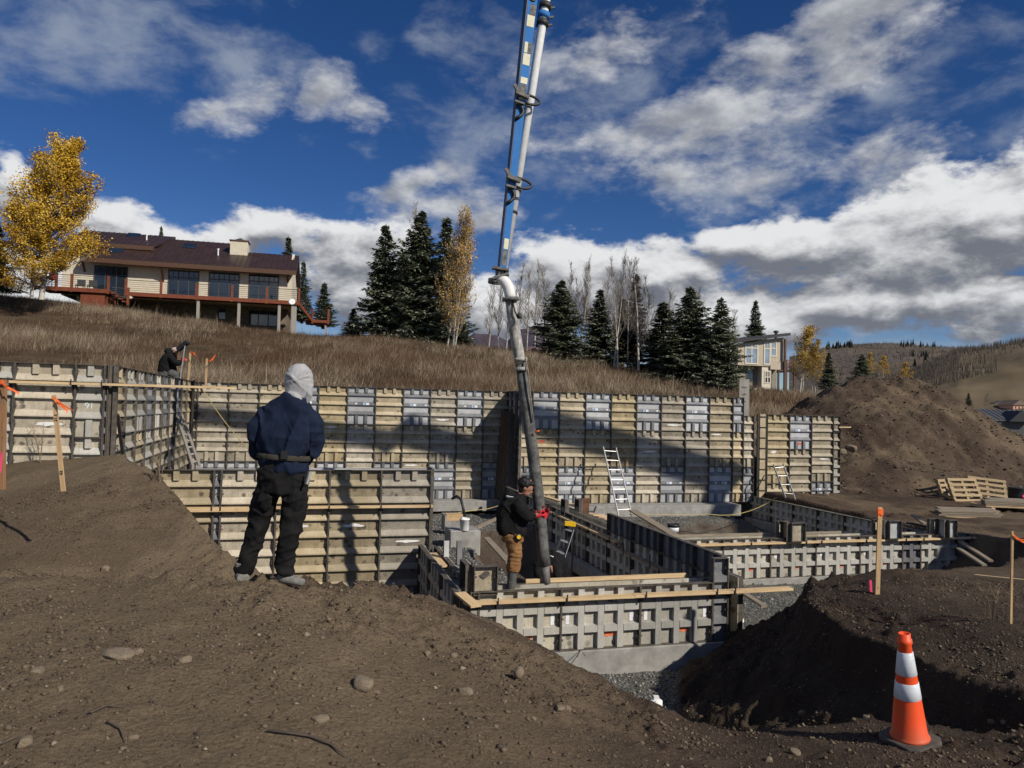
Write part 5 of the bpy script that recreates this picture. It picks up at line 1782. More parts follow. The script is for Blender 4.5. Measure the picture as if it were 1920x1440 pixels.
MB().prism([(sd - 2.3, zb_ - .05), (sd + 2.3, zb_ - .05), (sd, zt_ - .05)], 1, -1.2, 3).build('dormer', MAT['black'], t_)


# ------------------------------------------------------------------ trees
def leaf_material(name, stops):
    m, nt, b = new_mat(name, 0.8, 0.0, 0.15)
    n = nt.nodes.new('ShaderNodeAttribute')
    n.attribute_name = 'tone'
    col_in(nt, b, ramp(nt, n.outputs['Fac'], stops))
    return m


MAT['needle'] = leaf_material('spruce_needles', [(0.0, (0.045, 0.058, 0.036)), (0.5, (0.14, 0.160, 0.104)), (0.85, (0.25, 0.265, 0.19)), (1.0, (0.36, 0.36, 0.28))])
MAT['needle_brown'] = leaf_material('browned_needles', [(0.0, (0.022, 0.020, 0.012)), (0.6, (0.060, 0.050, 0.030)), (1.0, (0.11, 0.082, 0.05))])
MAT['gold'] = leaf_material('golden_leaves', [(0.0, (0.21, 0.105, 0.012)), (0.4, (0.44, 0.255, 0.020)), (0.8, (0.62, 0.40, 0.045)), (1.0, (0.66, 0.47, 0.12))])
MAT['rust'] = leaf_material('rusty_leaves', [(0.0, (0.20, 0.105, 0.022)), (0.5, (0.46, 0.265, 0.045)), (1.0, (0.68, 0.44, 0.12))])
MAT['bark'] = simple('spruce_bark', (0.055, 0.042, 0.033), (0.11, 0.088, 0.07), 8, 0.95)


def aspen_bark():
    m, nt, b = new_mat('aspen_bark', 0.85, 0.0, 0.2)
    v = coords(nt, (1, 1, 3))
    n = tnoise(nt, v, 1.7, 6, 0.7)
    c = ramp(nt, n, [(0.34, (0.10, 0.085, 0.068)), (0.46, (0.44, 0.41, 0.35)), (0.7, (0.60, 0.57, 0.50))])
    col_in(nt, b, c)
    return m


MAT['aspen'] = aspen_bark()
MAT['twig'] = simple('bare_twigs', (0.115, 0.092, 0.075), (0.26, 0.225, 0.19), 2, 0.95)


def spruce_mesh(seed, h=10.0, rad=2.0, dens=1.0, shape=0.85):
    r = np.random.default_rng(seed)
    V, Fc, T = [], [], []
    n = 0
    z = 0.35
    while z < h * 0.985:
        fz = z / h
        L0 = rad * (1 - fz) ** shape * (1.0 if fz > 0.06 else 0.85 + 2.5 * fz)
        nb = int(max(4, (5 + 6 * (1 - fz)) * dens))
        for _ in range(nb):
            az = r.random() * 6.283
            L = max(0.16, L0 * (0.62 + 0.5 * r.random()) * (1 + .28 * math.sin(az * 2 + seed + z * .5) * math.sin(z * 1.3 + seed)))
            up0 = -0.28 + 0.75 * fz + r.normal(0, .10)
            ns = max(3, int(L / 0.12))
            ca, sa = math.cos(az), math.sin(az)
            t = (np.arange(ns) + r.random(ns) * .6) / ns
            t = np.clip(t, 0.10, 1)
            rr = L * t
            dz = up0 * L * t * (1 - .25 * t) + 0.20 * L * np.maximum(t - .6, 0) - 0.05 * L * np.sin(t * 3.1)
            cx, cy, cz = rr * ca, rr * sa, z + dz
            spread = (0.08 + 0.30 * (1 - t)) * min(1.0, L / 1.0) + 0.06
            for sgn in (-1, 1, -1, 1, 0, 0):
                k_ = ns
                la = az + sgn * (0.95 + r.normal(0, .25, k_)) + r.normal(0, .2, k_)
                ln = (spread * 1.15 + 0.10) * (0.7 + 0.7 * r.random(k_))
                if sgn == 0:
                    ln = 0.14 + 0.14 * r.random(k_)
                dr = -0.22 + r.normal(0, .28, k_)
                ex, ey, ez = cx + ln * np.cos(la), cy + ln * np.sin(la), cz + ln * dr
                wv = 0.028 + 0.034 * r.random(k_)
                wx, wy, wz = -np.sin(la) * wv, np.cos(la) * wv, wv * r.normal(0, .7, k_)
                mx, my, mz = cx * .45 + ex * .55, cy * .45 + ey * .55, cz * .45 + ez * .55 + .02
                quad = np.stack([np.c_[cx, cy, cz], np.c_[mx + wx, my + wy, mz + wz], np.c_[ex, ey, ez], np.c_[mx - wx, my - wy, mz - wz]], 1)
                V.append(quad.reshape(-1, 3))
                Fc.append(np.arange(n, n + k_ * 4).reshape(-1, 4))
                n += k_ * 4
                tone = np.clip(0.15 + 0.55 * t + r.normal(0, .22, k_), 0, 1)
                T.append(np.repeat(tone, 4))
        z += (0.17 + 0.16 * (1 - fz)) * (0.8 + .4 * r.random()) / dens ** .5
    k_ = 14
    V.append(np.stack([np.c_[np.zeros(k_), np.zeros(k_), np.full(k_, h * .96)], np.c_[r.normal(0, .05, k_), r.normal(0, .05, k_), h + r.random(k_) * .15], np.c_[r.normal(0, .12, k_), r.normal(0, .12, k_), h * .97 + r.random(k_) * .2], np.c_[r.normal(0, .03, k_), r.normal(0, .03, k_), np.full(k_, h * .95)]], 1).reshape(-1, 3))
    Fc.append(np.arange(n, n + k_ * 4).reshape(-1, 4))
    T.append(np.full(k_ * 4, .5))
    return np.concatenate(V), np.concatenate(Fc), np.concatenate(T)


def with_tone(me, tone):
    a_ = me.attributes.new('tone', 'FLOAT', 'POINT')
    a_.data.foreach_set('value', np.asarray(tone, np.float32))
    return me


SPRUCE = []
for sd_, hh, rd, dn, shp in ((1, 10, 2.1, 1.0, .85), (2, 10, 2.4, 1.1, .75), (3, 10, 1.7, 1.0, .9), (4, 10, 2.6, .95, .8)):
    v_, f_, t_ = spruce_mesh(sd_, hh, rd, dn, shp)
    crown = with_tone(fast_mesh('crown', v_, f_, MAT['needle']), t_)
    trunk = MB().tube([(0, 0, -.6), (0, 0, 2), (0.02, 0, 6), (0, 0, 9.9)], [.20, .16, .09, .02], 7).mesh('trunk', MAT['bark'])
    SPRUCE.append((crown, trunk, rd))
v_, f_, t_ = spruce_mesh(9, 10, 1.5, .8, .8)
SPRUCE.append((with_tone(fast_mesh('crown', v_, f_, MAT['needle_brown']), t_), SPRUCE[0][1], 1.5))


def plant(name, px, pyb, pyt, hw, y_, var, label, group, kinds=SPRUCE, href=10.0, rot=None):
    b0 = P(px, pyb, y_)
    tz = P(px, pyt, y_).z
    h = tz - b0.z
    if h <= 0:
        h = 1
    t = thing(name, b0, label, 'tree', group, random.uniform(0, 6.28) if rot is None else rot)
    cr, tr, rd = kinds[var]
    s = h / href
    w = 1.25 * hw * y_ / F / rd
    t.scale = (w, w, s)
    put('crown', cr, t)
    put('trunk', tr, t)
    return t


random.seed(12)
G1 = 'spruces in the middle clump'
G2 = 'spruces left of the small beige house'
for a_ in [(718, 638, 422, 54, 58, 0, 'dark spruce at the left side of the middle clump', G1), (783, 648, 396, 66, 57, 1, 'tallest dark spruce in the middle clump', G1),
           (832, 655, 408, 54, 60, 0, 'dark spruce behind the golden aspen of the middle clump', G1), (752, 632, 470, 40, 62, 2, 'spruce half hidden between the two left trees of the middle clump', G1), (862, 652, 590, 26, 57, 2, 'short spruce at the right foot of the golden aspen', G1),
           (662, 634, 578, 22, 62, 2, 'small spruce standing alone left of the middle clump', None),
           (606, 612, 530, 24, 70, 2, 'young spruce beside the landing of the cream house', None), (537, 560, 444, 24, 82, 2, 'spruce top rising behind the right end of the cream house', None), (566, 600, 490, 20, 78, 2, 'slim spruce right behind the gable of the cream house', None),
           (299, 520, 424, 13, 95, 2, 'tiny spruce tip above the roof ridge of the cream house', None), (-8, 545, 418, 30, 52, 0, 'dark spruce cut off by the left edge', None),
           (1049, 680, 526, 54, 56, 1, 'broad spruce just right of the pump hose', G2), (1122, 684, 543, 42, 60, 0, 'narrow spruce between the bare aspens', G2), (1190, 676, 515, 30, 64, 4, 'browned spruce behind the white aspen trunks', G2), (1166, 680, 560, 30, 66, 2, 'dark spruce deep among the bare aspens', G2),
           (1240, 698, 566, 50, 56, 2, 'spruce left of the tallest tree by the beige house', G2), (1292, 716, 538, 60, 52, 1, 'tallest spruce left of the beige house', G2), (1350, 728, 558, 52, 50, 3, 'spruce touching the left corner of the beige house', G2), (1262, 712, 620, 44, 51, 3, 'bushy low spruce in front of the tallest one', G2), (1322, 722, 625, 44, 50, 3, 'bushy low spruce nearest the far form wall', G2),
           (1416, 660, 563, 22, 95, 2, 'spruce standing behind the roof of the small beige house', None), (1554, 730, 660, 17, 62, 2, 'slim spruce left of the spoil heap', None), (1616, 712, 664, 21, 66, 3, 'small spruce rising behind the spoil heap', None),
           (1816, 764, 737, 8, 190, 2, 'far spruce beside the valley lodge', None)]:
    plant('spruce_tree', *a_)


def branchy(seed, h, spread, trunk_r, levels=3, nl=18, start=0.28, lean=0.0, leaves=0, leaf=0.10, up=0.75, stems=1, clear=0.0):
    """a broadleaf tree: tapering stem(s), limbs and twigs; leaves spread round the twigs"""
    r = np.random.default_rng(seed)
    wood, twigs, tips = MB(), MB(), []

    def grow(p, d, L, rad, lev):
        n = 5 if lev == 0 else 3
        pts, rads = [p], [rad]
        q = p.copy()
        dd = d.copy()
        for i in range(n):
            dd = (dd + Vector(r.normal(0, .10 if lev else .035, 3)) + Vector((0, 0, .10 if lev else 0))).normalized()
            q = q + dd * (L / n)
            pts.append(q.copy())
            rads.append(rad * (1 - .86 * (i + 1) / n))
        (wood if lev == 0 else twigs).tube(pts, rads, 6 if lev == 0 else 3, cap=False)
        if lev >= 1:
            for i in range(1, n + 1):
                tips.append((pts[i], lev))
        if lev >= levels:
            return
        k = nl if lev == 0 else (8 if lev == 1 else 5)
        for j in range(k):
            t = start + (1 - start) * (j + r.random()) / k if lev == 0 else .18 + .8 * r.random()
            fi = min(t * n, n - .001)
            i = int(fi)
            pp = pts[i].lerp(pts[i + 1], fi - i)
            az = r.random() * 6.283
            ax = Vector((math.cos(az), math.sin(az), 0))
            if lev == 0:
                nd = (ax * (1.0 - .35 * t) + Vector((0, 0, up + .55 * t))).normalized()
                ll = spread * (1.15 - .85 * t) * (.7 + .6 * r.random())
            else:
                nd = (dd * .8 + ax * .75 + Vector((0, 0, .25))).normalized()
                ll = L * (.35 + .3 * r.random())
            grow(pp, nd, ll, max(.011, (rad * (1 - .8 * t)) * (.42 if lev == 0 else .5)), lev + 1)

    for s in range(stems):
        off = Vector((r.normal(0, .35), r.normal(0, .35), 0)) * (stems > 1)
        dv = Vector((lean + (r.normal(0, .09) if stems > 1 else 0), r.normal(0, .05), 1)).normalized()
        grow(Vector((0, 0, -.5)) + off, dv, h * (1 if s == 0 else .75 + .2 * r.random()), trunk_r * (1 if s == 0 else .75), 0)
    tm = wood.mesh('trunk', MAT['aspen'], True)
    bm_ = twigs.mesh('limbs', MAT['twig'])
    cm = None
    if leaves:
        pts = np.array([tuple(p) for p, lv in tips if p.z > h * clear])
        pick = pts[r.integers(0, len(pts), leaves)]
        pos = pick + r.normal(0, .14, (leaves, 3))
        a1 = r.normal(size=(leaves, 3))
        a1 /= np.linalg.norm(a1, axis=1)[:, None]
        a2 = np.cross(a1, r.normal(size=(leaves, 3)))
        a2 /= np.linalg.norm(a2, axis=1)[:, None]
        s_ = leaf * (.6 + .7 * r.random((leaves, 1)))
        V = np.stack([pos - a1 * s_, pos + a2 * s_ * .75, pos + a1 * s_, pos - a2 * s_ * .75], 1).reshape(-1, 3)
        clump = vnoise(pos[:, 0] * .9, pos[:, 1] * .9, pos[:, 2] * .9, 5)
        tone = np.clip(.5 + clump * 1.1 + r.normal(0, .18, leaves), 0, 1)
        cm = (V, np.arange(leaves * 4).reshape(-1, 4), np.repeat(tone, 4))
    return tm, bm_, cm


def plant_b(name, px, pyb, pyt, hw, y_, parts, leafmat, label, group, href, rref):
    b0 = P(px, pyb, y_)
    h = P(px, pyt, y_).z - b0.z
    t = thing(name, b0, label, 'tree', group, random.uniform(0, 6.28))
    w = hw * y_ / F / rref
    t.scale = (w, w, h / href)
    tm, bm_, cm = parts
    put('trunk', tm, t)
    put('limbs', bm_, t)
    if cm is not None:
        put('crown', cm, t)
    return t


BARE = [branchy(s, 10, 2.5, .13, 3, 26, .22, 0, up=1.25) for s in (21, 22, 23, 24)]
BPX = [915, 934, 948, 968, 986, 1003, 1024, 1062, 1086, 1100, 1130, 1177, 1222, 1252, 1312, 1366, 1078]
for i, (px, pyb, pyt, hw, y_, v_) in enumerate([(915, 660, 520, 26, 66, 0), (934, 662, 505, 28, 64, 1), (948, 662, 540, 24, 68, 2), (968, 664, 498, 28, 66, 3), (986, 668, 505, 30, 62, 0), (1003, 664, 492, 28, 64, 1), (1024, 668, 500, 30, 66, 2), (1062, 672, 490, 28, 68, 3), (1086, 674, 487, 30, 66, 0), (1100, 676, 500, 26, 70, 1), (1130, 676, 500, 28, 70, 2),
                                             (1151, 684, 476, 32, 56, 0), (1159, 685, 484, 30, 55, 3), (1177, 684, 488, 28, 58, 1), (1198, 700, 486, 44, 53, 2), (1222, 690, 520, 34, 62, 3), (1252, 690, 540, 30, 66, 0), (1312, 690, 545, 30, 70, 1), (1366, 690, 580, 30, 70, 2), (1078, 678, 520, 24, 60, 3)]):
    lab = {11: 'white bare aspen trunk, left of the close pair', 12: 'white bare aspen trunk, right of the close pair', 14: 'spreading bare aspen with low forked limbs in front of the dark spruces'}.get(i) or 'leafless grey aspen, %s from left among those behind the hose' % ordinal(sum(1 for k_ in BPX if k_ < px))
    tm, bm_, cm = BARE[v_]
    plant_b('bare_aspen', px, pyb, pyt, hw, y_, (tm, bm_, None), None, lab, 'bare aspens on the hill', 10, 2.1)
plant_b('bare_aspen', 780, 640, 392, 40, 64, (BARE[1][0], BARE[1][1], None), None, 'bare aspen tips showing above the middle spruces', 'bare aspens on the hill', 10, 2.1)
plant_b('bare_aspen', 1848, 775, 736, 8, 150, (BARE[3][0], BARE[3][1], None), None, 'pale bare aspen beside the dark barn roof', None, 10, 2.1)


def leafed(seed, mat, n, leaf, **kw):
    tm, bm_, cm = branchy(seed, leaves=n, leaf=leaf, **kw)
    return tm, bm_, with_tone(fast_mesh('crown', cm[0], cm[1], mat), cm[2])


big = leafed(31, MAT['gold'], 52000, .058, h=10, spread=3.1, trunk_r=.16, nl=40, start=.06, up=.55)
plant_b('golden_tree', 78, 548, 266, 84, 50, big, None, 'large golden-leaved tree beside the cream house', None, 10, 2.7)
plant_b('golden_tree', 60, 552, 390, 74, 49, leafed(33, MAT['gold'], 26000, .06, h=10, spread=2.8, trunk_r=.12, nl=30, start=.02, up=.4), None, 'lower golden tree in front of the large one', None, 10, 2.6)
plant_b('golden_aspen', 842, 660, 388, 42, 55, leafed(35, MAT['rust'], 11000, .058, h=10, spread=2.3, trunk_r=.10, nl=30, start=.12, up=.85, stems=4), None, 'thin golden aspen on several white stems beside the middle spruces', None, 10, 2.2)
yl = leafed(37, MAT['gold'], 7000, .075, h=10, spread=3.2, trunk_r=.13, nl=26, start=.12, up=.75, stems=2)
plant_b('yellow_aspen', 1503, 732, 612, 42, 70, yl, None, 'half-bare yellow aspen right of the small beige house', None, 10, 2.9)
plant_b('yellow_aspen', 1524, 732, 640, 30, 68, yl, None, 'smaller yellow aspen left of the slim spruce', None, 10, 2.9)
sm_ = leafed(39, MAT['gold'], 2600, .12, h=10, spread=3.0, trunk_r=.10, nl=22, start=.1, up=.6)
for a_ in ((1656, 712, 668, 16, 75, 'small yellow sapling behind the heap beside the small spruce'), (1698, 726, 680, 15, 72, 'yellow bush on the right shoulder of the spoil heap'), (1632, 712, 662, 12, 78, 'yellow sapling showing over the top of the spoil heap')):
    plant_b('yellow_sapling', *a_[:5], sm_, None, a_[5], None, 10, 3.0)
# ------------------------------------------------------------------ concrete pump boom and hose
MAT['boom_blue'] = simple('boom_blue_paint', (0.026, 0.130, 0.37), (0.040, 0.175, 0.46), 3, 0.7, spec=0.15)
MAT['boom_shade'] = simple('boom_blue_shaded', (0.02, 0.035, 0.075), (0.035, 0.055, 0.10), 3, 0.5)  # darker copy of the boom blue, shade put into the colour
MAT['pipe_white'] = simple('pipe_white_paint', (0.62, 0.62, 0.60), (0.80, 0.80, 0.78), 7, 0.55, bmp=0.1)
MAT['sticker_cream'] = simple('warning_sticker', (0.55, 0.52, 0.36), (0.70, 0.67, 0.50), 12, 0.7)
MAT['sticker_black'] = simple('worn_black_sticker', (0.03, 0.03, 0.03), (0.20, 0.20, 0.18), 26, 0.7)
MAT['cast'] = simple('splattered_steel', (0.05, 0.05, 0.048), (0.22, 0.215, 0.20), 14, 0.7, bmp=0.3)


def splat_mat(name, base, spl, scale, lo, hi):
    m, nt, b = new_mat(name, 0.7, 0.0, 0.35)
    v = coords(nt)
    n = tnoise(nt, v, scale, 6, 0.75)
    c = mixc(nt, ramp(nt, n, [(lo, 0.0), (hi, 1.0)]), base, spl)
    n2 = tnoise(nt, coords(nt, (1, 1, .3)), 40, 3, .7)
    c = mixc(nt, ramp(nt, n2, [(.4, .45), (.6, 0)]), c, (0.07, .068, .06))
    col_in(nt, b, c)
    bump(nt, b, n, .4, .01)
    return m


MAT['hose_upper'] = splat_mat('caked_hose', (0.20, 0.19, 0.17), (0.50, 0.485, 0.44), 6, .38, .58)
MAT['hose_lower'] = splat_mat('rubber_hose', (0.050, 0.050, 0.049), (0.22, 0.215, 0.20), 9, .40, .72)
HY = 11.02
boom = thing('pump_boom', P(1022, 1092, HY), 'blue concrete pump boom with white pipe and grey hanging hose', 'pump boom')
B0 = P(941, 508, 11.25)
Bt = P(996, 0, 11.75)
ax = (Bt - B0).normalized()
BT = B0 + ax * ((10.9 - B0.z) / ax.z)
front = Vector((0.30, -1, 0)).normalized()
right = ax.cross(front).normalized() * -1
if right.x < 0:
    right = -right
front = right.cross(ax).normalized()
if front.y > 0:
    front = -front
Lb = (BT - B0).length


def sect(t, w0=0.095, w1=0.215, d0=0.13, d1=0.26):
    c_ = B0.lerp(BT, t)
    w = w0 + (w1 - w0) * t
    d = d0 + (d1 - d0) * t
    return [c_ - right * w / 2 + front * d / 2, c_ + right * w / 2 + front * d / 2, c_ + right * w / 2 - front * d / 2, c_ - right * w / 2 - front * d / 2], w, d


q0, q1 = sect(0)[0], sect(1)[0]
MB().hexa(q0, q1).build('tip_section', MAT['boom_blue'], boom, world=True)


def slab(t0, t1, u0, u1, mat, name, off=0.004, th=0.003):
    """plate on the front face of the tip section between stations t0..t1, u across (0 left .. 1 right)"""
    pts = []
    for t in (t0, t1):
        (a_, b_, _, _), w, d = sect(t)
        pts.append((a_.lerp(b_, u0) + front * off, a_.lerp(b_, u1) + front * off))
    (a0, b0), (a1, b1) = pts
    MB().hexa([a0, b0, b1, a1], [p - front * th for p in (a0, b0, b1, a1)]).build(name, mat, boom, world=True)


def t_at(py):
    best, bt = 1e9, 0
    for i in range(600):
        t = i / 600
        c_ = CAM.transposed() @ B0.lerp(BT, t)
        y_ = 720 - F * c_.y / -c_.z
        if abs(y_ - py) < best:
            best, bt = abs(y_ - py), t
    return bt


for (a_, b_, u0, u1, m_, nm) in [(35, 15, .35, .95, 'sticker_black', 'warning_sticker'), (57, 36, .12, .92, 'sticker_cream', 'warning_sticker'), (105, 85, .55, .97, 'sticker_black', 'warning_sticker'), (105, 85, .15, .52, 'sticker_cream', 'warning_sticker'), (128, 106, .12, .92, 'sticker_cream', 'warning_sticker'),
                                 (162, 150, .10, .92, 'sticker_cream', 'warning_sticker'), (178, 163, .10, .92, 'sticker_black', 'warning_sticker'), (191, 181, .15, .9, 'sticker_cream', 'warning_sticker'), (470, 450, .2, .9, 'sticker_cream', 'warning_sticker'), (500, 471, .15, .85, 'cast', 'scuffed_patch')]:
    slab(t_at(a_), t_at(b_), u0, u1, MAT[m_], nm)
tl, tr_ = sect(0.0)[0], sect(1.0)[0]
MB().hexa([tl[0] - right * .012, tl[0] + right * .004, tl[3] + right * .004, tl[3] - right * .012], [tr_[0] - right * .02, tr_[0] + right * .004, tr_[3] + right * .004, tr_[3] - right * .02]).build('shaded_side_strip', MAT['boom_shade'], boom, world=True)  # added strip painting the shade on the arm's left side
# delivery pipe beside the arm
pp0, pp1 = P(943, 512, 11.35), P(1024, 0, 11.85)
pax = (pp1 - pp0).normalized()
PT = pp0 + pax * ((11.0 - pp0.z) / pax.z)
MB().tube([pp0, pp1, PT], .068, 14).build('delivery_pipe', MAT['pipe_white'], boom, True, True)


def pipe_at(py):
    for i in range(800):
        c0_ = pp0.lerp(PT, i / 800)
        c_ = CAM.transposed() @ c0_
        if 720 - F * c_.y / -c_.z < py:
            return c0_
    return PT


for py, m_ in ((12, 'steel'), (30, 'boom_blue'), (45, 'steel')):
    c_ = pipe_at(py)
    cl = MB().tube([c_ - pax * .045, c_ + pax * .045], .098, 14).build('coupling', MAT[m_], boom, True, True)
    MB().bar(c_ + right * .09, c_ + right * .16 + pax * .03, .03, .03).build('latch', MAT['steel'], cl)
    cl.children[0].location = -Vector(boom.location)
for py in (357, 400):
    c_ = pipe_at(py)
    MB().tube([c_ - pax * .02, c_ + pax * .02], .082, 12).build('pipe_clip', MAT['steel'], boom, True, True)
for py in (183, 338):
    t = t_at(py)
    qd, w, d = sect(t)
    c_ = B0.lerp(BT, t)
    lp = MB()
    A = c_ - right * (w / 2 + .06) + front * (d / 2 + .06)
    lp.bar(A - right * .03 + ax * .10, A + right * .05 + ax * .0, .05, .05)
    lp.bar(A - ax * .01, A + right * .22 - ax * .05, .07, .055)
    lp.build('clamp_arm', MAT['cast'], boom, world=True)
    pts = []
    for k_ in range(13):
        an = -1.75 + k_ / 12 * 3.5
        pts.append(A + right * (.20 + .20 * math.cos(an)) + front * (.02 * math.sin(an)) - ax * (.08 + .085 * math.sin(an)))
    MB().tube(pts, .022, 8).build('hydraulic_loop', MAT['black'], boom, True, True)
    pts = [c_ - right * (w / 2 + .0) + front * (d / 2 + .03) - ax * (.15 + .045 * k_) + right * (.10 * math.sin(k_ / 6 * math.pi)) for k_ in range(7)]
    MB().tube(pts, .026, 8).build('hydraulic_hose', MAT['black'], boom, True, True)
    MB().bar(A - ax * .16, A + right * .26 - ax * .18, .05, .03).build('clamp_plate', MAT['cast'], boom, world=True)
pv = sect(t_at(3))[0]
cpv = (pv[0] + pv[1]) / 2 + front * .01
MB().tube([cpv - front * .02, cpv + front * .012], .055, 16).build('pivot_pin', MAT['steel'], boom, world=True)
# end bracket, elbow and hose
e0 = P(936, 505, 11.2)
MB().bar(P(923, 502, 11.15), P(954, 507, 11.15), .16, .035).build('end_plate', MAT['cast'], boom, world=True)
MB().bar(P(924, 523, 11.15), P(954, 514, 11.15), .16, .035).build('end_plate', MAT['cast'], boom, world=True)
MB().bar(P(932, 503, 11.18), P(932, 527, 11.18), .05, .05).build('tie_bar', MAT['cast'], boom, world=True)
MB().bar(P(948, 504, 11.3), P(940, 520, 11.3), .09, .09).build('tie_bar', MAT['pipe_white'], boom, world=True)
elbow = [(930, 526, 11.2), (938, 524, 11.16), (945, 527, 11.12), (950, 533, 11.1), (954, 542, 11.08), (956, 552, 11.08), (957.5, 561, 11.08)]
MB().tube([P(*e) for e in elbow], [.074, .08, .083, .084, .084, .083, .082], 16).build('elbow', MAT['pipe_white'], boom, True, True)
MB().tube([P(928, 523, 11.2), P(927, 532, 11.2)], .10, 14).build('elbow_collar', MAT['cast'], boom, True, True)


def ring(px, py, r, h_, mat, y_=HY, tilt=(0.09, 0, -1)):
    c_ = P(px, py, y_)
    d_ = Vector(tilt).normalized()
    o_ = MB().tube([c_ - d_ * h_ / 2, c_ + d_ * h_ / 2], r, 16).build('coupling', mat, boom, True, True)
    return o_


ring(957.5, 561, .125, .045, MAT['cast'])
hose_px = [(958, 562), (961, 590), (966, 625), (971, 655), (976, 683), (982, 725), (989, 775), (996, 825), (1003, 880), (1009, 930), (1014, 980), (1018, 1030), (1021, 1060)]
hp_ = [P(x, y, HY + .06 - .06 * i / 12) for i, (x, y) in enumerate(hose_px)]
MB().tube(hp_[:5], [.086, .086, .084, .083, .082], 16).build('steel_reducer', MAT['hose_upper'], boom, True, True)
MB().tube(hp_[4:], [.078, .084, .086, .087, .087, .087, .087, .088, .090], 16).build('rubber_hose', MAT['hose_lower'], boom, True, True)
ring(976, 674, .102, .05, MAT['hose_upper'], tilt=(.10, 0, -1))
ring(977.5, 692, .092, .05, MAT['hose_upper'], tilt=(.10, 0, -1))
MB().tube([P(1021, 1058, HY), P(1023, 1078, HY), P(1024, 1094, HY)], [.068, .064, .066], 14).build('hose_tip', MAT['cast'], boom, True, True)
MB().tube([P(945, 506, 11.2), P(951, 530, 11.15), P(960, 560, 11.0), P(966, 585, 10.95), P(972, 598, 10.95)], .012, 6).build('control_line', MAT['black'], boom, True, True)
MB().tube([P(973, 588, 10.9), P(975, 597, 10.9)], .03, 8).build('line_end', MAT['steel'], boom, True, True)
st = [P(985, 670, 10.95), P(991, 700, 10.93), P(993, 725, 10.93), P(997, 760, 10.94), P(1000, 790, 10.95)]
MB().tube(st, [(.008, .02)] * 5, 6).build('safety_strap', MAT['old_lumber'], boom, True, True)
MB().tube([P(1003, 810, 10.93), P(1011, 808, 10.9)], .012, 6).build('strap_end', MAT['orange'], boom, True, True)
# further boom sections above and to the right of the picture, reaching back to the pump
J1 = BT + ax * 0.15
J2 = Vector((10.5, 12.6, 12.0))
J3 = Vector((23.6, 12.5, 12.3))
J4 = Vector((17.8, 9.5, 1.2))


def boom_section(a, b_, w, h0, h1, name):
    d_ = (b_ - a).normalized()
    s_ = d_.cross(Vector((0, 0, 1))).normalized()
    u_ = s_.cross(d_)
    q = lambda c_, h: [c_ - s_ * w / 2 - u_ * h / 2, c_ + s_ * w / 2 - u_ * h / 2, c_ + s_ * w / 2 + u_ * h / 2, c_ - s_ * w / 2 + u_ * h / 2]
    o_ = MB().hexa(q(a, h0), q(b_, h1)).build(name, MAT['boom_blue'], boom, world=True)
    MB().tube([a + s_ * (w / 2 + .1), b_ + s_ * (w / 2 + .1)], .068, 10).build('delivery_pipe', MAT['pipe_white'], boom, True, True)


boom_section(J1, J2, .26, .30, .50, 'second_section')
boom_section(J2 + Vector((0, .35, 0)), J3 + Vector((0, .35, 0)), .40, .60, .85, 'third_section')
boom_section(J3, J4, .5, .8, 1.0, 'base_section')
MB().tube([J1 - right * .3, J1 + right * .4], .16, 12).build('joint_pin', MAT['steel'], boom, world=True)
MB().tube([J2 - Vector((0, .3, 0)), J2 + Vector((0, .7, 0))], .28, 12).build('joint_pin', MAT['steel'], boom, world=True)
MB().tube([J3 - Vector((0, .4, 0)), J3 + Vector((0, .7, 0))], .4, 12).build('joint_pin', MAT['steel'], boom, world=True)
MB().tube([J4 + Vector((0, 0, .3)), J4 + Vector((0, 0, -2.2))], .55, 14).build('turret', MAT['steel'], boom, world=True)
trk = thing('pump_truck', (17.8, 12.5, -2.75), 'concrete pump truck parked beyond the right edge carrying the boom', 'truck')
tb_ = MB().box((-1.15, -3.6, .95), (1.15, 4.4, 1.35)).build('chassis', MAT['steel'], trk)
bd_ = MB().box((-1.2, -.2, 1.36), (1.2, 4.4, 2.9)).build('body', MAT['boom_blue'], trk)
for m_ in (tb_, bd_):
    bv = m_.modifiers.new('edge', 'BEVEL')
    bv.width = .06
cbm = MB().prism([(-6.0, .75), (-3.7, .75), (-3.7, 3.0), (-5.2, 3.0), (-5.75, 2.1), (-6.0, 1.9)], 0, -1.2, 1.2).build('cab', MAT['pipe_white'], trk)
MB().hexa([(-1.05, -5.77, 2.05), (1.05, -5.77, 2.05), (1.05, -5.28, 2.88), (-1.05, -5.28, 2.88)], [(-1.05, -5.80, 2.06), (1.05, -5.80, 2.06), (1.05, -5.31, 2.89), (-1.05, -5.31, 2.89)]).build('windscreen', MAT['glass'], cbm)
MB().prism([(4.42, .8), (5.3, .9), (5.5, 1.7), (4.42, 1.7)], 0, -.8, .8).build('hopper', MAT['cast'], trk)
for yw in (-4.9, 1.6, 2.9):
    for xw in (-1.0, 1.0):
        wh = MB().tube([(xw - .17, yw, .5), (xw + .17, yw, .5)], .5, 22).build('wheel', MAT['black'], trk)
        MB().tube([(xw - .18, yw, .5), (xw + .18, yw, .5)], .28, 16).build('rim', MAT['alu'], wh)
pts = [J1 + Vector((-.2, 0, -.2)), J1 + Vector((-.75, .1, .1)), J1 + Vector((-.9, .1, .55)), J1 + Vector((-.5, .1, .85)), J1 + Vector((.3, .1, .5))]
MB().tube(pts, .09, 8).build('swivel_bend', MAT['pipe_white'], boom, True, True)


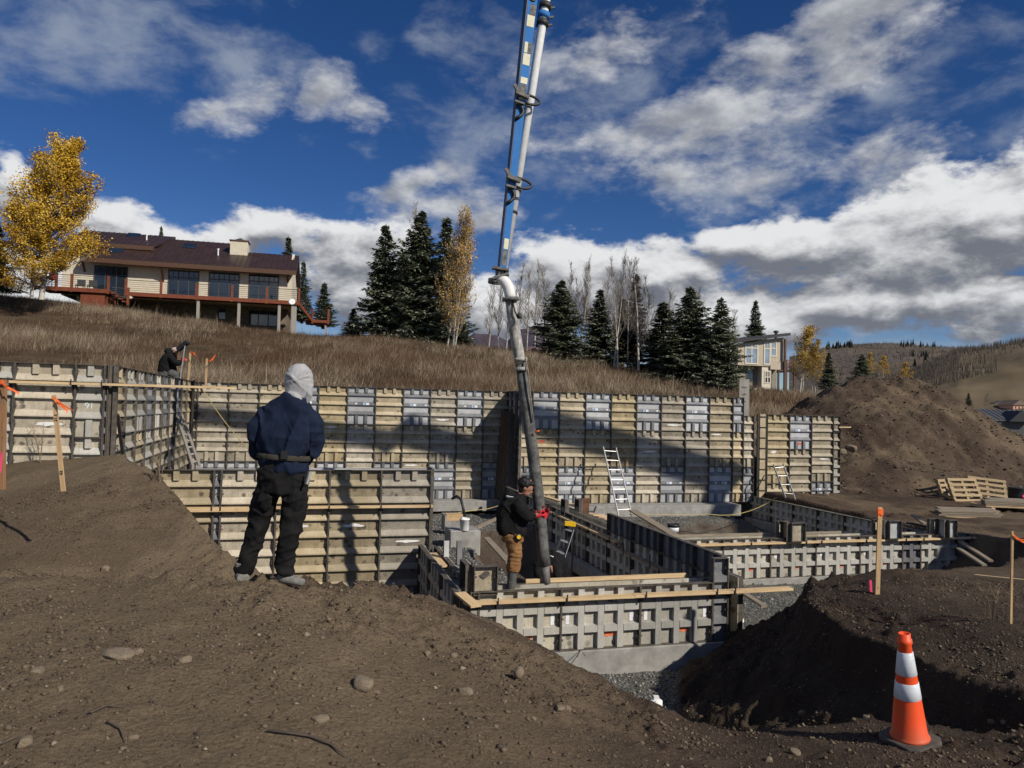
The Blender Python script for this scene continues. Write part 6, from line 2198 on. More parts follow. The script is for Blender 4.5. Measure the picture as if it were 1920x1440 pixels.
# ------------------------------------------------------------------ ladders
def ladder(name, bl, br, tl_, tr2, n, label, mat, rw=0.028, rd=0.055, rungs=0.024):
    bl, br, tl_, tr2 = map(Vector, (bl, br, tl_, tr2))
    t = thing(name, (bl + br) / 2, label, 'ladder')
    nrm_ = (br - bl).cross(tl_ - bl).normalized()
    o_ = Vector(t.location)
    for a_, b_ in ((bl, tl_), (br, tr2)):
        board('rail', a_ - o_, b_ - o_, rw, rd, mat, t, up=nrm_)
    for k_ in range(n):
        f = (k_ + .6) / n
        a_, b_ = bl.lerp(tl_, f) - o_, br.lerp(tr2, f) - o_
        MB().tube([a_, b_], rungs / 2, 8).build('rung', mat, t)
    return t


LA = ladder('ladder', P(1160, 968, 22.6), P(1184.5, 966, 22.75), P(1131, 838, 24.2), P(1155, 840, 24.35), 7, 'tall silver aluminium ladder leaning on the far form wall', MAT['alu'])
LB = ladder('ladder', P(1473, 934, 24.6), P(1491, 937, 24.7), P(1450, 871, 25.9), P(1468, 869, 26.0), 4, 'short silver ladder standing behind the long shaded right wall', MAT['alu'])
LC = ladder('ladder', P(362, 876, 15.2), P(374, 874, 15.35), P(329, 770, 20.5), P(340, 775, 20.7), 9, 'weathered grey ladder leaning in the corner behind the left form wall', MAT['post'], .05, .06, .05)
# folding step ladder in the shaded trench
sy = 12.6
sl = thing('step_ladder', P(1040, 1092, sy), 'black folding step ladder with yellow top standing in the shaded trench', 'ladder')
o_ = Vector(sl.location)
tl1, tl2 = P(1063, 978, sy), P(1078, 984, sy)
bl1, bl2 = P(1024, 1085, sy - .2), P(1044, 1090, sy - .2)
for a_, b_ in ((bl1, tl1), (bl2, tl2)):
    board('front_rail', a_ - o_, b_ - o_, .03, .07, MAT['black'], sl, up=(0, -1, 0))
for k_ in range(5):
    f = (k_ + .4) / 5
    board('step', bl1.lerp(tl1, f) - o_, bl2.lerp(tl2, f) - o_, .08, .025, MAT['alu'], sl)
for a_, b_ in ((P(1056, 1088, sy + .5), tl1), (P(1070, 1088, sy + .5), tl2)):
    board('rear_rail', a_ - o_, b_ - o_, .03, .05, MAT['black'], sl, up=(0, -1, 0))
m1_, m2_ = P(1059, 981, sy - .05), P(1079, 983, sy - .05)
board('top_cap', m1_ - o_, m2_ - o_, .14, .06, MAT['yellow'], sl)
lab_a, lab_b = bl2.lerp(tl2, .38) - o_ + Vector((0, -.05, 0)), bl2.lerp(tl2, .92) - o_ + Vector((0, -.05, 0))
board('rail_sticker', lab_a, lab_b, .004, .055, MAT['white_sticker'], sl, up=(0, -1, 0))

# ------------------------------------------------------------------ traffic cone


def scuffed(name, base, dirt, rough):
    m, nt, b = new_mat(name, rough, 0.0, 0.4)
    v = coords(nt)
    n = tnoise(nt, v, 9, 7, .72)
    sc = tnoise(nt, coords(nt, (1, 1, .25)), 38, 3, .7)
    c = mixc(nt, ramp(nt, n, [(.52, 0.0), (.72, .55)]), base, dirt)
    c = mixc(nt, ramp(nt, sc, [(.60, 0.0), (.74, .5)]), c, dirt)
    sp = nt.nodes.new('ShaderNodeSeparateXYZ')
    nt.links.new(v, sp.inputs[0])
    low = math_n(nt, 'ADD', sp.outputs[2], math_n(nt, 'MULTIPLY', n, .22))
    c = mixc(nt, ramp(nt, low, [(.12, .65), (.24, 0.0)]), c, dirt)
    col_in(nt, b, c)
    bump(nt, b, n, .12, .01)
    return m


MAT['cone'] = scuffed('cone_orange', (0.84, 0.085, 0.018), (0.42, 0.13, 0.06), 0.5)
MAT['cone_band'] = scuffed('reflective_white', (0.62, 0.65, 0.69), (0.36, 0.33, 0.29), 0.4)
MAT['cone_base'] = simple('rubber_base', (0.045, 0.04, 0.035), (0.12, 0.105, 0.09), 12, 0.85)
cb_ = P(1706, 1388, 4.9)
cone = thing('traffic_cone', (cb_.x, cb_.y, cb_.z), 'orange traffic cone with two white bands in the front right corner', 'traffic cone')
cone.rotation_euler = (R(1), R(-6.2), R(24))
H = .70
R0, R1 = .112, .030


def rad_at(z):
    return R0 + (R1 - R0) * (z / H)


mb = MB()
w_ = .152
mb.prism([(-w_, -w_ + .05), (-w_ + .05, -w_), (w_ - .05, -w_), (w_, -w_ + .05), (w_, w_ - .05), (w_ - .05, w_), (-w_ + .05, w_), (-w_, w_ - .05)], 2, -.005, .028)
bo = mb.build('base', MAT['cone_base'], cone)
bv = bo.modifiers.new('edge', 'BEVEL')
bv.width = .01
bv.segments = 2
MB().lathe([(R0 + .010, .026), (R0 + .004, .04), (rad_at(.05), .055), (rad_at(.63), .63), (.046, .64), (.043, .665), (.036, .668), (.037, .70), (.030, .702), (.028, .69)], 36).build('body', MAT['cone'], cone, True)
for z0_, z1_ in ((.285, .39), (.438, .585)):
    MB().lathe([(rad_at(z0_) + .0005, z0_), (rad_at(z0_) + .003, z0_ + .002), (rad_at(z1_) + .003, z1_ - .002), (rad_at(z1_) + .0005, z1_)], 36).build('reflective_band', MAT['cone_band'], cone, True)


# ------------------------------------------------------------------ stakes and flags
def ribbon(parent, pts, w, mat, origin):
    """flagging tape: a crumpled strip through world points"""
    pts = [Vector(p) - Vector(origin) for p in pts]
    v, f = [], []
    for i, p in enumerate(pts):
        u = Vector((.15 * math.sin(i * 2.1), .35 * math.cos(i * 1.7), 1)).normalized() * w / 2
        v += [p - u, p + u]
    n = len(pts)
    f = [(2 * i, 2 * i + 2, 2 * i + 3, 2 * i + 1) for i in range(n - 1)]
    o = MB().add(v, f).build('flagging_tape', mat, parent)
    sm = o.modifiers.new('thick', 'SOLIDIFY')
    sm.thickness = .003
    return o


def stake(px0, py0, px1, py1, y0, y1, w, mat, label, tape=None, tapes=(), name='survey_stake', t=None, group=None):
    a_, b_ = P(px0, py0, y0), P(px1, py1, y1)
    s = thing(name, a_, label, 'stake', group)
    d_ = (a_ - b_).normalized()
    board('shaft', Vector((0, 0, 0)) + d_ * .12, b_ - a_, w, t or w * .45, mat, s, up=(0, -1, 0))
    for (pts, tw, m_) in tapes:
        ribbon(s, pts, tw, m_, a_)
    return s, a_, b_


O = MAT['orange']
sx, a_, b_ = stake(0, 900, 3, 712, 9.6, 9.6, .11, MAT['red_stake_wood'], 'dark reddish post with orange ribbon at the left edge', t=.06, tapes=[([P(3, 717, 9.5), P(14, 727, 9.45), P(24, 731, 9.5), P(36, 738, 9.55)], .035, O), ([P(-6, 719, 9.55), P(4, 716, 9.53), P(9, 722, 9.55)], .06, O)])
sx, a_, b_ = stake(117, 902, 101, 741, 8.8, 8.8, .052, MAT['stake_wood'], 'pale lath stake with orange ribbon in the left dirt bank', t=.015, tapes=[([P(104, 750, 8.75), P(112, 757, 8.75), P(121, 765, 8.78), P(127, 772, 8.8)], .05, O), ([P(97, 746, 8.77), P(104, 747, 8.76)], .022, O), ([P(104, 752, 8.75), P(118, 759, 8.7), P(137, 770, 8.7)], .016, O)])
for k_, (py, txt) in enumerate(((790, '21.5'), (890, '62'))):
    c_ = b_.lerp(a_, (py - 741) / (902 - 741)) - a_
    put('handwriting', text_mesh('handwriting', txt, .05, MAT['black']), sx, (c_.x + .015, c_.y - .0115, c_.z), (R(90), R(-90), 0))
stake(353, 712, 357, 661, 22.6, 22.6, .055, MAT['stake_wood'], 'lath stake with orange tip right of the crouching worker', tapes=[([P(357, 661, 22.5), P(363, 663, 22.4), P(368, 668, 22.4)], .05, O), ([P(356, 660, 22.5), P(362, 661, 22.4), P(365, 662, 22.4)], .04, O)])
stake(386, 720, 388, 672, 22.9, 22.9, .055, MAT['stake_wood'], 'brown stake with loose orange ribbon above the far left wall', tapes=[([P(389, 675, 22.8), P(394, 677, 22.7), P(399, 673, 22.7), P(404, 666, 22.7)], .05, O)])
sx, a_, b_ = stake(1645, 1111, 1650, 951, 9.6, 9.6, .055, MAT['stake_wood'], 'tall stake with orange-red tip on the right dirt mound', tapes=[([P(1646, 957, 9.56), P(1651, 960, 9.55), P(1652, 968, 9.56), P(1648, 964, 9.56)], .06, O)])
MB().box((-.034, -.022, b_.z - a_.z - .10), (.034, .022, b_.z - a_.z - .02)).build('paint_band', O, sx).location = (b_.x - a_.x, b_.y - a_.y, 0)
stake(1895, 1172, 1898, 996, 7.6, 7.6, .022, MAT['stake_wood'], 'thin grade stake with orange ribbon at the right edge', t=.02, tapes=[([P(1899, 1003, 7.58), P(1906, 1008, 7.57), P(1914, 1014, 7.58), P(1925, 1018, 7.6)], .02, O), ([P(1899, 1004, 7.58), P(1908, 1012, 7.59), P(1922, 1012, 7.6)], .010, O)])
stake(1633, 1109, 1632, 1088, 9.7, 9.7, .03, MAT['pink'], 'small pink marker whisker beside the orange-tipped stake', name='marker_whisker')
stake(2, 868, 4, 848, 9.4, 9.4, .022, MAT['pink'], 'pink marker pin at the foot of the left post', name='marker_whisker')
stake(1112, 742, 1122, 704, 33, 33, .12, MAT['old_lumber'], 'leaning grey post in the grass above the far wall', name='old_post')
stake(1188, 718, 1196, 706, 38, 38, .07, MAT['black'], 'thin dark leaning rod in the grass by the spruces', name='old_post')

# ------------------------------------------------------------------ buckets, pipes, lumber
def bucket(c_, r, h, label, mat, band=None):
    b_ = thing('bucket', c_, label, 'bucket')
    MB().lathe([(r * .85, 0), (r * .88, .004), (r, h * .86), (r * 1.06, h * .87), (r * 1.06, h * .93), (r, h * .94), (r * 1.02, h), (r * .95, h), (r * .9, h * .9)], 20).build('pail', mat, b_, True)
    if band:
        MB().lathe([(r * .955, h * .35), (r * .985, h * .78), (r * .96, h * .78)], 20).build('label_band', band, b_, True)
    pts = [(r * 1.03 * math.cos(a), -r * .25 - .02, h * .88 + r * .5 * math.sin(a) * -1) for a in np.linspace(.1, math.pi - .1, 9)]
    MB().tube(pts, .005, 5).build('handle', MAT['steel'], b_)
    return b_


c_ = P(871, 986, 16.0)
bucket((c_.x, c_.y, PAD_TOP.z + .002), .105, .26, 'small white bucket on the square concrete pad', MAT['white'])
pts = [P(848, 935, 16.3), P(856, 930, 16.2), P(864, 936, 16.1), P(868, 950, 16.0), P(871, 968, 16.0)]
tag(MB().tube(pts, .03, 10).build('black_hose', MAT['black'], None, True), 'short black hose bending from the form into the white bucket', 'hose')
c_ = P(1262, 1004, 21.0)
bucket((c_.x, c_.y, c_.z), .16, .32, 'black-topped bucket with white label on the earth bank', MAT['black'], MAT['white_sticker'])
c_ = P(1377, 1141, 12.6)
bucket((c_.x, c_.y, gz(c_.x, c_.y)), .15, .36, 'white bucket behind the right end of the low front wall', MAT['white'])
c_ = P(1230, 1325, 8.6)
pv_ = thing('cleanout_pipe', (c_.x, c_.y, c_.z - .3), 'white capped plumbing pipe rising from the gravel trench', 'pipe')
MB().lathe([(.06, -.4), (.06, .26), (.072, .26), (.072, .37), (.05, .385)], 18).build('pipe', MAT['white'], pv_, True)
MB().box((-.03, -.03, .38), (.03, .03, .42)).build('cap_nut', MAT['white'], pv_)

for (nm, a_, b_, w, t, m_, lab) in [
        ('plank', P(1186, 957, 22.3), P(1292, 1020, 17.2), .24, .04, 'old_lumber', 'long weathered plank sloping down from the ladder foot to the low wall'),
        ('plank', P(1000, 925, 20.5), P(1085, 950, 18.9), .14, .04, 'lumber', 'raw board lying on the far end of the long low wall'),
        ('plank', P(893, 990, 16.5), P(940, 968, 18.5), .10, .04, 'old_lumber', 'dark board lying on the gravel left of the hose worker'),
        ('plank', P(912, 1008, 15.0), P(955, 1055, 12.6), .12, .03, 'old_lumber', 'dark board sunk in the gravel behind the hose worker'),
        ('plank', P(1385, 1106, 13.4), P(1433, 1137, 12.5), .10, .04, 'old_lumber', 'grey brace board lying on the gravel beside the white bucket'),
        ('plank', P(1797, 1028, 17.6), P(1846, 1060, 16.2), .10, .04, 'old_lumber', 'grey brace board leaning at the right end of the low wall, front one'),
        ('plank', P(1800, 1015, 17.9), P(1858, 1052, 16.4), .10, .04, 'old_lumber', 'grey brace board leaning at the right end of the low wall, rear one'),
        ('plank', P(1572, 944, 26.2), P(1660, 943, 26.4), .10, .06, 'lumber', 'pale board sticking out level from the end of the far wall'),
        ('plank', P(1573, 801, 27.0), P(1595, 801, 27.1), .06, .04, 'lumber', 'short board end sticking out near the top of the far wall'),
        ('plank', P(1828, 1081, 11.0), P(1935, 1092, 10.4), .06, .06, 'lumber', 'raw timber lying on the right dirt mound'),
        ('plank', P(1711, 966, 19.5), P(1735, 983, 18.3), .09, .04, 'old_lumber', 'grey board leaning behind the low right wall'),
        ('plank', P(1700, 980, 19.0), P(1770, 993, 18.4), .12, .04, 'steel', 'dark steel channel lying behind the low right wall'),
]:
    tag(board(nm, a_, b_, w, t, MAT[m_]), lab, 'plank')
for k_ in range(7):
    f = k_ / 6
    a_, b_ = P(1096 + 62 * f, 962 + 20 * f, 19.2 - 2.0 * f), P(1128 + 48 * f, 964 + 22 * f, 19.8 - 2.2 * f)
    tag(board('short_board', a_, b_, .20, .03, MAT['lumber' if k_ % 2 else 'ply']), 'scrap board behind the long low wall, %s from the rusty form box' % ordinal(k_), 'board', 'scrap boards behind the long low wall')


def rope(name, pts, r, mat, label, cat='rope'):
    return tag(MB().tube(pts, r, 6).build(name, mat, None, True), label, cat)


def sag(a_, b_, s, n=14):
    return [a_.lerp(b_, i / n) - Vector((0, 0, s * 4 * (i / n) * (1 - i / n))) for i in range(n + 1)]


rope('yellow_rope', sag(P(1180, 964, 22.4), P(1330, 964, 22.6), .02) + sag(P(1330, 964, 22.6), P(1457, 932, 23.4), .22)[1:], .010, MAT['rope'], 'yellow cord sagging along the footing to the shaded right wall')
rope('yellow_rope', [P(848, 963, 20), P(880, 958, 20.5), P(915, 954, 21), P(936, 948, 21.5)], .009, MAT['rope'], 'yellow cord lying on the gravel behind the white bucket')
rope('yellow_rope', sag(P(375, 722, 22.2), P(478, 855, 18.5), .12), .011, MAT['rope'], 'yellow cord slanting down across the far left wall')
# steel pins and rod on the front footing
rope('rebar_pin', [P(1082, 1232, 10.55), P(1089, 1218, 10.75), P(1097, 1230, 10.55)], .006, MAT['steel'], 'bent steel wire standing at the edge of the dirt bank', 'wire')

# pallets and timber stack beyond the right wall
def pallet(c_, rz, tilt, label, w=1.2, dp=1.0):
    t = thing('pallet', c_, label, 'pallet', 'pallets beyond the right wall', rz)
    t.rotation_euler = (tilt[0], tilt[1], rz)
    for x in (-w / 2 + .05, 0, w / 2 - .05):
        MB().box((x - .045, -dp / 2, .02), (x + .045, dp / 2, .11)).build('stringer', MAT['pallet'], t)
    for k_ in range(6):
        y0 = -dp / 2 + k_ * (dp - .1) / 5
        MB().box((-w / 2, y0, .112), (w / 2, y0 + .10, .13)).build('deck_board', MAT['pallet'], t)
    for k_ in range(3):
        y0 = -dp / 2 + k_ * (dp - .1) / 2
        MB().box((-w / 2, y0, 0), (w / 2, y0 + .10, .018)).build('bottom_board', MAT['pallet'], t)
    return t


c_ = P(1808, 950, 27.0)
pallet((c_.x, c_.y, c_.z + .46), R(8), (R(62), 0), 'wooden pallet tipped up beyond the right wall, left one', 1.15, 1.1)
c_ = P(1850, 948, 27.2)
pallet((c_.x, c_.y, c_.z + .45), R(-14), (R(58), R(6)), 'wooden pallet tipped up beyond the right wall, right one', 1.25, 1.1)
c_ = P(1788, 945, 27.6)
pallet((c_.x, c_.y + .5, c_.z + .35), R(30), (R(70), 0), 'wooden pallet leaning behind the other tipped pallets', .9, 1.0)
for i, (px0, px1, py, y_, lab) in enumerate([(1762, 1882, 974, 22.5, 'flat stack of old boards on blocks beyond the low right wall'), (1848, 1940, 954, 24.0, 'second board stack near the right edge')]):
    a_, b_ = P(px0, py, y_), P(px1, py + 4, y_ - .2)
    s_ = thing('lumber_stack', a_, lab, 'lumber stack')
    for k_ in range(4):
        for j_ in range(3):
            off = Vector((random.uniform(-.1, .1) + .2 * j_, .35 * j_, .10 + .055 * k_))
            board('stacked_board', off, (b_ - a_) * random.uniform(.82, 1) + off, .30, .045, MAT['lumber' if (k_ * 3 + j_) % 4 == 0 else 'old_lumber'], s_)
    for f in (.1, .8):
        board('block', (b_ - a_) * f + Vector((0, -.15, .04)), (b_ - a_) * f + Vector((0, 1.0, .04)), .12, .10, MAT['lumber'], s_)
c_ = P(1910, 946, 27.5)
t_ = thing('fuel_tank', (c_.x, c_.y, c_.z), 'dark drum with a red diamond placard at the right edge', 'drum')
MB().lathe([(.33, 0), (.34, .02), (.33, .04), (.33, .28), (.34, .3), (.33, .32), (.33, .58), (.34, .6), (.32, .62)], 20).build('drum', MAT['black'], t_, True)
pd = MB().prism([(-.11, .34), (0, .45), (.11, .34), (0, .23)], 1, -.342, -.339).build('placard', MAT['pink'], t_)
# sticks and roots on the foreground dirt
for i, (pts, r_) in enumerate([([(500, 1378), (540, 1380), (580, 1387), (620, 1403), (650, 1424)], .010), ([(200, 1360), (225, 1372), (235, 1395)], .008), ([(0, 1400), (18, 1392), (33, 1386)], .008), ([(170, 1340), (200, 1328), (230, 1330)], .008), ([(70, 1136), (85, 1131), (100, 1127)], .008)]):
    w3 = []
    for (px, py) in pts:
        rr = ray(px, py)
        ts = np.linspace(2.2, 9, 500)
        g_ = ground_z(rr.x / rr.y * ts, ts)[0]
        t = ts[np.argmax(rr.z / rr.y * ts < g_)]
        w3.append((rr.x / rr.y * t, t, gz(rr.x / rr.y * t, t) + r_ * 1.3))
    r_ *= .62
    tag(MB().tube(w3, [r_ * 1.0] * (len(w3) - 1) + [r_ * .4], 6).build('stick', MAT['bark' if i else 'bark'], None, True), ['long dark root curving across the bottom of the dirt', 'short curved root near the bottom left', 'pale broken stick at the left edge', 'thin stick lying in the left foreground', 'thin twig lying near the left bank'][i], 'stick')

# dry weeds on the left bank
MAT['weed'] = flat('dry_weed_stem', (0.20, 0.145, 0.09), .9)
for i, (px, py, h_, lab) in enumerate([(52, 862, .55, 'dry weed on the left bank nearest the dark post'), (76, 868, .75, 'tallest dry weed on the left bank beside the lath stake'), (300, 905, .4, 'short dry weed near the right shoulder of the left bank'), (1860, 1165, .35, 'dry weed clump on the right mound beside the thin stake')]):
    rr = ray(px, py)
    ts = np.linspace(5, 13, 900)
    g_ = ground_z(rr.x / rr.y * ts, ts)[0]
    hit = np.argmax(rr.z / rr.y * ts < g_)
    t = ts[hit] if rr.z / rr.y * ts[hit] < g_[hit] else (11.5 if px < 900 else 7.4)
    x0_, z0_ = rr.x / rr.y * t, gz(rr.x / rr.y * t, t)
    wd = thing('dry_weed', (x0_, t, z0_), lab, 'weed')
    mb = MB()
    for k_ in range(7):
        an, ln = random.uniform(0, 6.28), h_ * random.uniform(.55, 1)
        tip = Vector((math.cos(an) * .25 * ln, math.sin(an) * .25 * ln, ln))
        mid = tip * .5 + Vector((0, 0, .06))
        mb.tube([Vector((0, 0, -.03)), mid, tip], [.005, .004, .002], 4)
        for q_ in range(5):
            b_ = mid.lerp(tip, random.random())
            mb.tube([b_, b_ + Vector((random.uniform(-.1, .1), random.uniform(-.1, .1), random.uniform(.02, .12)))], [.003, .0015], 3)
    mb.build('stems', MAT['weed'], wd)
# ------------------------------------------------------------------ people
def cloth(name, c1_, c2_, rough=0.9, fold=0.4, weave=220):
    m, nt, b = new_mat(name, rough, 0.0, 0.12)
    v = coords(nt)
    n = tnoise(nt, v, 5, 5, .6)
    col_in(nt, b, ramp(nt, n, [(0.3, c1_), (0.7, c2_)]))
    h = math_n(nt, 'ADD', math_n(nt, 'MULTIPLY', tnoise(nt, coords(nt, (1, 1, .6)), 7, 5, .55, 1.2), fold * 5), math_n(nt, 'MULTIPLY', tnoise(nt, v, weave, 2), .03))
    bump(nt, b, h, .55, .012)
    return m


MAT['navy'] = cloth('navy_softshell', (0.008, 0.0135, 0.030), (0.0135, 0.021, 0.044))
MAT['blackcloth'] = cloth('black_workwear', (0.0075, 0.0075, 0.008), (0.016, 0.0155, 0.0155))
MAT['hood'] = cloth('grey_hood', (0.30, 0.30, 0.31), (0.40, 0.40, 0.41), fold=.35)
MAT['duck'] = cloth('brown_duck_canvas', (0.17, 0.085, 0.034), (0.27, 0.145, 0.062))
MAT['greycloth'] = cloth('grey_trousers', (0.06, 0.06, 0.058), (0.12, 0.118, 0.11))
MAT['belt'] = cloth('canvas_belt', (0.030, 0.028, 0.023), (0.055, 0.05, 0.04))
MAT['boot'] = simple('dusty_boot', (0.12, 0.115, 0.105), (0.25, 0.24, 0.22), 16, .9, bmp=.3)
MAT['rubber'] = simple('rubber_boot', (0.055, 0.055, 0.052), (0.13, 0.128, 0.118), 10, .75, bmp=.2)
MAT['skin'] = simple('skin', (0.30, 0.145, 0.095), (0.40, 0.20, 0.135), 8, .6, rand=False)
MAT['hair'] = simple('black_hair', (0.006, 0.005, 0.005), (0.014, 0.012, 0.011), 60, .55)
MAT['glove'] = simple('red_glove', (0.42, 0.012, 0.022), (0.60, 0.03, 0.04), 22, .8)
MAT['cap'] = flat('pale_cap', (0.42, 0.36, 0.32), .9)


def soft(name, mb, mat, parent, voxel=0.012, smooth=6, fold=None, seed=0):
    """union the shapes into one continuous skin, relax it, then press cloth folds into it"""
    o = mb.build(name, mat, parent, True, True)
    rm = o.modifiers.new('union', 'REMESH')
    rm.mode = 'VOXEL'
    rm.voxel_size = voxel
    sm = o.modifiers.new('relax', 'SMOOTH')
    sm.factor = .5
    sm.iterations = smooth
    dg = bpy.context.evaluated_depsgraph_get()
    me = bpy.data.meshes.new_from_object(o.evaluated_get(dg))
    o.modifiers.clear()
    old = o.data
    o.data = me
    bpy.data.meshes.remove(old)
    me.name = name
    n = len(me.vertices)
    if fold and n:
        co = np.empty(n * 3, np.float32)
        no = np.empty(n * 3, np.float32)
        me.vertices.foreach_get('co', co)
        me.vertices.foreach_get('normal', no)
        co, no = co.reshape(-1, 3), no.reshape(-1, 3)
        h = np.zeros(n)
        for (amp, fx, fz, tl_) in fold:
            x, y, z = co[:, 0], co[:, 1], co[:, 2]
            u = x * math.cos(tl_) - z * math.sin(tl_)
            w = x * math.sin(tl_) + z * math.cos(tl_)
            r1 = vnoise(u * fx + seed, w * fz, y * fx, seed + 1)
            h += amp * (np.clip(1 - np.abs(r1 * 4.2), 0, 1) ** 1.6 * 1.4 - .15)
        co = co + no * h[:, None]
        me.vertices.foreach_set('co', co.astype(np.float32).ravel())
    me.polygons.foreach_set('use_smooth', [True] * len(me.polygons))
    me.update()
    if fold:
        sm = o.modifiers.new('relax', 'SMOOTH')
        sm.factor = .5
        sm.iterations = 2
    if not me.materials:
        me.materials.append(mat)
    return o


def ell(mb, c_, rx, ry, rz, seg=16, rot=None):
    prof = [(math.sin(a), -math.cos(a)) for a in np.linspace(0.12, math.pi - .12, 11)]
    v, f = [], []
    for (r, z) in prof:
        for k_ in range(seg):
            an = 2 * math.pi * k_ / seg
            p = Vector((rx * r * math.cos(an), ry * r * math.sin(an), rz * z))
            if rot is not None:
                p = rot @ p
            v.append(Vector(c_) + p)
    for i in range(len(prof) - 1):
        for k_ in range(seg):
            a0, a1 = i * seg + k_, i * seg + (k_ + 1) % seg
            f.append((a0, a1, a1 + seg, a0 + seg))
    f.append(tuple(range(seg - 1, -1, -1)))
    e = (len(prof) - 1) * seg
    f.append(tuple(range(e, e + seg)))
    mb.add(v, f)
    return mb


def loft(mb, rings, seg=20):
    """horizontal-ish rings: (centre, half width, half depth)"""
    v, f = [], []
    for (c_, a, b_) in rings:
        for k_ in range(seg):
            an = 2 * math.pi * k_ / seg
            ca, sa = math.cos(an), math.sin(an)
            e = .82
            v.append(Vector(c_) + Vector((a * math.copysign(abs(ca) ** e, ca), b_ * math.copysign(abs(sa) ** e, sa), 0)))
    for i in range(len(rings) - 1):
        for k_ in range(seg):
            a0, a1 = i * seg + k_, i * seg + (k_ + 1) % seg
            f.append((a0, a1, a1 + seg, a0 + seg))
    f.append(tuple(range(seg - 1, -1, -1)))
    e = (len(rings) - 1) * seg
    f.append(tuple(range(e, e + seg)))
    mb.add(v, f)
    return mb


def hand(mb, wrist, fwd, down, side, s=1.0, curl=.5):
    """palm, four bent fingers and a thumb; fwd: along the fingers, down: palm side, side: towards the thumb"""
    wrist, fwd, down, side = Vector(wrist), Vector(fwd).normalized(), Vector(down).normalized(), Vector(side).normalized()
    mb.tube([wrist - fwd * .02 * s, wrist + fwd * .03 * s, wrist + fwd * .075 * s, wrist + fwd * .095 * s], [(.028 * s, .022 * s), (.038 * s, .02 * s), (.042 * s, .018 * s), (.038 * s, .014 * s)], 10)
    for k_, (off, ln) in enumerate(((.030, .075), (.010, .085), (-.011, .08), (-.031, .062))):
        b_ = wrist + fwd * .085 * s + side * off * s
        m1 = b_ + (fwd * math.cos(curl * .6) + down * math.sin(curl * .6)) * ln * .45 * s
        m2 = m1 + (fwd * math.cos(curl * 1.7) + down * math.sin(curl * 1.7)) * ln * .33 * s
        m3 = m2 + (fwd * math.cos(curl * 2.6) + down * math.sin(curl * 2.6)) * ln * .25 * s
        mb.tube([b_, m1, m2, m3], [.0105 * s, .010 * s, .009 * s, .007 * s], 7)
    t0 = wrist + fwd * .03 * s + side * .03 * s
    t1 = t0 + (side * .8 + fwd * .5 + down * .3) * .035 * s
    t2 = t1 + (fwd * .8 + down * .6 * curl + side * .2) * .04 * s
    mb.tube([t0, t1, t2], [.014 * s, .012 * s, .009 * s], 7)


def head_mesh(mb, c_, s, face, up=Vector((0, 0, 1))):
    """skull, jaw, nose, brow, ears and neck stump; face: direction the person looks"""
    f = Vector(face).normalized()
    sd = up.cross(f).normalized()
    u = f.cross(sd).normalized()
    rot = Matrix((f, sd, u)).transposed()
    c_ = Vector(c_)
    ell(mb, c_ + u * .02 * s, .098 * s, .078 * s, .115 * s, rot=rot)
    ell(mb, c_ + f * .035 * s - u * .055 * s, .062 * s, .055 * s, .07 * s, rot=rot)
    ell(mb, c_ + f * .102 * s - u * .018 * s, .02 * s, .014 * s, .024 * s, rot=rot)
    ell(mb, c_ + f * .085 * s + u * .018 * s, .016 * s, .05 * s, .010 * s, rot=rot)
    ell(mb, c_ + f * .086 * s - u * .062 * s, .014 * s, .024 * s, .008 * s, rot=rot)
    for k_ in (-1, 1):
        ell(mb, c_ + sd * .08 * s * k_ - f * .005 * s - u * .01 * s, .02 * s, .010 * s, .032 * s, rot=rot)


# --- worker in the navy jacket, seen from behind
WY = 6.12


def W(px, py, dy=0.0):
    return P(px, py, WY + dy)


p1 = thing('person', W(508, 1090), 'worker in navy jacket and grey hood standing with his back turned on the dirt edge', 'person')
body = MB()
head_c = W(562, 712, .02)
head_mesh(body, head_c + Vector((0, 0, -.01)), .98, Vector((.75, .62, -.22)))
body.tube([W(552, 742, .0), W(545, 760, .0)], .06, 12)
body.tube([W(545, 762), W(535, 860), W(528, 890)], [.09, .09, .09], 14)
for pts in ([W(509, 774), W(482, 816, -.01), W(494, 855, .17), W(505, 862, .24)], [W(573, 776), W(586, 822, .03), W(580, 852, .16), W(566, 864, .26)]):
    body.tube(pts, [.035, .035, .032, .028], 10)
hand(body, W(505, 862, .24), (.9, .3, -.3), (0, -.2, -1), (0, 1, 0), 1.0, .5)
hand(body, W(566, 864, .26), (-.9, .3, -.3), (0, -.2, -1), (0, 1, 0), 1.0, .5)
for pts in ([W(511, 890), W(487, 965, .01), W(459, 1078, .03)], [W(547, 890), W(549, 965, -.03), W(533, 1078, -.02)]):
    body.tube(pts, [.055, .045, .035], 10)
soft('body', body, MAT['skin'], p1, .009, 3)
jk = MB()
loft(jk, [(W(531, 882), .172, .130), (W(531, 868), .178, .134), (W(532, 856), .168, .126), (W(533, 846), .186, .140), (W(535, 825), .203, .150), (W(538, 800), .205, .150), (W(540, 782), .195, .138), (W(542, 768), .183, .122), (W(544, 757), .150, .110), (W(547, 748), .100, .090), (W(552, 740), .072, .072)])
jk.tube([W(511, 773, .0), W(497, 783, -.01), W(486, 800, -.02), W(480, 818, -.01), W(486, 842, .09), (W(497, 858, .19)), W(503, 862, .22)], [.072, .072, .072, .070, .064, .056, .050], 14)
jk.tube([W(573, 774, .0), W(581, 787, .0), W(585, 806, .01), W(586, 826, .03), W(582, 848, .12), W(573, 862, .22)], [.074, .074, .073, .070, .064, .052], 14)
soft('jacket', jk, MAT['navy'], p1, .0095, 5, [(.019, 7, 1.8, .30), (.017, 5, 2.4, -.45), (.004, 14, 5, .3), (.009, 4, 9, 0.1)], 3)
bl = MB()
mbv = []
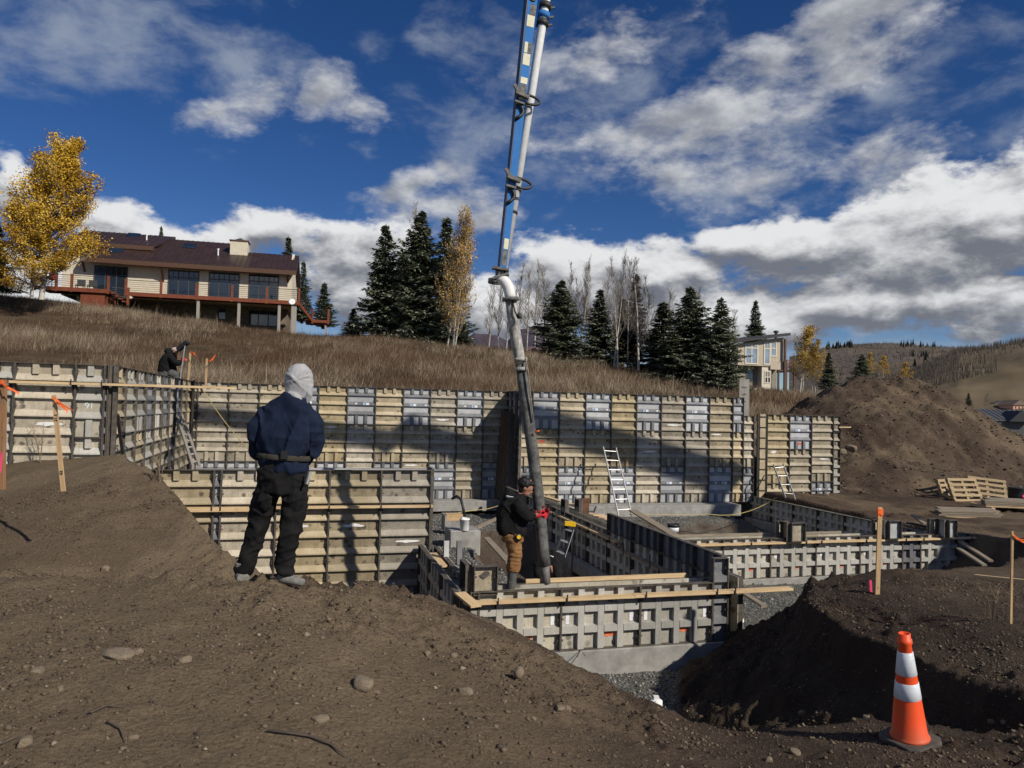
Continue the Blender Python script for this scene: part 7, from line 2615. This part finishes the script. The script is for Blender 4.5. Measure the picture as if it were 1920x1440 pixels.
for k_ in range(26):
    an = 2 * math.pi * k_ / 26
    mbv.append(W(532, 857) + Vector((.206 * math.cos(an), .168 * math.sin(an), .012 * math.cos(an * 1 + 2.6))))
bl.tube(mbv + [mbv[0]], [(.011, .026)] * 27, 8, cap=False)
bo_ = soft('belt', bl, MAT['belt'], p1, .007, 1)
MB().box((-.02, -.012, -.032), (.03, .012, .032)).build('buckle', MAT['black'], p1).location = W(532, 853, -.185) - W(508, 1090)
pt = MB()
loft(pt, [(W(531, 866), .165, .125), (W(530, 885), .185, .135), (W(529, 905), .185, .135), (W(528, 922), .180, .125)])
pt.tube([W(508, 905), W(498, 935), W(490, 965, .01), W(480, 995, .02), W(470, 1030, .03), W(462, 1058, .03), W(456, 1074, .03)], [.104, .096, .087, .078, .071, .066, .062], 16)
pt.tube([W(550, 905), W(552, 935), W(550, 965, -.03), W(545, 995, -.04), W(538, 1030, -.03), W(535, 1055, -.02), W(533, 1073, -.02)], [.104, .098, .088, .079, .072, .068, .065], 16)
for c_, s_ in ((W(556, 938, -.105), 1), (W(497, 940, -.10), .9)):
    ell(pt, c_, .062 * s_, .022, .085)
soft('trousers', pt, MAT['blackcloth'], p1, .010, 4, [(.011, 5, 10, .5), (.012, 4, 12, -.4), (.006, 16, 14, .2)], 8)
for c_, toe in ((W(454, 1085, .02), Vector((-.25, .5, 0))), (W(535, 1088, -.02), Vector((.75, -.2, 0)))):
    bt_ = MB()
    t_ = toe.normalized()
    a_ = c_ + Vector((0, 0, .055))
    bt_.tube([a_ + Vector((0, 0, .08)), a_, a_ + Vector((0, 0, -.05))], [.062, .060, .058], 12)
    bt_.tube([a_ - t_ * .06 + Vector((0, 0, -.045)), a_ + t_ * .04 + Vector((0, 0, -.045)), a_ + t_ * .12 + Vector((0, 0, -.055)), a_ + t_ * .165 + Vector((0, 0, -.06))], [(.052, .042), (.052, .045), (.05, .036), (.034, .026)], 12)
    soft('boot', bt_, MAT['boot'], p1, .008, 2)
hd = MB()
ell(hd, head_c + Vector((.0, -.01, .010)), .101, .107, .118)
loft(hd, [(W(554, 752, .01), .074, .074), (W(557, 743, .01), .088, .090), (W(559, 733, .01), .097, .102), (W(561, 722, .01), .104, .110), (W(562, 712, .01), .103, .108)])
hd.tube([W(541, 738, -.075), W(552, 742, -.095), W(562, 750, -.085), W(569, 760, -.05)], [.022, .026, .024, .014], 8)
hd.tube([W(579, 722, -.02), W(579, 740, -.02), W(573, 756, -.02)], [.03, .03, .018], 8)
for tilt_, r_ in ((.55, .013), (-.75, .011), (1.15, .010)):
    hd.tube([head_c + Vector((.098 * math.cos(a_), -.01 - .108 * math.sin(a_), -.005 + .085 * math.cos(a_) * tilt_ * .9)) for a_ in np.linspace(.45, math.pi - .45, 12)], [.003] + [r_] * 10 + [.003], 7)
soft('hood', hd, MAT['hood'], p1, .006, 5, [(.006, 11, 3.2, .75), (.005, 8, 3.5, -.7)], 5)
cl_ = MB()
cl_.tube([W(536, 752, -.085), W(552, 754, -.10), W(568, 762, -.075)], [.016, .018, .014], 8)
soft('collar', cl_, MAT['navy'], p1, .007, 2)
tb = MB().bar(W(581, 884, -.10), W(575, 908, -.12), .02, .02).build('tool_handle', MAT['alu'], p1, world=True)

# --- worker guiding the hose
QY = 10.86


def Q(px, py, dy=0.0):
    return P(px, py, QY + dy)


p2 = thing('person', Q(962, 1116), 'worker in black hoodie and brown canvas trousers guiding the pump hose', 'person')
body = MB()
hc2 = Q(986, 914)
face2 = Vector((.88, -.10, -.50))
head_mesh(body, hc2, 1.0, face2, Vector((.35, 0, .94)))
body.tube([Q(978, 925), Q(972, 938)], .058, 12)
body.tube([Q(970, 938), Q(962, 970), Q(960, 1005)], [.09, .09, .09], 12)
body.tube([Q(972, 942, -.16), Q(991, 968, -.17), Q(1010, 966, -.17)], [.05, .045, .034], 10)
body.tube([Q(970, 942, .16), Q(990, 966, .14), Q(1012, 958, .13)], [.05, .045, .034], 10)
for k_, dy in ((0, -.08), (1, .10)):
    body.tube([Q(961, 1000, dy), Q(964, 1040, dy), Q(960, 1100, dy)], [.055, .05, .04], 10)
soft('body', body, MAT['skin'], p2, .009, 2)
gl = MB()
hand(gl, Q(1009, 966, -.17), (.9, .45, -.1), (.2, 1, 0), (0, 0, 1), 1.12, .75)
hand(gl, Q(1010, 959, .13), (.9, -.35, .1), (.2, -1, 0), (0, 0, 1), 1.12, .7)
gl.tube([Q(1003, 968, -.17), Q(1010, 966, -.17)], [.038, .034], 10)
gl.tube([Q(1004, 960, .13), Q(1011, 959, .13)], [.038, .034], 10)
soft('gloves', gl, MAT['glove'], p2, .0055, 1)
hr = MB()
fr = face2.normalized()
ell(hr, hc2 + Vector((-.015, 0, .055)), .112, .094, .098, rot=Matrix.Rotation(R(26), 3, 'Y'))
ell(hr, hc2 + Vector((.075, 0, .055)), .055, .075, .045, rot=Matrix.Rotation(R(35), 3, 'Y'))
ell(hr, hc2 + Vector((-.07, 0, -.01)), .04, .07, .07)
soft('hair', hr, MAT['hair'], p2, .008, 2, [(.006, 40, 20, .4)], 2)
hz = MB()
loft(hz, [(Q(961, 1001), .205, .16), (Q(960, 992), .215, .17), (Q(959, 975), .215, .17), (Q(959, 958), .205, .19), (Q(962, 944), .185, .21), (Q(967, 934), .145, .18), (Q(972, 926), .09, .11)])
ell(hz, Q(956, 930), .10, .13, .075, rot=Matrix.Rotation(R(-20), 3, 'Y'))
hz.tube([Q(967, 941, -.16), Q(975, 953, -.19), Q(988, 967, -.19), Q(998, 969, -.18), Q(1004, 967.5, -.17)], [.095, .088, .076, .062, .05], 12)
hz.tube([Q(967, 941, .16), Q(975, 953, .17), Q(988, 964, .15), Q(998, 962, .14), Q(1005, 960, .13)], [.095, .088, .076, .062, .05], 12)
soft('hoodie', hz, MAT['blackcloth'], p2, .010, 4, [(.014, 7, 5, .5), (.010, 9, 8, -.6)], 11)
tx = bpy.data.curves.new('hoodie_lettering', 'FONT')
MB().box((-.05, -.004, -.014), (.05, .004, .014)).build('hoodie_print', MAT['white_sticker'], p2).matrix_local = Matrix.Translation(Q(956, 932, -.15) - Q(962, 1116)) @ Matrix.Rotation(R(10), 4, 'Y') @ Matrix.Rotation(R(35), 4, 'X')
tr = MB()
loft(tr, [(Q(960, 996), .155, .15), (Q(961, 1004), .162, .165), (Q(962, 1014), .155, .165)])
for dy in (-.085, .09):
    tr.tube([Q(962, 1010, dy), Q(964, 1025, dy), Q(966, 1040, dy), Q(964, 1055, dy), Q(962, 1066, dy), Q(962, 1071, dy)], [.105, .10, .092, .088, .090, .078], 14)
soft('trousers', tr, MAT['duck'], p2, .010, 3, [(.010, 4, 18, .2), (.010, 5, 16, -.3)], 4)
pc = MB()
ell(pc, Q(972, 1008, -.20), .05, .03, .06)
soft('tool_pouch', pc, MAT['black'], p2, .01, 1)
MB().tube([Q(973, 1007, -.235), Q(973, 1007, -.215)], .03, 12).build('tape_measure', MAT['yellow'], p2, world=True)
for dy in (-.085, .09):
    rb_ = MB()
    rb_.tube([Q(961, 1066, dy), Q(960, 1085, dy), Q(958, 1104, dy), Q(958, 1111, dy)], [.072, .066, .058, .058], 14)
    rb_.tube([Q(952, 1111, dy), Q(962, 1110.5, dy), Q(972, 1112, dy), Q(980, 1113.5, dy)], [(.05, .045), (.052, .046), (.05, .036), (.03, .024)], 12)
    soft('rubber_boot', rb_, MAT['rubber'], p2, .009, 2, [(.006, 6, 22, .2)], 2)

# --- worker crouching above the far left corner
VY = 23.9


def U(px, py, dy=0.0):
    return P(px, py, VY + dy)


p3 = thing('person', U(318, 712), 'worker in black jacket and pale cap bent over a tool behind the left form wall', 'person')
body = MB()
hc3 = U(329, 660)
head_mesh(body, hc3, 1.05, Vector((.8, -.35, -.45)))
body.tube([U(324, 665), U(318, 672), U(315, 700), U(312, 716)], [.07, .13, .15, .16], 12)
body.tube([U(324, 672, -.2), U(333, 684, -.25), U(341, 675, -.2)], [.06, .05, .04], 10)
body.tube([U(322, 672, .2), U(333, 684, .2), U(341, 676, .05)], [.06, .05, .04], 10)
hand(body, U(341, 675, -.2), (.8, .5, .1), (0, 1, 0), (0, 0, 1), 1.1, .8)
soft('body', body, MAT['skin'], p3, .014, 2)
j3 = MB()
loft(j3, [(U(314, 698), .27, .24), (U(313, 690), .27, .24), (U(314, 678), .24, .24), (U(318, 668), .20, .24), (U(322, 661), .13, .14)])
ell(j3, U(316, 659), .12, .14, .10)
j3.tube([U(320, 669, -.2), U(328, 680, -.27), U(335, 682, -.26), U(340, 677, -.22)], [.10, .09, .075, .06], 12)
j3.tube([U(320, 669, .2), U(328, 682, .2), U(336, 680, .1), U(340, 677, .05)], [.10, .09, .075, .06], 12)
soft('jacket', j3, MAT['blackcloth'], p3, .016, 3, [(.015, 6, 5, .5)], 6)
t3 = MB()
loft(t3, [(U(314, 694), .26, .23), (U(314, 704), .27, .25), (U(315, 716), .25, .24), (U(315, 730), .22, .2)])
t3.tube([U(320, 700, -.15), U(333, 704, -.2), U(333, 730, -.2)], [.14, .12, .10], 12)
soft('trousers', t3, MAT['greycloth'], p3, .018, 2, [(.012, 6, 8, .3)], 2)
g3 = MB()
ell(g3, U(343.5, 674.5, -.2), .075, .06, .07)
g3.tube([U(339, 677, -.22), U(343, 675, -.2)], [.06, .05], 10)
soft('glove', g3, MAT['glove'], p3, .012, 1)
k3 = MB()
ell(k3, hc3 + Vector((-.01, 0, .075)), .125, .105, .08)
ell(k3, hc3 + Vector((.13, -.04, .045)), .08, .08, .018)
soft('cap', k3, MAT['cap'], p3, .012, 2)
tl3 = thing('long_tool', U(337, 716, -.3), 'long silver-handled tool with dark head held by the crouching worker', 'tool')
o_ = Vector(tl3.location)
MB().tube([Vector((0, 0, 0)), U(348, 640, -.3) - o_], .02, 8).build('pole', MAT['alu'], tl3)
MB().tube([U(344, 672, -.25) - o_, U(349, 646, -.28) - o_], .016, 8).build('pole', MAT['black'], tl3)
MB().bar(U(334, 656, -.2) - o_, U(352, 641, -.3) - o_, .14, .12).build('head', MAT['black'], tl3)

# --- worker stooping in the trench behind the hose
ZY = 11.75


def Z4(px, py, dy=0.0):
    return P(px, py, ZY + dy)


gz4 = -3.9
p4 = thing('person', Vector((Z4(1043, 1090).x, ZY + .1, gz4)), 'worker in dark clothes stooping in the trench behind the hose tip', 'person')
body = MB()
head_mesh(body, Z4(1026, 1060, -.05), 1.0, Vector((-.6, -.5, -.6)))
body.tube([Z4(1028, 1056), Z4(1036, 1056), Z4(1048, 1075, .1), Z4(1050, 1095, .15)], [.06, .13, .13, .14], 12)
body.tube([Z4(1032, 1060, -.16), Z4(1040, 1080, -.18), Z4(1036, 1096, -.2)], [.05, .045, .04], 10)
body.tube([Z4(1018, 1060, .02), Z4(1009, 1070, -.05), Z4(1016, 1091, -.3)], [.05, .045, .036], 10)
hand(body, Z4(1016, 1090, -.3), (.3, -.4, -.6), (1, 0, 0), (0, 1, 0), 1.0, .5)
for dx in (0, 12):
    a_ = Z4(1046 + dx * .6, 1096, .15)
    body.tube([a_, Vector((a_.x + .05, a_.y - .05, -3.45)), Vector((a_.x, a_.y + .05, gz4 + .02))], [.10, .08, .06], 10)
soft('body', body, MAT['skin'], p4, .011, 2)
j4 = MB()
j4.tube([Z4(1022, 1056, .0), Z4(1032, 1050, .0), Z4(1042, 1056, .06), Z4(1048, 1072, .1), Z4(1051, 1092, .14)], [.13, .165, .175, .17, .165], 16)
j4.tube([Z4(1022, 1054, .02), Z4(1010, 1060, .0), Z4(1008, 1072, -.08), Z4(1014, 1086, -.26)], [.10, .085, .075, .055], 12)
j4.tube([Z4(1038, 1056, -.1), Z4(1046, 1074, -.18), Z4(1042, 1090, -.2)], [.10, .085, .07], 12)
ell(j4, Z4(1024, 1057, -.02), .13, .12, .13)
soft('jacket', j4, MAT['blackcloth'], p4, .012, 3, [(.012, 7, 6, .4)], 9)
t4 = MB()
for dx in (0, 12):
    a_ = Z4(1046 + dx * .6, 1092, .15)
    t4.tube([a_, Vector((a_.x + .05, a_.y - .05, -3.45)), Vector((a_.x, a_.y + .05, gz4 + .12))], [.13, .105, .09], 12)
soft('trousers', t4, MAT['blackcloth'], p4, .014, 2)
sl_ = MB()
sl_.tube([Z4(1031, 1042, -.12), Z4(1040, 1045, -.12), Z4(1049, 1051, -.06)], [.010, .012, .010], 6)
sl_.build('back_lettering', MAT['white_sticker'], p4, True, True)
